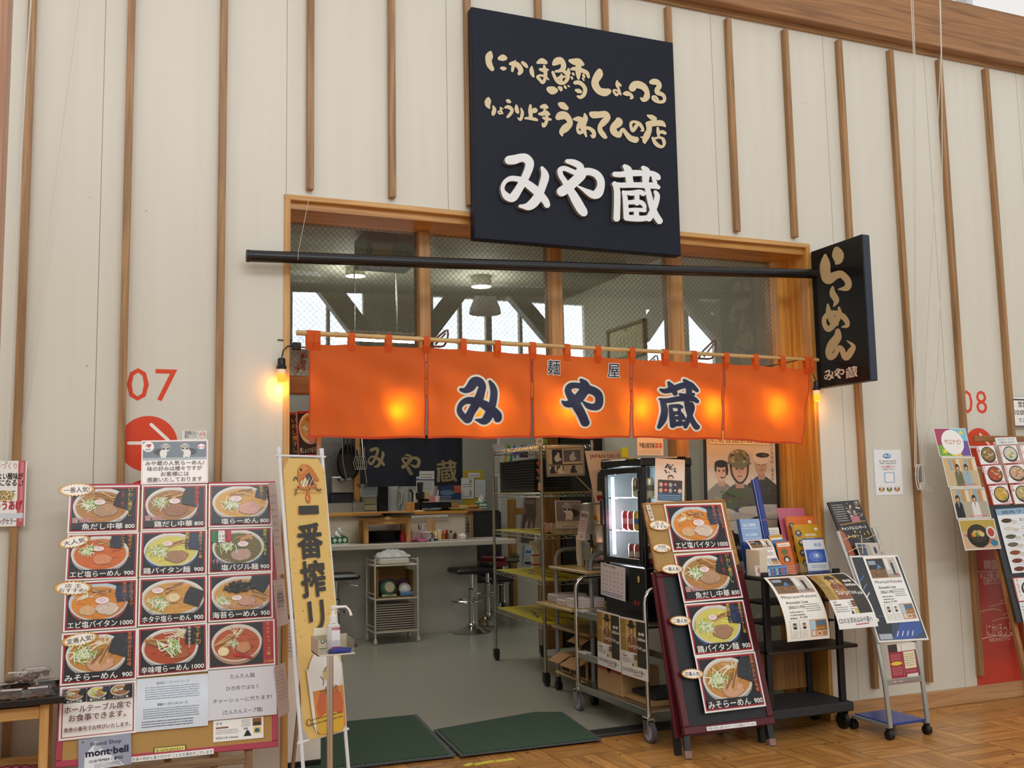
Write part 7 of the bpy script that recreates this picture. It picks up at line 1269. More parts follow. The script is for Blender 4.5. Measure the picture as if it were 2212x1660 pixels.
def flyer_live(P):
    w_, h_ = P.w, P.h; P.rect(w_*.06, h_*.66, w_*.95, h_*.97, 'c9a98c'); P.rect(w_*.07, h_*.67, w_*.94, h_*.96, 'c3bfb4'); P.rect(w_*.07, h_*.67, w_*.57, h_*.96, '2f2a28'); P.rect(w_*.07, h_*.67, w_*.57, h_*.8, '7a5a3a'); P.rect(w_*.1, h_*.87, w_*.32, h_*.93, '8fa3b4'); P.poly([(w_*.3, h_*.8), (w_*.46, h_*.82), (w_*.38, h_*.88)], '4a86b4')
    g = rnd(3)
    for i in range(10): x, y = w_*g.uniform(.1, .5), h_*g.uniform(.68, .78); P.line([(x, y), (x+w_*.07, y+h_*.01)], h_*.008, ('3a2a1c', 'a07a4e')[i % 2], 1)
    P.rect(w_*.6, h_*.78, w_*.7, h_*.955, 'e6e4dc'); P.rect(w_*.58, h_*.67, w_*.94, h_*.72, '9a9488'); x = w_*.8; P.ell(x, h_*.905, w_*.022, h_*.018, 'd8b49a'); P.ell(x, h_*.918, w_*.022, h_*.01, '6a3a30'); P.poly([(x-w_*.035, h_*.89), (x+w_*.035, h_*.89), (x+w_*.03, h_*.78), (x-w_*.03, h_*.78)], '23262e'); P.poly([(x-w_*.03, h_*.78), (x+w_*.03, h_*.78), (x+w_*.035, h_*.7), (x+w_*.005, h_*.7), (x, h_*.76), (x-w_*.02, h_*.7), (x-w_*.04, h_*.7)], '1a1c22'); P.ell(x+w_*.06, h_*.71, w_*.035, h_*.018, 'b5592a')
    P.text('99terrace×Keisuke', w_*.5, h_*.585, h_*.065, '3a3028', 'c', 0, wd=w_*.84); P.text('Acoustic Live', w_*.14, h_*.505, h_*.055, '3a3028', wd=w_*.52); P.text('2026.7.19日', w_*.16, h_*.435, h_*.055, '3a3028', wd=w_*.38); P.scrib(w_*.56, h_*.38, w_*.9, h_*.5, 4, '6a645c', 4); P.scrib(w_*.16, h_*.33, w_*.5, h_*.41, 2, '55504a', 5); P.text('¥1,000', w_*.36, h_*.3, h_*.03, '333', wd=w_*.18); P.scrib(w_*.14, h_*.285, w_*.34, h_*.33, 1, '444', 5)
    for i in range(2): x0 = w_*(.1+.22*i); P.rect(x0, h_*.04, x0+w_*.2, h_*.27, 'bdb6a8'); P.rect(x0+.002, h_*.045, x0+w_*.2-.002, h_*.265, 'f1eee6'); P.rect(x0+w_*.05, h_*.16, x0+w_*.16, h_*.24, ('a8a49c', 'c9c6c0')[i]); P.ell(x0+w_*.105, h_*.21, w_*.025, h_*.022, 'c9a088'); P.ell(x0+w_*.105, h_*.222, w_*.03, h_*.014, ('3a2420', '7a3a34')[i]); P.ell(x0+w_*.105, h_*.17, w_*.04, h_*.018, '2a2628'); P.scrib(x0+w_*.03, h_*.06, x0+w_*.18, h_*.14, 4, '8a867e', 5+i)
    P.rect(w_*.56, h_*.04, w_*.96, h_*.27, 'c99e7c'); P.rect(w_*.57, h_*.13, w_*.68, h_*.255, 'a9cbdc'); P.rect(w_*.7, h_*.12, w_*.95, h_*.255, '8a6a3a'); P.rect(w_*.72, h_*.19, w_*.92, h_*.25, '4a6a8a')
    for i in range(6): P.ell(w_*(.73+.035*i), h_*(.15+.012*(i % 2)), w_*.018, h_*.014, ('d8a23a', 'b8642a')[i % 2], 10)
    P.ell(w_*.76, h_*.08, w_*.06, h_*.03, 'e6ddd0'); P.ell(w_*.76, h_*.08, w_*.045, h_*.02, 'b5642a'); P.ell(w_*.89, h_*.08, w_*.05, h_*.03, 'a8825a'); P.rect(w_*.59, h_*.055, w_*.66, h_*.115, 'ddd8d0')
for c4, lab in ((((1289, 1316), (1339, 1331), (1343, 1453), (1293, 1436)), 'left concert poster on the side of the steel trolley'), (((1339.5, 1333), (1399, 1342.5), (1399, 1475), (1344, 1455)), 'right concert poster on the side of the steel trolley')):
    P = sheet('', '', '', TSd, c4, 'e9e7e2', z=.001); flyer_surprise(P); tag(P.done('concert_poster', GLOSS), lab, 'poster', 'concert posters on the steel trolley')
a, c = aX(1291, 1480, 3.03), aX(1343, 1460, 3.03); t = thing('carton_box', 'brown shipping carton with red tape on the bottom of the steel trolley', 'box', (3.2, .7, zbot)); h = .17; mb = MB(); mb.box(3.03, 3.3, c.y, a.y, zbot+.001, zbot+h, .003); mb.build('carton', M('b8966a', .8, 0, .1), t)
mb = MB(); mb.box(3.028, 3.03, c.y+.01, a.y-.01, zbot+h-.035, zbot+h-.015).box(3.028, 3.03, (a.y+c.y)/2-.02, (a.y+c.y)/2+.02, zbot+h-.05, zbot+h-.002); mb.build('tape', M('a84a4a', .6), t)
mb = MB(); mb.box(3.05, 3.4, .12, .45, zbot+.001, zbot+.03, .003); one('flat_carton', mb, CARD, 'flat open carton at the front of the trolley bottom shelf', 'box'); mb = MB(); mb.box(3.08, 3.38, .14, .43, zbot+.031, zbot+.06, .01); one('dark_bundle', mb, M('26282c', .7, 0, .3, scale=30), 'dark folded bundle lying in the flat carton', 'bundle')
# the fridge
fx0, fx1, fy0 = 3.08, 3.435, .2; fy1 = aX(1300, 990, fx0).y; zf0, zf1, zfm = zsh+.002, aY(1386, 990, fy0).z, aY(1386, 1228, fy0).z
t = thing('drinks_fridge', 'black countertop glass fridge full of cans standing on the steel trolley', 'fridge', ((fx0+fx1)/2, (fy0+fy1)/2, zf0)); FB = M('0f0f10', .25)
mb = MB(); mb.box(fx0, fx1, fy0, fy1, zf0, zfm, .006); mb.build('base_unit', FB, t); mb = MB(); mb.box(fx0-.01, fx1+.005, fy0-.005, fy1+.005, zf1-.05, zf1, .006); mb.build('top_cap', FB, t)
for x in (fx0+.014, fx1-.014):
    for y in (fy0+.014, fy1-.014): mb = MB(); mb.box(x-.014, x+.014, y-.014, y+.014, zfm, zf1-.05, .004); mb.build('corner_post', FB, t)
d = MB(); d.box(fx0-.012, fx0-.002, fy0+.01, fy0+.05, zfm+.01, zf1-.055, .003).box(fx0-.012, fx0-.002, fy1-.05, fy1-.01, zfm+.01, zf1-.055, .003).box(fx0-.012, fx0-.002, fy0+.05, fy1-.05, zfm+.01, zfm+.05, .003).box(fx0-.012, fx0-.002, fy0+.05, fy1-.05, zf1-.095, zf1-.055, .003); dr = d.build('door', FB, t)
d = MB(); d.box(fx0-.008, fx0-.005, fy0+.05, fy1-.05, zfm+.05, zf1-.095); d.build('door_glass', GLASS, dr); d = MB(); d.box(fx0-.035, fx0-.012, fy1-.045, fy1-.015, zfm+.25, zfm+.42, .005); d.build('handle', FB, dr)
d = MB(); d.box(fx0-.02, fx0-.011, fy0+.02, fy0+.05, zf1-.2, zf1-.13, .003); d.build('lock', M('3a3a34', .4), dr)
d = MB(); d.box(fx0+.03, fx1-.03, fy0+.004, fy0+.007, zfm, zf1-.05); d.build('side_glass', GLASS, t)
d = MB(); d.box(fx1-.006, fx1-.003, fy0+.03, fy1-.03, zfm, zf1-.05); d.build('rear_panel', M('6d7a80', .4), t); d = MB(); d.box(fx0+.03, fx1-.03, fy1-.008, fy1-.004, zfm, zf1-.05); d.build('inner_panel', M('a9b9c0', .4), t)
d = MB(); d.tube([(fx0+.03, fy1-.085, zfm+.06), (fx0+.03, fy1-.085, zf1-.11)], .011, 8); d.build('light_strip', M('e6f2ff', .5, 0, 0, emit=9), t)
sh3 = [zfm+.012, zfm+.22, zfm+.43]
for z in sh3[1:]:
    d = MB(); 
    for i in range(9): d.tube([(fx0+.03, fy0+.03+(fy1-fy0-.06)*i/8, z-.004), (fx1-.02, fy0+.03+(fy1-fy0-.06)*i/8, z-.004)], .0025, 5)
    d.tube([(fx0+.03, fy0+.03, z-.004), (fx0+.03, fy1-.03, z-.004)], .004, 6); d.build('wire_shelf', CHROME, t)
l = bpy.data.lights.new('fridge_light', 'AREA'); l.shape = 'RECTANGLE'; l.size = .03; l.size_y = .5; l.energy = 9; l.color = (.85, .94, 1); o = bpy.data.objects.new('fridge_light', l); COL.objects.link(o); o.parent = t; o.location = (fx0+.04-(fx0+fx1)/2, fy1-.1-(fy0+fy1)/2, (zfm+zf1)/2-zf0); o.rotation_euler = Vector((.5, -1, 0)).to_track_quat('-Z', 'Y').to_euler()
def can(x, y, z, c1, c2, lab, grp):
    t = thing('drink_can', lab, 'can', (x, y, z), grp); mb = MB(); mb.lathe([(.026, 0), (.033, .008), (.033, .105), (.027, .118)], (x, y, z), 16); mb.build('can_body', M(c1, .25, .3, .15, scale=30), t, True); mb = MB(); mb.lathe([(.027, .118), (.028, .121), (.024, .119), (0, .118)], (x, y, z), 16); mb.build('can_top', STEEL, t, True); mb = MB(); mb.lathe([(.0333, .04), (.0333, .075)], (x, y, z), 16); mb.build('can_band', M(c2, .3), t, True)
rows = [(sh3[0], ('8a1f26', 'c9c4b8'), 'dark red can on the bottom shelf of the drinks fridge', 'red cans on the fridge floor'), (sh3[1], ('a81f2e', 'd8c04a'), '', ''), (sh3[2], ('c9c2ae', '6a6a5a'), 'pale gold can on the top shelf of the drinks fridge', 'pale cans on the top fridge shelf')]
for k in range(4): can(fx0+.08+.0*k, fy0+.06+.075*k, sh3[0], '8a1f26', 'b5a79a', rows[0][2], rows[0][3])
for k in range(3): can(fx0+.17, fy0+.06+.075*k, sh3[0], '8a1f26', 'b5a79a', rows[0][2], rows[0][3]); can(fx0+.26, fy0+.06+.075*k, sh3[0], '8a1f26', 'b5a79a', rows[0][2], rows[0][3])
for k, (c1, c2, nm) in enumerate((('2f7a4a', 'd8d8cc', 'green'), ('d0b030', '2a5aa0', 'yellow'), ('c9a82e', '2f62a8', 'yellow'), ('a81f3a', 'c98a90', 'crimson'), ('a81f3a', 'c98a90', 'crimson'))): can(fx0+.08, fy0+.06+.075*k, sh3[1], c1, c2, nm+' can on the middle shelf of the drinks fridge', nm+' cans on the middle fridge shelf')
for k in range(3): can(fx0+.08, fy0+.06+.075*k, sh3[2], 'c9c2ae', '6a6a5a', rows[2][2], rows[2][3])
for k in range(2): can(fx0+.2, fy0+.05, sh3[2] if k else sh3[1], 'a0252c', 'cfc6b8', 'red can near the side glass of the drinks fridge', 'red cans near the fridge side glass'); can(fx0+.28, fy0+.05, sh3[2] if k else sh3[1], 'a0252c', 'cfc6b8', 'red can near the side glass of the drinks fridge', 'red cans near the fridge side glass')
P = sheet('', '', '', frame((0, fy0-.008, 0), (1, 0, 0), (0, 0, 1)), ((1412, 991), (1477, 993), (1480, 1090), (1417, 1085)), 'e6e2dc', .002, z=0); w_, h_ = P.w, P.h
P.rect(w_*.1, h_*.05, w_*.92, h_*.42, '5a86b0'); P.rect(w_*.1, h_*.05, w_*.92, h_*.22, '3a6a96'); P.scrib(w_*.14, h_*.07, w_*.88, h_*.2, 3, 'c9d8e4', 3); P.rect(w_*.1, h_*.22, w_*.92, h_*.52, '4a4644')
for i in range(9): P.ell(w_*(.2+.16*(i % 5)), h_*(.28+.13*(i//5)), w_*.07, h_*.055, ('b8a08c', 'a82f3a', '8a9aa4', '3a4a6a', 'c9b8a0')[i % 5]); P.ell(w_*(.2+.16*(i % 5)), h_*(.29+.13*(i//5)), w_*.03, h_*.025, 'e0d0c0')
g = rnd(8)
for i in range(26): P.rect(*(lambda x, y: (x, y, x+w_*.05, y+h_*.03))(w_*(.3+.36*g.random()*(1-.0)), h_*(.66+.2*g.random())), ('2a3a5a', '3a6a9a', '1f2430')[i % 3])
P.ell(w_*.52, h_*.58, w_*.1, h_*.06, '2a2628'); P.ell(w_*.52, h_*.565, w_*.08, h_*.045, 'e4cdb8'); tag(P.done('event_poster', GLOSS), 'white event poster with blue castle like print taped to the side of the drinks fridge', 'poster')
P = sheet('', '', '', frame((fx0-.014, 0, 0), (0, -1, 0), (0, 0, 1)), ((1299, 1215), (1352, 1228), (1350, 1300), (1297, 1284)), 'd9d3d8', .001, z=0); w_, h_ = P.w, P.h; P.text('毎日 5.4 営業', w_*.1, h_*.9, h_*.07, '3a3a44', wd=w_*.5)
for i in range(6):
    for j in range(5): P.rect(w_*(.1+.15*i), h_*(.22+.13*j), w_*(.13+.15*i), h_*(.25+.13*j), '5a5a6a' if (i+j) % 3 else 'c06a7a')
P.scrib(w_*.05, h_*.05, w_*.9, h_*.17, 2, '4a5ac0', 4); tag(P.done('wall_calendar'), 'calendar sheet taped under the door of the drinks fridge', 'calendar')
v = aY(1370, 1242, fy0); P = Pr(frame((fx0-.0015, fy0+.1, zfm-.1), (0, -1, 0), (0, 0, 1)), .03, .05, None); P.ell(.015, .025, .014, .022, 'd8b23a'); P.ell(.015, .025, .01, .016, 'e6d8a0'); P.ell(.015, .022, .005, .008, '3a3a2a'); tag(P.done('yellow_sticker'), 'oval yellow sticker on the black base of the drinks fridge', 'sticker')
P = Pr(frame((fx0-.0015, fy0+.16, zfm-.24), (0, -1, 0), (0, 0, 1)), .1, .04, None); P.rect(0, 0, .1, .04, '151517'); P.text('36', .01, .008, .03, 'd82a1e', wd=.03); P.text('8', .06, .008, .03, 'd82a1e', wd=.014); tag(P.done('red_display', printmat('lit_digits', .4)), 'small red number display on the fridge base', 'display')
v = aY(1349, 980, .4); mb = MB(); mb.box(v.x-.02, v.x+.02, .38, .42, zf1+.009, zf1+.075, .004); one('highlighter_tag', mb, M('c9d82a', .5), 'bright yellow green tag standing on top of the fridge', 'tag')
mb = MB(); mb.box(fx0-.0, fx1-.02, .23, .6, zf1+.001, zf1+.008); one('white_folder', mb, M('d9d3c4', .6), 'pale folder lying on top of the fridge', 'folder')
P = sheet('', '', '', frame((0, .8, 1.4), (1, 0, 0), (0, .4, 1)), ((1284, 980), (1368, 978), (1350, 1083), (1264, 1082)), 'dcd8d2', .003, z=0); w_, h_ = P.w, P.h; P.rect(w_*.06, h_*.04, w_*.94, h_*.14, 'a83240'); P.text('JAPAN DO IT', w_*.1, h_*.86, h_*.1, '7a1f2a', wd=w_*.8); P.poly([(w_*.1, h_*.22), (w_*.2, h_*.55), (w_*.4, h_*.7), (w_*.7, h_*.7), (w_*.95, h_*.2)], '4a5044'); P.ell(w_*.5, h_*.73, w_*.14, h_*.07, 'c9a284'); P.ell(w_*.5, h_*.78, w_*.16, h_*.05, '4a4f3c'); tag(P.done('uniform_poster', GLOSS), 'leaning poster of a uniformed person half hidden behind the fridge', 'poster')
P = sheet('', '', '', frame((0, .2, 0), (1, 0, 0), (0, 0, 1)), ((1376, 890), (1432, 892), (1432, 984), (1376, 984)), 'e2ddd0', z=0); w_, h_ = P.w, P.h; P.text('予備自衛官補', w_*.06, h_*.17, h_*.14, '2a2a2a', wd=w_*.6); P.text('募集', w_*.68, h_*.17, h_*.14, 'c0302a', wd=w_*.28); P.scrib(w_*.06, h_*.03, w_*.9, h_*.14, 3, '77736a', 2); tag(P.done('recruit_notice'), 'notice with black and red recruiting characters above the fridge', 'notice')
# ================================================================ MENU A-BOARD
bl2, br2 = aY(1478, 1590, -.345), aY(1673, 1564, -.32); tl2 = aY(1414.7, 1240, -.1)
TA = frame(bl2, br2-bl2, tl2-bl2); aw = uv(TA, 1673, 1564)[0]; ah = uv(TA, 1414.7, 1240)[1]+.02
MAR = M('571a24', .3, 0, .12); t = thing('menu_easel', 'dark red framed folding blackboard with ramen cards standing on the parquet', 'board', (bl2.x+aw/2, bl2.y, 0))
mb = MB(TA); mb.box(.02, aw-.02, .02, ah-.02, -.012, 0); mb.build('blackboard', M('1d2127', .5, 0, .1), t)
for nm, q in (('frame_rail', (0, aw, 0, .042)), ('frame_rail', (0, aw, ah-.042, ah)), ('frame_stile', (0, .042, .042, ah-.042)), ('frame_stile', (aw-.042, aw, .042, ah-.042))): mb = MB(TA); mb.box(*q, -.02, .01, .004); mb.build(nm, MAR, t)
lg = [(aZ(1487, 1640), .02), (aZ(1668, 1612), aw-.045)]
for (f_, u) in lg: mb = MB(); a = TA @ Vector((u+.02, .12, -.022)); mb.bar(a, (f_.x, f_.y+.0, 0), .034, .03); mb.build('front_leg', M('17181a', .5), t); mb = MB(); mb.bar(Vector((f_.x, f_.y, 0)), Vector((f_.x, f_.y, 0)).lerp(a, .16), .038, .034); mb.build('worn_foot', M('8a6a60', .7, 0, .2), t)
rear = frame(TA @ Vector((-.012, -.01, -.075)), TA.col[0].to_3d(), TA.col[1].to_3d()+Vector((0, -.06, 0)))
for q in ((0, .04, 0, ah), (aw-.04, aw, 0, ah), (.04, aw-.04, 0, .04), (.04, aw-.04, ah-.04, ah)): mb = MB(rear); mb.box(*q, -.012, .012, .003); mb.build('rear_frame', MAR, t)
for u in (.02, aw-.02): mb = MB(); a = rear @ Vector((u, .1, -.015)); f_ = rear @ Vector((u, -.13, -.015)); mb.bar(a, (f_.x, f_.y+.02, 0), .034, .03); mb.build('rear_leg', M('17181a', .5), t)
P = sheet('', '', '', TA, ((1383, 1088), (1559, 1083), (1593, 1221), (1412, 1240)), 'b18e54', .012, z=.012); w_, h_ = P.w, P.h; TC_ = P.T.copy()
t = thing('cork_board', 'cork board in a thin wooden frame fixed above the blackboard', 'board', tuple(TC_ @ Vector((w_/2, 0, 0)))); mb = MB(TC_); mb.box(0, w_, 0, h_, 0, .012); mb.build('cork_panel', M('b18d55', .85, 0, .22, scale=160), t)
for q in ((0, w_, 0, .014), (0, w_, h_-.014, h_), (0, .014, 0, h_), (w_-.014, w_, 0, h_)): mb = MB(TC_); mb.box(*q, -.002, .018, .002); mb.build('frame_bar', wood('b88a50', '94683a', 'x'), t)
for k, c4, lab, sd in (('shrimpp', ((1427, 1093), (1552, 1090), (1574, 1190), (1448, 1196)), 'pale blue bowl noodle card at the top of the folding blackboard', 9), ('fish', ((1449, 1199.5), (1575, 1192.5), (1599, 1293), (1471.5, 1307)), 'soy broth noodle card second from the top of the folding blackboard', 3), ('paitan', ((1472, 1308.5), (1598, 1297.5), (1622, 1409), (1493, 1421)), 'yellow soup noodle card third from the top of the folding blackboard', 7), ('miso', ((1493.5, 1421.5), (1622, 1410), (1649, 1527), (1517, 1543.5)), 'miso noodle card at the bottom of the folding blackboard', 12)):
    P = sheet('', '', '', TA, c4, 'f1eee9', .002, z=.0305); dish_card(P, k, sd); tag(P.done('menu_card', GLOSS), lab, 'menu card', 'ramen cards on the folding board')
for q in ((1418.5, 1138.6, 25, 12, ['店 主', 'おすすめ!'], 'starburst tag at the top of the cork strip'), (1423, 1187.5, 22, 10.5, ['(株)登録', 'スープ工場'], 'small starburst tag second from the top of the cork strip'), (1445, 1232.6, 25, 11.5, ['一番人気!'], 'starburst tag at the top left of the blackboard frame'), (1463, 1344, 24.5, 11.5, ['二番人気!'], 'starburst tag beside the yellow soup card'), (1488.6, 1458, 25.5, 12, ['定番人気!'], 'starburst tag beside the lowest miso card')): burst('popularity_tag', q[5], TA, q[0], q[1], q[2], q[3], q[4], 0, .034, 'popularity tags on the folding board')
P = sheet('', '', '', TA, ((1523.5, 1571.5), (1630.5, 1559.5), (1630.5, 1568.5), (1525, 1580.5)), 'f0efec', .002, z=.011); P.text('写真の色彩と盛り付けが ことなる場合がございます', P.w*.5, P.h*.22, P.h*.66, '2a2a2e', 'c', .01, wd=P.w*.95); tag(P.done('caption_strip'), 'white caption strip on the foot of the folding blackboard', 'label')
P = sheet('', '', '', TA, ((1391, 1095), (1399, 1094), (1406, 1128), (1398, 1130)), 'e6e0d6', .0015, z=.032); P.vtext('予備自衛', P.w*.5, P.h*.95, P.h*.2, '55504a'); tag(P.done('small_slip'), 'small white slip at the top left corner of the cork strip', 'slip')
# ================================================================ RECRUITING POSTER ON THE GLASS
P = sheet('', '', '', frame((0, .255, 0), (1, 0, 0), (0, 0, 1)), ((1520, 925), (1681, 930), (1686, 1210), (1524, 1215)), '17181a', .008, z=0); T_ = P.T.copy(); w_, h_ = P.w, P.h
t = thing('soldier_poster', 'recruiting poster of three uniformed people in a black frame on the window', 'poster', tuple(T_ @ Vector((w_/2, 0, 0)))); mb = MB(T_); mb.box(0, w_, 0, h_, -.006, .008, .003); mb.build('frame_panel', M('131416', .35), t)
P = Pr(T_ @ Matrix.Translation((w_*.03, h_*.05, .008)), w_*.92, h_*.94, 'c9c3b4', .001); w_, h_ = P.w, P.h
P.clip = (0, 0, w_, h_); P.rect(0, 0, w_, h_*.42, 'a8a49c'); P.rect(0, 0, w_, h_*.28, 'b9b4a8')
g = rnd(6)
for i in range(16): P.ell(w_*g.random(), h_*(.22+.35*g.random()), w_*.16, h_*.03, ('c4bfb2', 'b3aea4', 'd0cabc')[i % 3])
def soldier(x, y, s_, skin, cap, uni, hair=None, helm=False, white=False):
    P.poly([(x-.9*s_, y-2.0*s_), (x-.85*s_, y-1.0*s_), (x-.3*s_, y-.6*s_), (x+.3*s_, y-.6*s_), (x+.9*s_, y-1.0*s_), (x+1.0*s_, y-2.0*s_)], uni)
    for i in range(20): P.ell(x+g.uniform(-.7, .7)*s_, y-g.uniform(.9, 1.9)*s_, .12*s_, .06*s_, tuple(v*g.choice((.6, 1.5)) for v in lin(uni)), 8)
    P.poly([(x-.2*s_, y-.75*s_), (x-.2*s_, y-.2*s_), (x+.2*s_, y-.2*s_), (x+.2*s_, y-.75*s_)], tuple(v*.75 for v in lin(skin)))
    P.ell(x, y, .36*s_, .5*s_, skin); P.line([(x-.2*s_, y+.08*s_), (x-.08*s_, y+.1*s_)], .05*s_, '2a2420', 1); P.line([(x+.08*s_, y+.1*s_), (x+.2*s_, y+.08*s_)], .05*s_, '2a2420', 1); P.ell(x-.14*s_, y+.02*s_, .06*s_, .03*s_, '1c1816', 8); P.ell(x+.14*s_, y+.02*s_, .06*s_, .03*s_, '1c1816', 8)
    P.line([(x, y), (x+.03*s_, y-.14*s_)], .04*s_, 'a0785e', 1); P.line([(x-.1*s_, y-.27*s_), (x+.1*s_, y-.27*s_)], .045*s_, '8a5a4c', 1)
    if helm:
        P.ell(x, y+.42*s_, .52*s_, .4*s_, cap); P.poly([(x-.58*s_, y+.22*s_), (x+.58*s_, y+.22*s_), (x+.5*s_, y+.4*s_), (x-.5*s_, y+.4*s_)], cap)
        if not white:
            for i in range(22): P.ell(x+g.uniform(-.42, .42)*s_, y+g.uniform(.28, .72)*s_, .08*s_, .05*s_, ('5a5c44', '8f8f74', '3c3f30', 'a9a68c')[i % 4], 8)
            P.line([(x-.42*s_, y+.2*s_), (x-.36*s_, y-.2*s_), (x-.1*s_, y-.52*s_), (x+.15*s_, y-.5*s_), (x+.38*s_, y-.2*s_), (x+.42*s_, y+.2*s_)], .07*s_, '2a2c26', 2)
        else: P.ell(x+.1*s_, y+.5*s_, .42*s_, .13*s_, '1d1d1f'); P.ell(x+.2*s_, y+.5*s_, .16*s_, .08*s_, '4a4642')
    else: P.ell(x, y+.42*s_, .4*s_, .2*s_, hair); P.ell(x+.34*s_, y+.12*s_, .09*s_, .3*s_, hair); P.ell(x-.35*s_, y+.2*s_, .06*s_, .22*s_, hair); P.line([(x+.36*s_, y), (x+.2*s_, y-.3*s_), (x-.02*s_, y-.32*s_)], .04*s_, '1a1a1c', 2)
soldier(w_*.2, h_*.66, w_*.23, 'c9ae98', None, '83827c', '1d1a1a'); soldier(w_*.78, h_*.72, w_*.24, 'b59a86', 'cfcabd', '3a3c38', helm=True, white=True); soldier(w_*.46, h_*.68, w_*.3, 'c2a48c', '6f7058', '565b4a', helm=True)
for i in range(10): P.ell(w_*g.random(), h_*(.3+.06*g.random()), w_*.2, h_*.03, ('b9b4a8', 'a8a49a')[i % 2])
P.poly([(w_*.05, h_*.12), (w_*.35, h_*.15), (w_*.3, h_*.19), (w_*.34, h_*.195), (w_*.36, h_*.17), (w_*.5, h_*.15), (w_*.5, h_*.1)], '1d1d1d'); P.poly([(w_*.5, h_*.24), (w_*.6, h_*.27), (w_*.68, h_*.3), (w_*.74, h_*.29), (w_*.72, h_*.23), (w_*.6, h_*.21)], '1d1b1b'); P.poly([(w_*.45, h_*.1), (w_*.95, h_*.16), (w_*.9, h_*.2), (w_*.55, h_*.15)], '1a1a1b'); P.poly([(0, 0), (0, h_*.1), (w_*.6, h_*.13), (w_, h_*.09), (w_, 0)], '1a1a1b')
P.rect(w_*.03, h_*.885, w_*.9, h_*.985, 'e2d7ae'); P.text('防衛省国家公務員', w_*.05, h_*.9, h_*.07, '3a362c', 'l', 0, wd=w_*.82); P.vtext('守りたいものは、あるか。', w_*.945, h_*.98, h_*.034, '3a362c', 0); P.text('Defense Corps', w_*.3, h_*.04, h_*.05, 'd8d4c8', 'l', 0, wd=w_*.5)
P.done('poster_sheet', GLOSS, t)
# ================================================================ BLACK LEAFLET RACK
zt6 = aY(1730, 1245, -.25).z; zs6 = aY(1760, 1400, -.25).z; rx0, rx1, ry0, ry1 = 3.63, 4.2, -.235, .1; BK = M('131315', .45, 0, .15); zdk = .17
t = thing('leaflet_rack', 'black rack on a wheeled dolly holding leaflets beside the folding blackboard', 'rack', (3.9, -.1, 0))
mb = MB(); mb.box(rx0-.03, rx1+.03, ry0-.03, ry1+.03, zdk-.055, zdk, .008); mb.build('dolly_deck', M('2b2b2d', .7, 0, .2), t)
for x, y in ((rx0-.02, ry0+.04), (rx1-.005, ry0+.04), (rx0, ry1-.03), (rx1-.005, ry1-.03)):
    mb = MB(); A = Matrix.Translation((x, y, .05)) @ Matrix.Rotation(R(90), 4, 'Y'); mb.lathe([(.032, -.018), (.05, -.014), (.05, .014), (.032, .018)], (0, 0, 0), 20, A); mb.lathe([(0, -.022), (.02, -.02), (.02, .02), (0, .022)], (0, 0, 0), 12, A); mb.box(x-.026, x+.026, y-.02, y+.03, .1, zdk-.056, .003).box(x-.026, x-.021, y-.02, y+.02, .045, .105).box(x+.021, x+.026, y-.02, y+.02, .045, .105); mb.build('caster', BLACK, t)
pz = zt6+.03
for x in (rx0, rx1-.04):
    for y in (ry0, ry1-.03): mb = MB(); mb.box(x, x+.04, y, y+.03, zdk, pz, .003); mb.build('upright', BK, t)
mb = MB(); mb.box(rx0-.02, rx1+.02, ry0-.015, ry1, zt6-.02, zt6, .003); mb.build('top_shelf', BK, t)
mb = MB(); mb.box(rx0+.0, rx1+.09, ry0-.02, ry1-.005, zs6-.02, zs6, .003); mb.build('middle_shelf', wood('3b3024', '251c14', 'x', .5), t)
mb = MB(); mb.box(rx0+.04, rx1-.04, ry1-.012, ry1-.004, zdk+.03, zs6-.05, .002); mb.build('wooden_back', wood('9c6c34', '744a1e', 'z', .4), t)
mb = MB(); mb.bar((rx0+.05, ry0+.03, zs6-.02), (rx0+.25, ry1-.04, zdk), .012, .006); mb.build('brace', STEEL, t)
for z in (zs6+.14, zs6+.26): mb = MB(); mb.box(rx0+.04, rx1-.04, ry0+.03, ry1-.04, z, z+.012); mb.build('inner_tray', BK, t)
def bent(px_, py_, th0, th1, ht):
    a = aY(px_, py_, ry0-.017); T = frame((a.x, ry0-.018, zt6+.003), (1, 0, 0), (0, 0, 1)); t0, t1 = R(th0), R(th1)
    def f(x, y, z):
        s_ = max(0, ht-y)/ht; th = t0+(t1-t0)*s_; k = ht/(t1-t0); d = k*(math.sin(th)-math.sin(t0)); e_ = k*(-math.cos(th)+math.cos(t0)); return (x, -e_+z*math.cos(th), d+z*math.sin(th))
    return T, f
T, f = bent(1649, 1251, 28, 93, .42); P = Pr(T, .30, .42, 'f0ede3', .001, f); P.nb = 1; flyer_live(P); tag(P.done('live_flyer', GLOSS), 'white live concert flyer draped over the left of the black rack', 'flyer')
T, f = bent(1740, 1246, 15, 78, .42); P = Pr(T, .285, .42, 'ecebe6', .001, f); flyer_surprise(P); tag(P.done('surprise_flyer', GLOSS), 'brown concert flyer with a hatted person draped over the right of the black rack', 'flyer')
def leaf(c4, y0, ln, bg, name, lab, fn, cat='brochure', th=.002, mat=None, group=None):
    T = frame((0, y0, zt6), (1, 0, 0), (0, ln, 1)); P = sheet('', '', '', T, c4, bg, th, z=0); fn(P, P.w, P.h); return tag(P.done(name, mat or GLOSS), lab, cat, group)
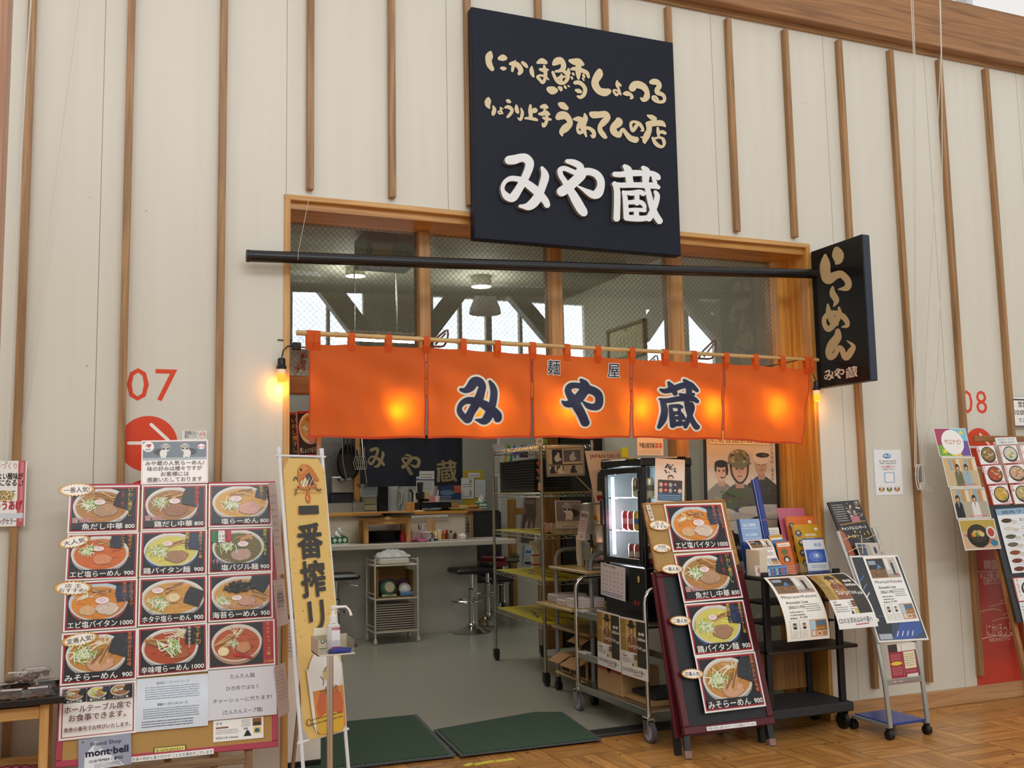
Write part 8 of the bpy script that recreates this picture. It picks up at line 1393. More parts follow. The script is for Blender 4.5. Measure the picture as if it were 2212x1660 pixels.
def bro(c, hexes=True):
    def fn(P, w_, h_):
        P.text('自衛官候補生', w_*.42, h_*.76, h_*.06, 'f2e8d8', wd=w_*.42); P.text('採用案内', w_*.46, h_*.68, h_*.06, 'f2e8d8', wd=w_*.3); P.scrib(w_*.42, h_*.58, w_*.8, h_*.64, 2, 'f0e0c8', 2); P.ell(w_*.85, h_*.9, w_*.06, h_*.03, 'f4ece0')
        if hexes:
            for i in range(4): x, y = w_*(.2+.03*(i % 2)), h_*(.82-.2*i); P.ell(x, y, w_*.12, h_*.075, '3f4a4a', 6); P.ell(x, y+h_*.01, w_*.05, h_*.035, 'd8b49a'); P.ell(x, y-h_*.04, w_*.07, h_*.03, ('4a5a8a', '5a6a4a')[i % 2])
        P.rect(0, 0, w_*.08, h_, tuple(v*.7 for v in lin(c)))
    return fn
leaf(((1675, 1098), (1736, 1098), (1765, 1238), (1708, 1240)), .0, .28, 'b9607c', 'pink_brochure', 'tall pink brochure at the back of the black leaflet rack', lambda P, w_, h_: (P.text('防衛医科大学校', w_*.24, h_*.8, h_*.07, 'f0dce4', wd=w_*.62), P.scrib(w_*.24, h_*.72, w_*.86, h_*.76, 1, 'f0dce4', 2), P.rect(0, 0, w_, h_*.5, '8a4a68')))
leaf(((1690, 1116), (1754, 1116), (1782, 1238), (1722, 1240)), -.03, .28, 'd8702c', 'orange_brochure', 'orange brochure in front of the pink one on the black rack', bro('d8702c'))
leaf(((1706, 1134), (1768, 1133), (1792, 1239), (1733, 1242)), -.06, .28, 'c99a22', 'yellow_brochure', 'mustard yellow brochure with small portraits on the black rack', bro('c99a22'))
leaf(((1732, 1164), (1777, 1163), (1793, 1238), (1747, 1241)), -.11, .26, 'dfe3ec', 'sky_brochure', 'white and blue brochure with a bright sky at the right of the black rack', lambda P, w_, h_: (P.rect(0, h_*.96, w_, h_, '3a50a0'), P.rect(w_*.06, h_*.3, w_*.96, h_*.68, '3f5cae'), P.ell(w_*.5, h_*.48, w_*.34, h_*.15, '5f7cc8'), P.ell(w_*.52, h_*.5, w_*.16, h_*.08, '8fa8de'), P.ell(w_*.54, h_*.51, w_*.06, h_*.03, 'eef2fa'), P.text('気流', w_*.5, h_*.77, h_*.1, '6a7ab0', wd=w_*.34), P.scrib(w_*.2, h_*.16, w_*.9, h_*.26, 2, '4a5068', 3), P.rect(0, 0, w_, h_*.08, '3f5298')))
leaf(((1589, 1123), (1640, 1121), (1660, 1243), (1612, 1246)), -.04, .22, '8fb0dc', 'sea_brochure', 'pale and deep blue brochures in a clear stand at the left of the black rack', lambda P, w_, h_: (P.rect(0, 0, w_, h_*.6, '2c4c92'), P.rect(0, 0, w_*.14, h_, '1f3470'), P.text('海上自衛隊', w_*.25, h_*.87, h_*.06, 'e4ecf8', wd=w_*.55), P.scrib(w_*.16, h_*.82, w_*.9, h_*.86, 1, 'dce6f4', 2), P.text('海上自衛隊', w_*.3, h_*.7, h_*.05, 'e4ecf8', wd=w_*.5), P.scrib(w_*.2, h_*.64, w_*.95, h_*.68, 1, 'dce6f4', 3), P.ell(w_*.38, h_*.56, w_*.05, h_*.03, 'd8c040')))
leaf(((1656, 1141), (1680, 1140), (1690, 1180), (1664, 1182)), .0, .2, 'e8e4dc', 'info_card', 'small white card beside the blue poster tube', lambda P, w_, h_: (P.scrib(w_*.1, h_*.6, w_*.9, h_*.9, 3, '9a948a', 2), P.ell(w_*.3, h_*.3, w_*.12, h_*.14, 'b86a5a'), P.ell(w_*.65, h_*.3, w_*.12, h_*.14, 'b86a5a')), 'card', .001)
leaf(((1663, 1158), (1692, 1155), (1704, 1235), (1676, 1238)), -.06, .26, 'c99a2a', 'yellow_leaflet', 'slim mustard leaflet behind the orange one', lambda P, w_, h_: P.rect(w_*.1, h_*.8, w_*.95, h_*.93, 'efe4d0'), 'leaflet')
leaf(((1668, 1168), (1700, 1165), (1712, 1238), (1682, 1241)), -.09, .26, '2f6a9c', 'blue_leaflet', 'slim blue leaflet between the yellow and orange ones', lambda P, w_, h_: P.rect(0, h_*.9, w_, h_, '3f80b4'), 'leaflet')
leaf(((1673, 1172), (1703, 1169), (1722, 1240), (1692, 1243)), -.12, .26, 'd06a26', 'orange_leaflet', 'slim orange leaflet with round pictures on the black rack', lambda P, w_, h_: (P.rect(w_*.1, h_*.84, w_*.98, h_*.95, 'f2e8dc'), P.scrib(w_*.16, h_*.86, w_*.9, h_*.93, 1, '9a5a3a', 2), P.ell(w_*.5, h_*.68, w_*.24, h_*.1, '6a6a3a'), P.ell(w_*.55, h_*.46, w_*.24, h_*.1, '3a3430'), P.ell(w_*.55, h_*.44, w_*.12, h_*.06, 'e6ded4'), P.scrib(0, 0, w_, h_*.28, 4, 'e2b0a8', 5)), 'leaflet')
P = sheet('', '', '', frame((0, -.15, zt6), (1, 0, 0), (0, .3, 1)), ((1614, 1166), (1663, 1162), (1682, 1224), (1632, 1228)), 'efe6e0', .001, z=0, f=lambda x, y, z: (x, y, z-.05*((y-.09)/.1)**2*(1 if y > .09 else -.6)+.01)); flyer_live(P); tag(P.done('small_flyer', GLOSS), 'small curling live concert flyer at the front left of the black rack', 'flyer')
leaf(((1655, 1226), (1700, 1221), (1701, 1242), (1656, 1247)), -.2, .1, '5f8fc4', 'figure_card', 'small blue card with a row of coloured figures on the black rack', lambda P, w_, h_: [(P.ell(w_*(.12+.13*i), h_*.62, w_*.04, h_*.13, c), P.poly([(w_*(.07+.13*i), h_*.12), (w_*(.12+.13*i), h_*.6), (w_*(.17+.13*i), h_*.12)], c)) for i, c in enumerate(('d8dce4', 'b83040', '2f4fa0', 'd8c03a', '2a2c38', 'c0404a', 'b02f3a'))], 'card', .001)
leaf(((1631, 1223), (1650, 1221), (1651, 1243), (1632, 1246)), -.2, .1, 'dcd4cc', 'white_card', 'small white card with a red print left of the blue figure card', lambda P, w_, h_: (P.ell(w_*.5, h_*.5, w_*.3, h_*.28, 'b9807c'), P.scrib(w_*.1, h_*.8, w_*.9, h_*.95, 1, '555', 1)), 'card', .001)
a = aY(1590, 1230, -.1); mb = MB(); mb.box(rx0+.005, rx0+.06, -.2, -.06, zt6+.001, zt6+.16, .003); one('booklet_stack', mb, M('d8cdb6', .7, 0, .05, scale=60), 'cream stack of booklets standing at the left end of the black rack', 'booklets')
a, c = aY(1657, 1172, .03), aY(1630, 1036, .085); d_ = (c-a).normalized(); b0_ = a-d_*((a.z-zt6-.01)/d_.z); t = thing('poster_tube', 'tall blue rolled poster leaning at the back of the black rack', 'roll', (b0_.x, b0_.y, zt6)); mb = MB(); mb.tube([b0_, c], .024, 18); mb.build('roll', M('2c3e92', .35, 0, .1), t, True); mb = MB(); mb.tube([b0_-Vector((.022, .008, 0))+Vector((0, -.004, 0)), c-Vector((.022, .008, 0))+Vector((0, -.004, 0))], .0025, 6); mb.build('paper_edge', M('9aa6cc', .5), t); k = b0_.lerp(c, .55); mb = MB(); mb.tube([k-d_*.002, k+d_*.002], .0252, 18); mb.build('rubber_band', M('b0706a', .6), t, True)
a, c = aY(1722, 1242, -.16), aY(1746, 1222, -.16); t = thing('acrylic_holder', 'clear acrylic leaflet holder at the front of the black rack', 'holder', ((a.x+c.x)/2, -.16, zt6)); mb = MB(); mb.box(a.x-.03, c.x+.16, -.178, -.175, zt6+.001, zt6+.07); mb.build('front_plate', FILM, t); mb = MB(); mb.box(a.x-.03, c.x+.16, -.178, -.13, zt6+.0005, zt6+.003); mb.build('base_plate', FILM, t)
# ================================================================ METAL DISPLAY STAND
SIL = M('a7a8a4', .4, .6, .1, scale=20); fl2, fr2, bk = aZ(1925, 1600), aZ(2005, 1588), aZ(1847, 1575)
t = thing('display_stand', 'silver leaflet stand on small casters with a blue base shelf', 'stand', tuple((fl2+fr2)/2)); xl2, xr2, yf2, yb3 = fl2.x, fr2.x, fl2.y, bk.y
BDp = {}
tops = []
for x, a_, b_, c_ in ((xl2, (1911.7, 1474), (1887.6, 1383), (1796, 1150)), (xr2, (1994.6, 1461), (1978.6, 1386), (1890, 1140))):
    q0, q1, q2, q3 = Vector((x, yf2, .07)), aY(*a_, yf2+.025), aY(*b_, yf2+.07), aY(*c_, yf2+.36); q1.x = q2.x = q3.x = x
    mb = MB(); mb.tube([q0, q1, q2, q3], .0145, 10); mb.build('side_tube', SIL, t, True); tops.append((q0, q1, q2, q3))
    mb = MB(); mb.bar((x, yf2, .075), (x, yb3, .075), .03, .018); mb.build('base_rail', SIL, t)
    for y in (yf2+.01, yb3): mb = MB(); A = Matrix.Translation((x, y, .027)) @ Matrix.Rotation(R(90), 4, 'Y'); mb.lathe([(.018, -.02), (.027, -.016), (.027, .016), (.018, .02)], (0, 0, 0), 14, A); mb.box(x-.012, x+.012, y-.012, y+.012, .04, .065); mb.build('caster', BLACK, t)
mb = MB(); mb.box(xl2+.01, xr2-.01, yf2+.01, yb3, .075, .09, .002); mb.build('blue_shelf', M('2b3f8e', .3), t)
zc2 = aY(1950, 1470, yf2+.02).z; mb = MB(); mb.box(xl2, xr2, yf2+.015, yf2+.025, zc2-.02, zc2+.015, .002); mb.build('cross_bar', SIL, t)
q2, q3 = tops[0][2], tops[0][3]; dd2 = (q3-q2).normalized(); TD = frame(q2+Vector((0, -.02, 0)), (1, 0, 0), dd2)
P = sheet('', '', '', TD, ((1831, 1203), (1935, 1201), (2006, 1384), (1898, 1390)), 'dedcd6', .012, z=0); TDb = P.T.copy(); w_, h_ = P.w, P.h
P.rect(w_*.025, h_*.02, w_*.975, h_*.98, '2b2f36'); P.rect(w_*.05, h_*.02, w_*.95, h_*.3, '3a465c'); P.poly([(w_*.3, h_*.02), (w_*.6, h_*.24), (w_*.95, h_*.24), (w_*.95, h_*.1), (w_*.7, h_*.02)], '35539a'); P.poly([(w_*.05, h_*.3), (w_*.4, h_*.25), (w_*.3, h_*.05), (w_*.05, h_*.1)], '22262e'); P.rect(w_*.05, h_*.03, w_*.3, h_*.09, 'aab0b8'); P.ell(w_*.1, h_*.25, w_*.05, h_*.025, 'e2ddd2')
for i in range(4): P.line([(w_*(.4+.1*i), h_*.06), (w_*(.45+.1*i), h_*.11)], .006, 'd8dce2', 1)
for i in range(3): P.line([(w_*.05, h_*(.5+.1*i)), (w_*.14, h_*(.56+.1*i))], .008, ('c9ccd2', '6a7a9a', '3a6aaa')[i], 1)
tag(P.done('poster_board', GLOSS), 'white edged dark sports poster board on the silver stand', 'poster board')
P = sheet('', '', '', TD, ((1860, 1205), (1927, 1203), (1985, 1343), (1912, 1350)), 'efeeea', .0015, z=.014); flyer_live(P); tag(P.done('live_flyer', GLOSS), 'white live concert flyer on the board of the silver stand', 'flyer')
P = sheet('', '', '', TD, ((1793, 1083), (1862, 1078), (1900, 1192), (1836, 1199)), '1d1c1e', .012, z=-.03); w_, h_ = P.w, P.h
P.scrib(w_*.08, h_*.62, w_*.45, h_*.96, 8, 'b9b4ac', 2); g = rnd(4)
for i in range(40): P.ell(w_*g.uniform(.5, .95), h_*g.uniform(.68, .97), w_*.04, h_*.02, ('8a8078', '4a4440', 'c9b8ac', '6a5a50')[i % 4], 8)
P.rect(w_*.52, h_*.58, w_*.8, h_*.7, 'b06a7a'); P.line([(w_*.1, h_*.56), (w_*.5, h_*.58), (w_*.95, h_*.6)], h_*.02, '9a7a2a', 2); P.text('キャンドルコンサート', w_*.1, h_*.46, h_*.07, 'f2f0ea', 'l', .03, wd=w_*.8)
for i in range(14): P.ell(w_*g.uniform(.2, .9), h_*g.uniform(.32, .42), w_*.018, h_*.02, 'd8b050', 8)
P.ell(w_*.35, h_*.12, w_*.06, h_*.06, 'd8b83a'); P.poly([(0, 0), (0, h_*.5), (w_*.14, h_*.4), (w_*.2, 0)], 'a8582a'); P.scrib(w_*.5, h_*.1, w_*.85, h_*.3, 5, '8a847a', 6); tag(P.done('candle_concert_flyer', GLOSS), 'black concert flyer with candle lights at the top of the silver stand', 'flyer')
P = sheet('', '', '', TD, ((1848, 1175), (1893, 1174), (1905, 1201), (1852, 1202)), 'c9bcb4', .002, z=.006); P.rect(P.w*.05, 0, P.w*.4, P.h*.9, '4a5a6a'); P.rect(P.w*.42, 0, P.w*.6, P.h*.9, 'a8a49c'); P.rect(P.w*.62, 0, P.w*.95, P.h*.9, 'c0b8ae'); P.ell(P.w*.78, P.h*.4, P.w*.06, P.h*.3, '3a3e4a'); tag(P.done('pocket_leaflet'), 'leaflets in the wire pocket above the sports poster board', 'leaflet')
t = thing('wire_pocket', 'pale wire pocket clipped to the top of the silver stand', 'wire pocket', tuple(aY(1860, 1200, -.3))); 
for (x0, y0, x1, y1) in ((1825, 1160, 1856, 1200), (1875, 1157, 1895, 1198), (1834, 1186, 1868, 1202), (1884, 1182, 1900, 1200)):
    mb = MB(TD); p_ = [uv(TD, x0, y0+6), uv(TD, x0+14, y0), uv(TD, x1, y0), uv(TD, x1+3, y1)]; mb.tube([(p_[0][0], p_[0][1], -.02)]+[(p[0], p[1], .022) for p in p_[1:]], .0025, 6); mb.build('wire', M('d6c4a6', .5), t)
TD2 = frame(Vector((xl2, yf2-.01, 0)), (1, 0, 0), tops[0][1]-tops[0][0])
for c4, lab, sd in ((((1916, 1395), (1943, 1391), (1955, 1474), (1927, 1477)), 'left red leaflet hanging under the board of the silver stand', 1), (((1944, 1391), (1974, 1387), (1985, 1470), (1956, 1474)), 'right red leaflet hanging under the board of the silver stand', 2)):
    P = sheet('', '', '', TD2, c4, '9c2436', .002, z=.004); w_, h_ = P.w, P.h; P.rect(w_*.0, h_*.8, w_, h_, 'e4e0d8')
    if sd == 1: P.rect(0, h_*.8, w_*.7, h_, '3a2a28'); P.ell(w_*.5, h_*.5, w_*.44, h_*.05, 'e0c93a'); P.scrib(w_*.1, h_*.58, w_*.9, h_*.75, 4, 'd8a0a8', 3); P.scrib(w_*.1, h_*.2, w_*.9, h_*.42, 5, 'd8a0a8', 4); P.rect(w_*.05, h_*.02, w_*.3, h_*.12, 'e4dcd8'); P.rect(w_*.5, h_*.02, w_*.75, h_*.12, 'e4dcd8')
    else: P.rect(w_*.08, h_*.34, w_*.9, h_*.78, 'e4dcb8'); P.scrib(w_*.14, h_*.4, w_*.84, h_*.74, 6, '8a7a5a', 3); P.scrib(w_*.1, h_*.24, w_*.9, h_*.31, 2, 'd8a0a8', 4); P.rect(w_*.15, h_*.05, w_*.95, h_*.2, 'dcd6d2')
    tag(P.done('red_leaflet', GLOSS), lab, 'leaflet')
# ================================================================ RIGHT MENU STAND (next shop)
y0 = -.34; o = aY(2085, 1190, y0); tp = aY(2012, 926, y0+.17); TRr = frame(o, (1, 0, 0), Vector((0, .17, (tp.z-o.z))))
t = thing('easel_stand', 'brown wooden easel carrying noodle and rice cards at the right edge', 'easel', tuple(aZ(2200, 1490)))
for px0, px1 in ((2150, 2208),): 
    a, c = aY(2153, 1190, y0+.03), aY(2206, 1420, y0-.1); d_ = (a-c).normalized(); mb = MB(); mb.bar(c-d_*(c.z/d_.z)+Vector((0, 0, 0)), a+d_*.55, .034, .022, (0, 1, 0)); mb.build('front_leg', wood('a5703f', '80522b', 'z'), t)
a = aY(2106, 948, y0+.19); mb = MB(); mb.box(a.x, a.x+.8, a.y, a.y+.02, a.z-.02, a.z+.02, .003); mb.build('top_rail', wood('a5703f', '80522b', 'x'), t); mb = MB(); mb.bar((a.x+.35, a.y+.05, a.z), (a.x+.45, -.05, 0), .03, .02); mb.build('rear_leg', wood('a5703f', '80522b', 'z'), t)
P = sheet('', '', '', TRr, ((2146, 1094), (2294, 1086), (2350, 1332), (2188, 1345)), '30343a', .01, z=-.012); P.done('backing_board', PAPER, t)
def zorder(c4, bg, lab, fn, name='photo_card', cat='photo card', z=.004, group=None):
    P = sheet('', '', '', TRr, c4, bg, .0015, z=z); fn(P, P.w, P.h); tag(P.done(name, SHEEN), lab, cat, group)
def c_logo(P, w_, h_):
    P.rect(w_*.02, h_*.02, w_*.5, h_*.98, 'a8305c'); P.rect(w_*.5, h_*.5, w_*.98, h_*.98, '7ec0de'); P.rect(w_*.02, h_*.02, w_*.4, h_*.4, '74a83e'); P.rect(w_*.4, h_*.02, w_*.75, h_*.3, 'e0c02a'); P.rect(w_*.7, h_*.02, w_*.98, h_*.55, '6a4a9a'); P.ell(w_*.5, h_*.5, w_*.34, h_*.44, 'f2f0ec'); P.text('サロナビ!', w_*.5, h_*.44, h_*.2, 'c0602a', 'c', .02, wd=w_*.5); P.star(w_*.2, h_*.18, w_*.1, h_*.12, 'e4d84a', 5, .45); P.star(w_*.82, h_*.84, w_*.1, h_*.12, 'e4d84a', 5, .45)
def c_people(n, bgc):
    def fn(P, w_, h_):
        P.rect(w_*.02, h_*.03, w_*.98, h_*.97, bgc); g = rnd(n)
        for i in range(8): x = w_*(.05+.12*i); P.rect(x, h_*.55, x+w_*.09, h_*.92, ('d8b07a', '8fa9b4', 'c98f52', 'e0d4b8')[i % 4])
        P.clip = (w_*.02, h_*.03, w_*.98, h_*.97)
        for i, x in enumerate((.4, .66) if n == 1 else (.15, .62)): person_print(P, w_*x, h_*.62, h_*.52, '2a2220', ('6a6a4a', '9ab0bc', '22262e', 'e2dcd8')[i+(0 if n == 1 else 2)], hat=False)
        P.clip = None; P.scrib(w_*.4, h_*.05, w_*.9, h_*.16, 1, 'e0708a', 3)
    return fn
def c_pot(P, w_, h_):
    P.rect(w_*.02, h_*.03, w_*.98, h_*.97, 'c9a88a'); P.rect(w_*.02, h_*.6, w_*.98, h_*.97, 'b9a04a'); P.poly([(w_*.05, h_*.5), (w_*.5, h_*.05), (w_*.9, h_*.3), (w_*.6, h_*.6)], 'b06a5a'); P.ell(w_*.45, h_*.45, w_*.3, h_*.38, '1f1e1e'); P.ell(w_*.45, h_*.52, w_*.26, h_*.28, '3a302a')
    for i, c in enumerate(('d8882a', 'b8b06a', '5a7a3a', 'c9a070', 'd8c07a')): P.ell(w_*(.34+.055*i), h_*(.5+.06*(i % 2)), w_*.07, h_*.08, c)
    P.ell(w_*.82, h_*.55, w_*.13, h_*.2, 'd8dce0'); P.ell(w_*.82, h_*.55, w_*.09, h_*.14, 'b0453a'); P.ell(w_*.85, h_*.2, w_*.1, h_*.1, '2a7aa0')
xs4 = [(2012, 926, 2083, 926), (2031, 988, 2100, 988), (2049, 1055, 2123, 1054), (2067, 1124, 2143, 1121), (2085, 1191, 2165, 1187)]
for i, (fn, lab) in enumerate(((c_logo, 'bright coloured title card at the top of the right hand photo column'), (c_people(1, 'c9b48a'), 'photo card of two people indoors in the right hand column'), (c_people(2, 'b0a894'), 'photo card of a cook at a counter in the right hand column'), (c_pot, 'photo card of a black stone pot at the foot of the right hand column'))):
    a, c = xs4[i], xs4[i+1]; zorder(((a[0], a[1]), (a[2], a[3]), (c[2]-1, c[3]-1), (c[0], c[1]-1)), 'e9e7e2', lab, fn)
def bowlcard(c1, c2, vt, pr):
    def fn(P, w_, h_):
        P.rect(0, 0, w_, h_, 'c04a58'); P.rect(w_*.03, h_*.03, w_*.97, h_*.97, 'f0eeea'); P.ell(w_*.55, h_*.5, w_*.38, h_*.42, '26282a'); P.ell(w_*.55, h_*.53, w_*.33, h_*.34, c1); g = rnd(len(vt)+int(w_*1e4))
        for i in range(12): x, y = w_*(.55+g.uniform(-.22, .22)), h_*(.53+g.uniform(-.22, .22)); P.line([(x, y), (x+w_*.1, y+h_*g.uniform(-.1, .1))], h_*.05, (c2, 'd8b04a', '5a8a3a', 'e0d8c0')[i % 4], 1)
        P.vtext(vt, w_*.1, h_*.95, h_*.15, 'b02a38', .01); P.text(pr, w_*.72, h_*.06, h_*.14, 'c02a38', 'c', .02, wd=w_*.4)
    return fn
mc = [((2105, 964), (2145, 962), (2158, 1003), (2118, 1006)), ((2153, 963), (2193, 961), (2206, 1001), (2166, 1003)), ((2198, 962), (2240, 960), (2253, 1000), (2211, 1002)), ((2118, 1007), (2160, 1004), (2174, 1045), (2132, 1048)), ((2165, 1005), (2210, 1002), (2222, 1043), (2178, 1046)), ((2132, 1050), (2174, 1047), (2188, 1089), (2146, 1092)), ((2178, 1048), (2222, 1045), (2236, 1088), (2192, 1091))]
mi = [('8a6a3a', 'd8882a', '石焼ビビ', '1100', 'black bowl of egg and vegetables card at the upper left of the right hand easel'), ('c9c8b8', 'e0ddd0', 'コムタン', '1045', 'milky soup card at the top of the right hand easel'), ('b0885a', 'c94a2a', 'クッパ', '990', 'noodle card cut by the right edge in the top row'), ('b0452a', 'd86a3a', 'キムチ', '1100', 'red stew card in the second row of the right hand easel'), ('c9a58a', 'c0392b', 'ビビンバ', '1045', 'pink topped bowl card in the second row beside the red stew'), ('c9a24a', 'd8b05a', 'チヂミ', '1137', 'golden pancake card in the third row of the right hand easel'), ('b8a878', 'd8a84a', '冷麺', '1100', 'mixed vegetable bowl card in the third row beside the pancake')]
for c4, m_ in zip(mc, mi): zorder(c4, 'eceae6', m_[4], bowlcard(*m_[:4]), 'food_card', 'menu card', .004, 'food cards on the right hand easel')
zorder(((2145, 947), (2190, 946), (2196, 961), (2150, 963)), 'e2e4e2', 'pale notice strip above the food cards on the right hand easel', lambda P, w_, h_: (P.text('コムタン・クッパ', w_*.5, h_*.6, h_*.3, '555', 'c', wd=w_*.8), P.text('ご飯がつきます', w_*.5, h_*.2, h_*.3, '555', 'c', wd=w_*.7)), 'strip_notice', 'notice', .012)
def setmenu(P, w_, h_):
    P.rect(0, h_*.9, w_, h_, '8fb0cc'); P.text('焼肉ランチ定食', w_*.08, h_*.92, h_*.06, '3a4a5a', wd=w_*.7)
    for i, l in enumerate(('石焼ビビンバ 定食', 'コムタン 定食', 'ビビンバ 定食', 'ミズ冷麺', 'ビビン冷麺', 'キムチ鍋', 'スープ')): y = h_*(.79-.125*i); P.text(l, w_*.3, y, h_*.055, '333', 'l', 0, wd=w_*.09*len(l)); P.ell(w_*.12, y+h_*.02, w_*.08, h_*.035, ('4a3a30', 'd8d4c8', '5a5a4a', '6a6458', '8a4a30', '7a2f26', '6a3426')[i]); P.ell(w_*.22, y-h_*.005, w_*.05, h_*.025, 'cfc8bc'); P.rect(w_*.05, y-h_*.045, w_*.95, y-h_*.042, '888')
zorder(((2148, 1101), (2290, 1092), (2330, 1225), (2186, 1240)), 'e9ebee', 'white list of set meals with small bowls on the right hand easel', setmenu, 'set_menu', 'menu')
zorder(((2185, 1250), (2260, 1244), (2280, 1295), (2198, 1300)), 'eceae6', 'red framed soup card below the set meal list', bowlcard('c9c4b0', 'd8d0b8', 'サムゲタン', '1500'), 'food_card', 'menu card', .004, 'food cards on the right hand easel')
zorder(((2200, 1302), (2280, 1296), (2296, 1350), (2212, 1356)), 'e2e6ea', 'small print sheet at the right edge below the soup card', lambda P, w_, h_: P.scrib(w_*.05, h_*.1, w_*.9, h_*.9, 6, '7a8088', 2), 'print_sheet', 'sheet')
# ================================================================ BEER BANNER, SANITIZER, MATS
n3 = Vector((.68, -.73, 0)); d3 = Vector((.73, .68, 0)); P0 = aY(597, 985, -.6)
def onp(x, y, P_, nn): r = ray(x, y); return CAM+r*((P_-CAM).dot(nn)/r.dot(nn))
P3_ = aY(651, 1610, -.72); yd3 = P0-P3_; xd3 = d3*.75+Vector((1, 0, 0))*.25; TBn = frame(P3_, xd3, yd3)
bw3 = (uv(TBn, 697, 990)[0]+uv(TBn, 744, 1569)[0])/2; bh3 = uv(TBn, 597, 985)[1]
t = thing('beer_banner', 'tall yellow banner on white poles at the left of the entrance', 'banner', (P3_.x, P3_.y, 0)); WP = M('e6e6ea', .35)
fd = TBn.col[1].to_3d(); 
for u in (0, bw3):
    lo = TBn @ Vector((u, 0, 0)); lo = lo-fd*(lo.z/fd.z); hi = TBn @ Vector((u, bh3+.04, 0)); mb = MB(); mb.tube([lo, hi], .0085, 10); mb.build('pole', WP, t, True); mb = MB(); mb.tube([hi-fd*.03, hi], .011, 10); mb.build('pole_cap', WP, t, True)
for v in (.01, bh3): mb = MB(TBn); mb.tube([(-.02, v, .0), (bw3+.02, v, .0)], .006, 8); mb.build('cross_rod', WP, t, True)
mb = MB(); q = TBn @ Vector((bw3*.5, bh3*.45, -.03)); mb.tube([q, (q.x-.04, q.y+.28, 0)], .009, 8); mb.build('rear_pole', STEEL, t)
def bf(x, y, z): return (x, y, z+.003*math.sin(y*6))
c_ = .028
P = Pr(TBn @ Matrix.Translation((.006, .012, .012)), bw3-.012, bh3-.024, None, f=bf); w_, h_ = P.w, P.h; P.z = .0
YEL = 'e5c06c'; bev = w_*.15
P.poly([(0, bev*1.4), (bev, 0), (w_-bev, 0), (w_, bev*1.4), (w_, h_-bev*1.4), (w_-bev, h_), (bev, h_), (0, h_-bev*1.4)], YEL); g = rnd(11)
for i in range(140): P.ell(w_*g.uniform(.02, .98), h_*g.uniform(.06, .95), .0016*g.uniform(.6, 1.8), .002*g.uniform(.6, 2.2), ('9a6f26', 'c08f36', 'eccb7c')[i % 3], 7)
def be(pts, wd, c, k=3): P.line([(w_*a, h_*b) for a, b in pts], wd*w_, c, k)
def bp(pts, c): P.poly([(w_*a, h_*b) for a, b in pts], c)
b_h = h_; h_ = h_*1.012
bp([(.3, .905), (.33, .945), (.42, .965), (.56, .965), (.66, .955), (.76, .93), (.84, .905), (.78, .9), (.68, .915), (.72, .895), (.78, .89), (.74, .875), (.6, .88), (.48, .868), (.36, .872), (.28, .885), (.38, .895)], 'c9762c'); bp([(.33, .94), (.4, .96), (.5, .962), (.56, .95), (.48, .94), (.4, .925)], 'd8903e'); bp([(.5, .925), (.6, .935), (.66, .915), (.7, .89), (.6, .885), (.52, .9)], '4a4238'); bp([(.36, .9), (.5, .915), (.56, .9), (.46, .88), (.38, .883)], 'e6d8b8')
for i in range(6): be([(.38+.04*i, .885), (.42+.04*i, .9), (.44+.05*i, .915)], .012, ('3a3026', 'f0e2c0')[i % 2], 2)
be([(.3, .91), (.25, .918), (.21, .905)], .022, '2a2420'); be([(.32, .88), (.25, .87), (.24, .855)], .022, '2a2420'); be([(.6, .875), (.54, .865), (.52, .85)], .022, '2a2420'); be([(.72, .88), (.78, .868), (.86, .87)], .022, '2a2420'); P.ell(w_*.4, h_*.945, w_*.03, h_*.006, '2a2420')
h_ = b_h
for x0_, x1_ in ((.2, .46), (.58, .88)):
    for yy in (.882, .868): P.text('brewed from only the' if x0_ < .5 else 'first press of wort', w_*x0_, h_*yy, h_*.011, 'c08a3a', wd=w_*(x1_-x0_))
bp([(.53, .895), (.5, .87), (.47, .85), (.5, .832), (.56, .832), (.59, .85), (.56, .87)], 'd06a2a'); bp([(.5, .86), (.49, .848), (.51, .84), (.52, .852)], 'efc09a')
INK = '2b2620'
for ch, yy, hh in (('番', .625, .138), ('搾', .485, .138), ('リ', .35, .14)):
    vs, fs, x0_, x1_ = textmesh(ch, 0, 3); cx = (x0_+x1_)/2; P.z += .0004
    for dx, dy in fat(.0042): P.z += 3e-6; P.addraw([P.P3(w_*.5+(a-cx)*h_*hh*.92+dx, h_*(yy+.016)+b*h_*hh+dy, P.z) for a, b in vs], fs, lin(INK))
P.rect(w_*.28, h_*.79, w_*.76, h_*.822, INK)
P.clip = (0, 0, w_, h_); P.ell(w_*.58, h_*.2, w_*.42, h_*.105, 'd8d4cc'); bp([(.14, .24), (.2, .1), (.3, .02), (1, .02), (1, .24)], 'd5cfc4'); P.ell(w_*.58, h_*.215, w_*.4, h_*.085, 'e6e4e0'); bp([(.2, .16), (.24, .08), (.32, .015), (.98, .015), (.98, .16)], 'd8882a'); bp([(.3, .1), (.4, .05), (.9, .05), (.95, .1), (.9, .14), (.4, .15)], 'c8622a'); bp([(.24, .06), (.34, .01), (.9, .0), (.95, .06), (.6, .08)], 'dcae2a'); bp([(.14, .24), (.21, .05), (.28, .01), (.24, .2)], 'e8e6e2'); P.clip = None
bp([(.5, .22), (.58, .235), (.7, .225), (.74, .2), (.62, .185), (.52, .195)], 'c9b878'); be([(.46, .205), (.52, .19), (.5, .175)], .02, '3a342c'); be([(.56, .22), (.62, .235), (.7, .225)], .018, '3a342c')
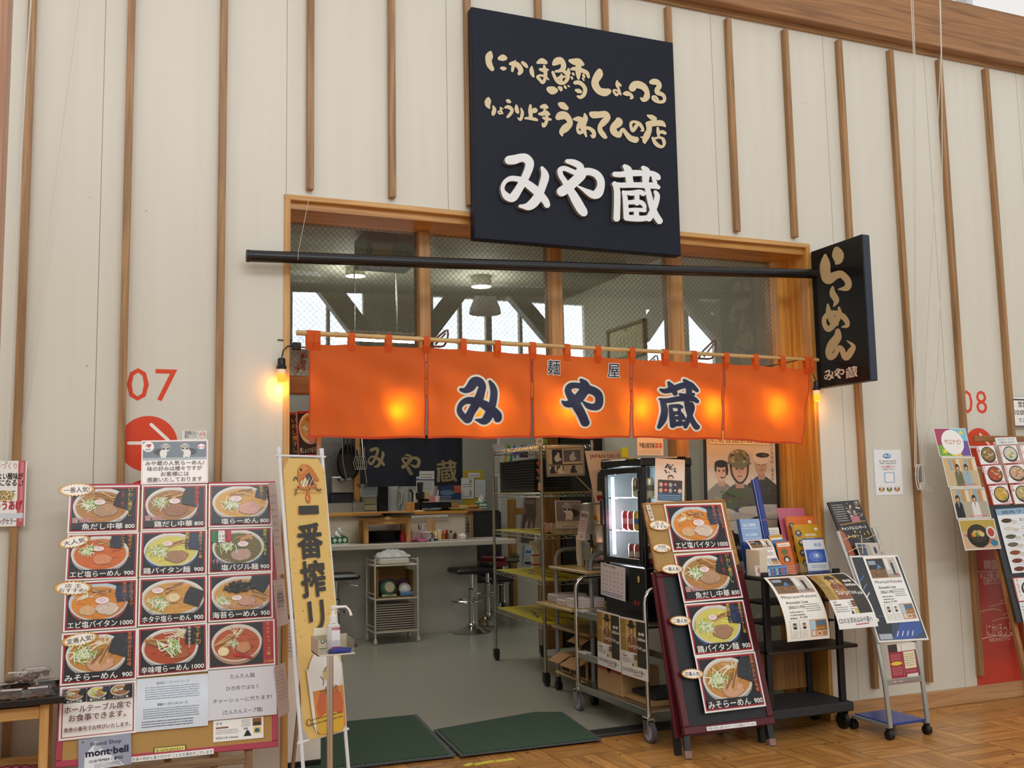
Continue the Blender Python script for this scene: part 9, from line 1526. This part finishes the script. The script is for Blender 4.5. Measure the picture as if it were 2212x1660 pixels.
P.text('一番搾り', w_*.42, h_*.142, h_*.03, INK, 'l', .02, wd=w_*.42); P.scrib(w_*.14, h_*.045, w_*.94, h_*.075, 2, '5a4020', 3); P.ell(w_*.11, h_*.06, w_*.04, h_*.012, '6a4a20'); P.ell(w_*.11, h_*.06, w_*.03, h_*.009, YEL)
P.done('banner_cloth', GLOSS, t)
YS = -1.0; zt7 = aY(720, 1413, YS).z; pcx = aY(716, 1430, YS).x
t = thing('sanitizer_stand', 'thin steel post with a shallow tray in front of the beer banner', 'stand', (pcx, YS, 0)); mb = MB(); mb.tube([(pcx, YS+.03, 0), (pcx, YS+.03, zt7)], .0135, 12); mb.build('post', CHROME, t, True); mb = MB(); mb.lathe([(.14, 0), (.14, .006), (.02, .012)], (pcx, YS+.03, 0), 24); mb.build('base_disc', STEEL, t, True)
a, c = aY(676, 1412, YS), aY(761, 1412, YS); x0, x1 = a.x+.012, c.x; yy0, yy1 = YS-.05, YS+.1; hz = .066
mb = MB(); mb.box(x0, x1, yy0, yy1, zt7, zt7+.006, .001); mb.build('tray_floor', M('d6cfbf', .5), t); mb = MB(); mb.box(x0, x0+.004, yy0, yy1, zt7, zt7+hz).box(x0, x1, yy1-.004, yy1, zt7, zt7+hz); mb.build('tray_wall', M('c9c0a8', .35, .4), t); mb = MB(); mb.box(x0+.004, x1, yy0, yy0+.003, zt7+.006, zt7+hz-.004); mb.build('clear_front', FILM, t); mb = MB(); mb.box(x1-.003, x1, yy0, yy1-.004, zt7+.006, zt7+hz-.004); mb.build('clear_side', FILM, t)
v = aY(722, 1400, YS); bx_ = v.x; o = (bx_, YS+.02, zt7+.0065); hb = aY(722, 1341, YS).z-zt7; t = thing('sanitizer_bottle', 'white hand sanitizer pump bottle with a pink striped label', 'bottle', o)
mb = MB(); mb.box(bx_-.026, bx_+.026, YS, YS+.042, zt7+.0065, zt7+hb-.012, .01); mb.build('bottle_body', M('d9d8d4', .3, alpha=.92), t); mb = MB(); mb.lathe([(.016, 0), (.017, .03), (.008, .032), (.007, .055), (.012, .058), (.013, .07), (0, .072)], (bx_, YS+.02, zt7+hb-.012), 16); mb.build('pump', WHITEP, t, True); zz = zt7+hb+.052; mb = MB(); mb.tube([(bx_, YS+.02, zz), (bx_+.05, YS-.0, zz+.002), (bx_+.062, YS-.005, zz-.012), (bx_+.07, YS-.008, zz-.035)], [.006, .005, .0045, .006], 8); mb.build('spout', WHITEP, t, True)
P = Pr(frame((bx_-.01, YS-.0006, zt7+.02), (1, 0, 0), (0, 0, 1)), .034, hb-.05, 'e8e6e8', .0005); w_, h_ = P.w, P.h; P.rect(0, h_*.88, w_, h_, 'b83a70'); P.text('エタノール', w_*.1, h_*.9, h_*.08, 'fff', wd=w_*.7); P.rect(0, 0, w_, h_*.1, 'b04a80'); P.scrib(w_*.1, h_*.16, w_*.9, h_*.4, 4, '8a88a0', 3); P.done('bottle_label', GLOSS, t)
mb = MB()
for k in range(3): mb.grid(lambda u, v, k=k: (bx_-.028+.085*u+.004*k, YS-.04+.055*v-.004*k, zt7+.0075+.007*k+.004*math.sin(u*5+k)*math.sin(v*4)), 12, 6)
mb.tube([(bx_-.03, YS-.035, zt7+.014), (bx_+.0, YS-.044, zt7+.016), (bx_+.06, YS-.04, zt7+.014)], .009, 8); o_ = one('blue_cloth', mb, M('24398f', .9, 0, .15, scale=80), 'folded blue cloth in the sanitizer tray', 'cloth', None, True)
P = Pr(frame((x0+.01, yy1-.006, zt7+.012), (1, 0, 0), (-.0, .1, 1)), .07, .085, 'e8dfc6', .001); P.text('500', P.w*.12, P.h*.2, P.h*.4, '33506a', 'l', .01, wd=P.w*.85); tag(P.done('price_card'), 'cream card reading 500 behind the sanitizer bottle', 'card')
MG = newmat('green_mat_pile'); m, nt, b = MG; tc = N(nt, 'ShaderNodeTexCoord'); wv = N(nt, 'ShaderNodeTexWave'); wv.inputs['Scale'].default_value = 26; wv.inputs['Distortion'].default_value = .6; wv.bands_direction = 'DIAGONAL'; nz = N(nt, 'ShaderNodeTexNoise'); nz.inputs['Scale'].default_value = 260
nt.links.new(tc.outputs['Object'], wv.inputs[0]); nt.links.new(tc.outputs['Object'], nz.inputs['Vector']); mm = N(nt, 'ShaderNodeMath', operation='MULTIPLY'); nt.links.new(wv.outputs['Fac'], mm.inputs[0]); nt.links.new(nz.outputs['Fac'], mm.inputs[1]); rr = N(nt, 'ShaderNodeValToRGB'); e = rr.color_ramp.elements; e[0].position = .1; e[0].color = (*lin('1a3022'), 1); e[1].position = .6; e[1].color = (*lin('4f7259'), 1); nt.links.new(mm.outputs[0], rr.inputs[0]); nt.links.new(rr.outputs[0], b.inputs['Base Color']); b.inputs['Roughness'].default_value = .95
for pts, lab in (([(1.0, 1.34), (1.944, 1.301), (1.843, .212), (.9, .25)], 'left dark green ribbed door mat with a grey rubber edge'), ([(1.912, .835), (2.66, 1.0), (2.831, .922), (2.729, .164), (1.862, .19)], 'right dark green door mat reaching over the door track')):
    cx_, cy_ = sum(p[0] for p in pts)/len(pts), sum(p[1] for p in pts)/len(pts); t = thing('door_mat', lab, 'mat', (cx_, cy_, .012), 'green door mats'); zz = .0125 if cx_ < 1.6 else .0135
    mb = MB(); mb.prism(pts[::-1], zz, zz+.006); mb.build('rubber_edge', M('4a4e50', .7), t); mb = MB(); k = .94 if cx_ < 1.6 else .955; mb.prism([(cx_+(x-cx_)*k, cy_+(y-cy_)*k) for x, y in pts][::-1], zz+.002, zz+.011); mb.build('pile', m, t)
for (a_, c_, lab) in (((1005, 1656), (1020, 1650), 'short yellow floor tape piece at the left of the row'), ((1024, 1653), (1067, 1645), 'middle yellow floor tape piece below the door mats'), ((1071, 1646), (1110, 1640), 'right yellow floor tape piece below the door mats')):
    p, q = aZ(*a_), aZ(*c_); mb = MB(); mb.bar((p.x, p.y, .001), (q.x, q.y, .001), .035, .0015); one('floor_tape', mb, M('d8cc3a', .6, 0, .2, scale=50), lab, 'tape', 'yellow floor tape pieces')
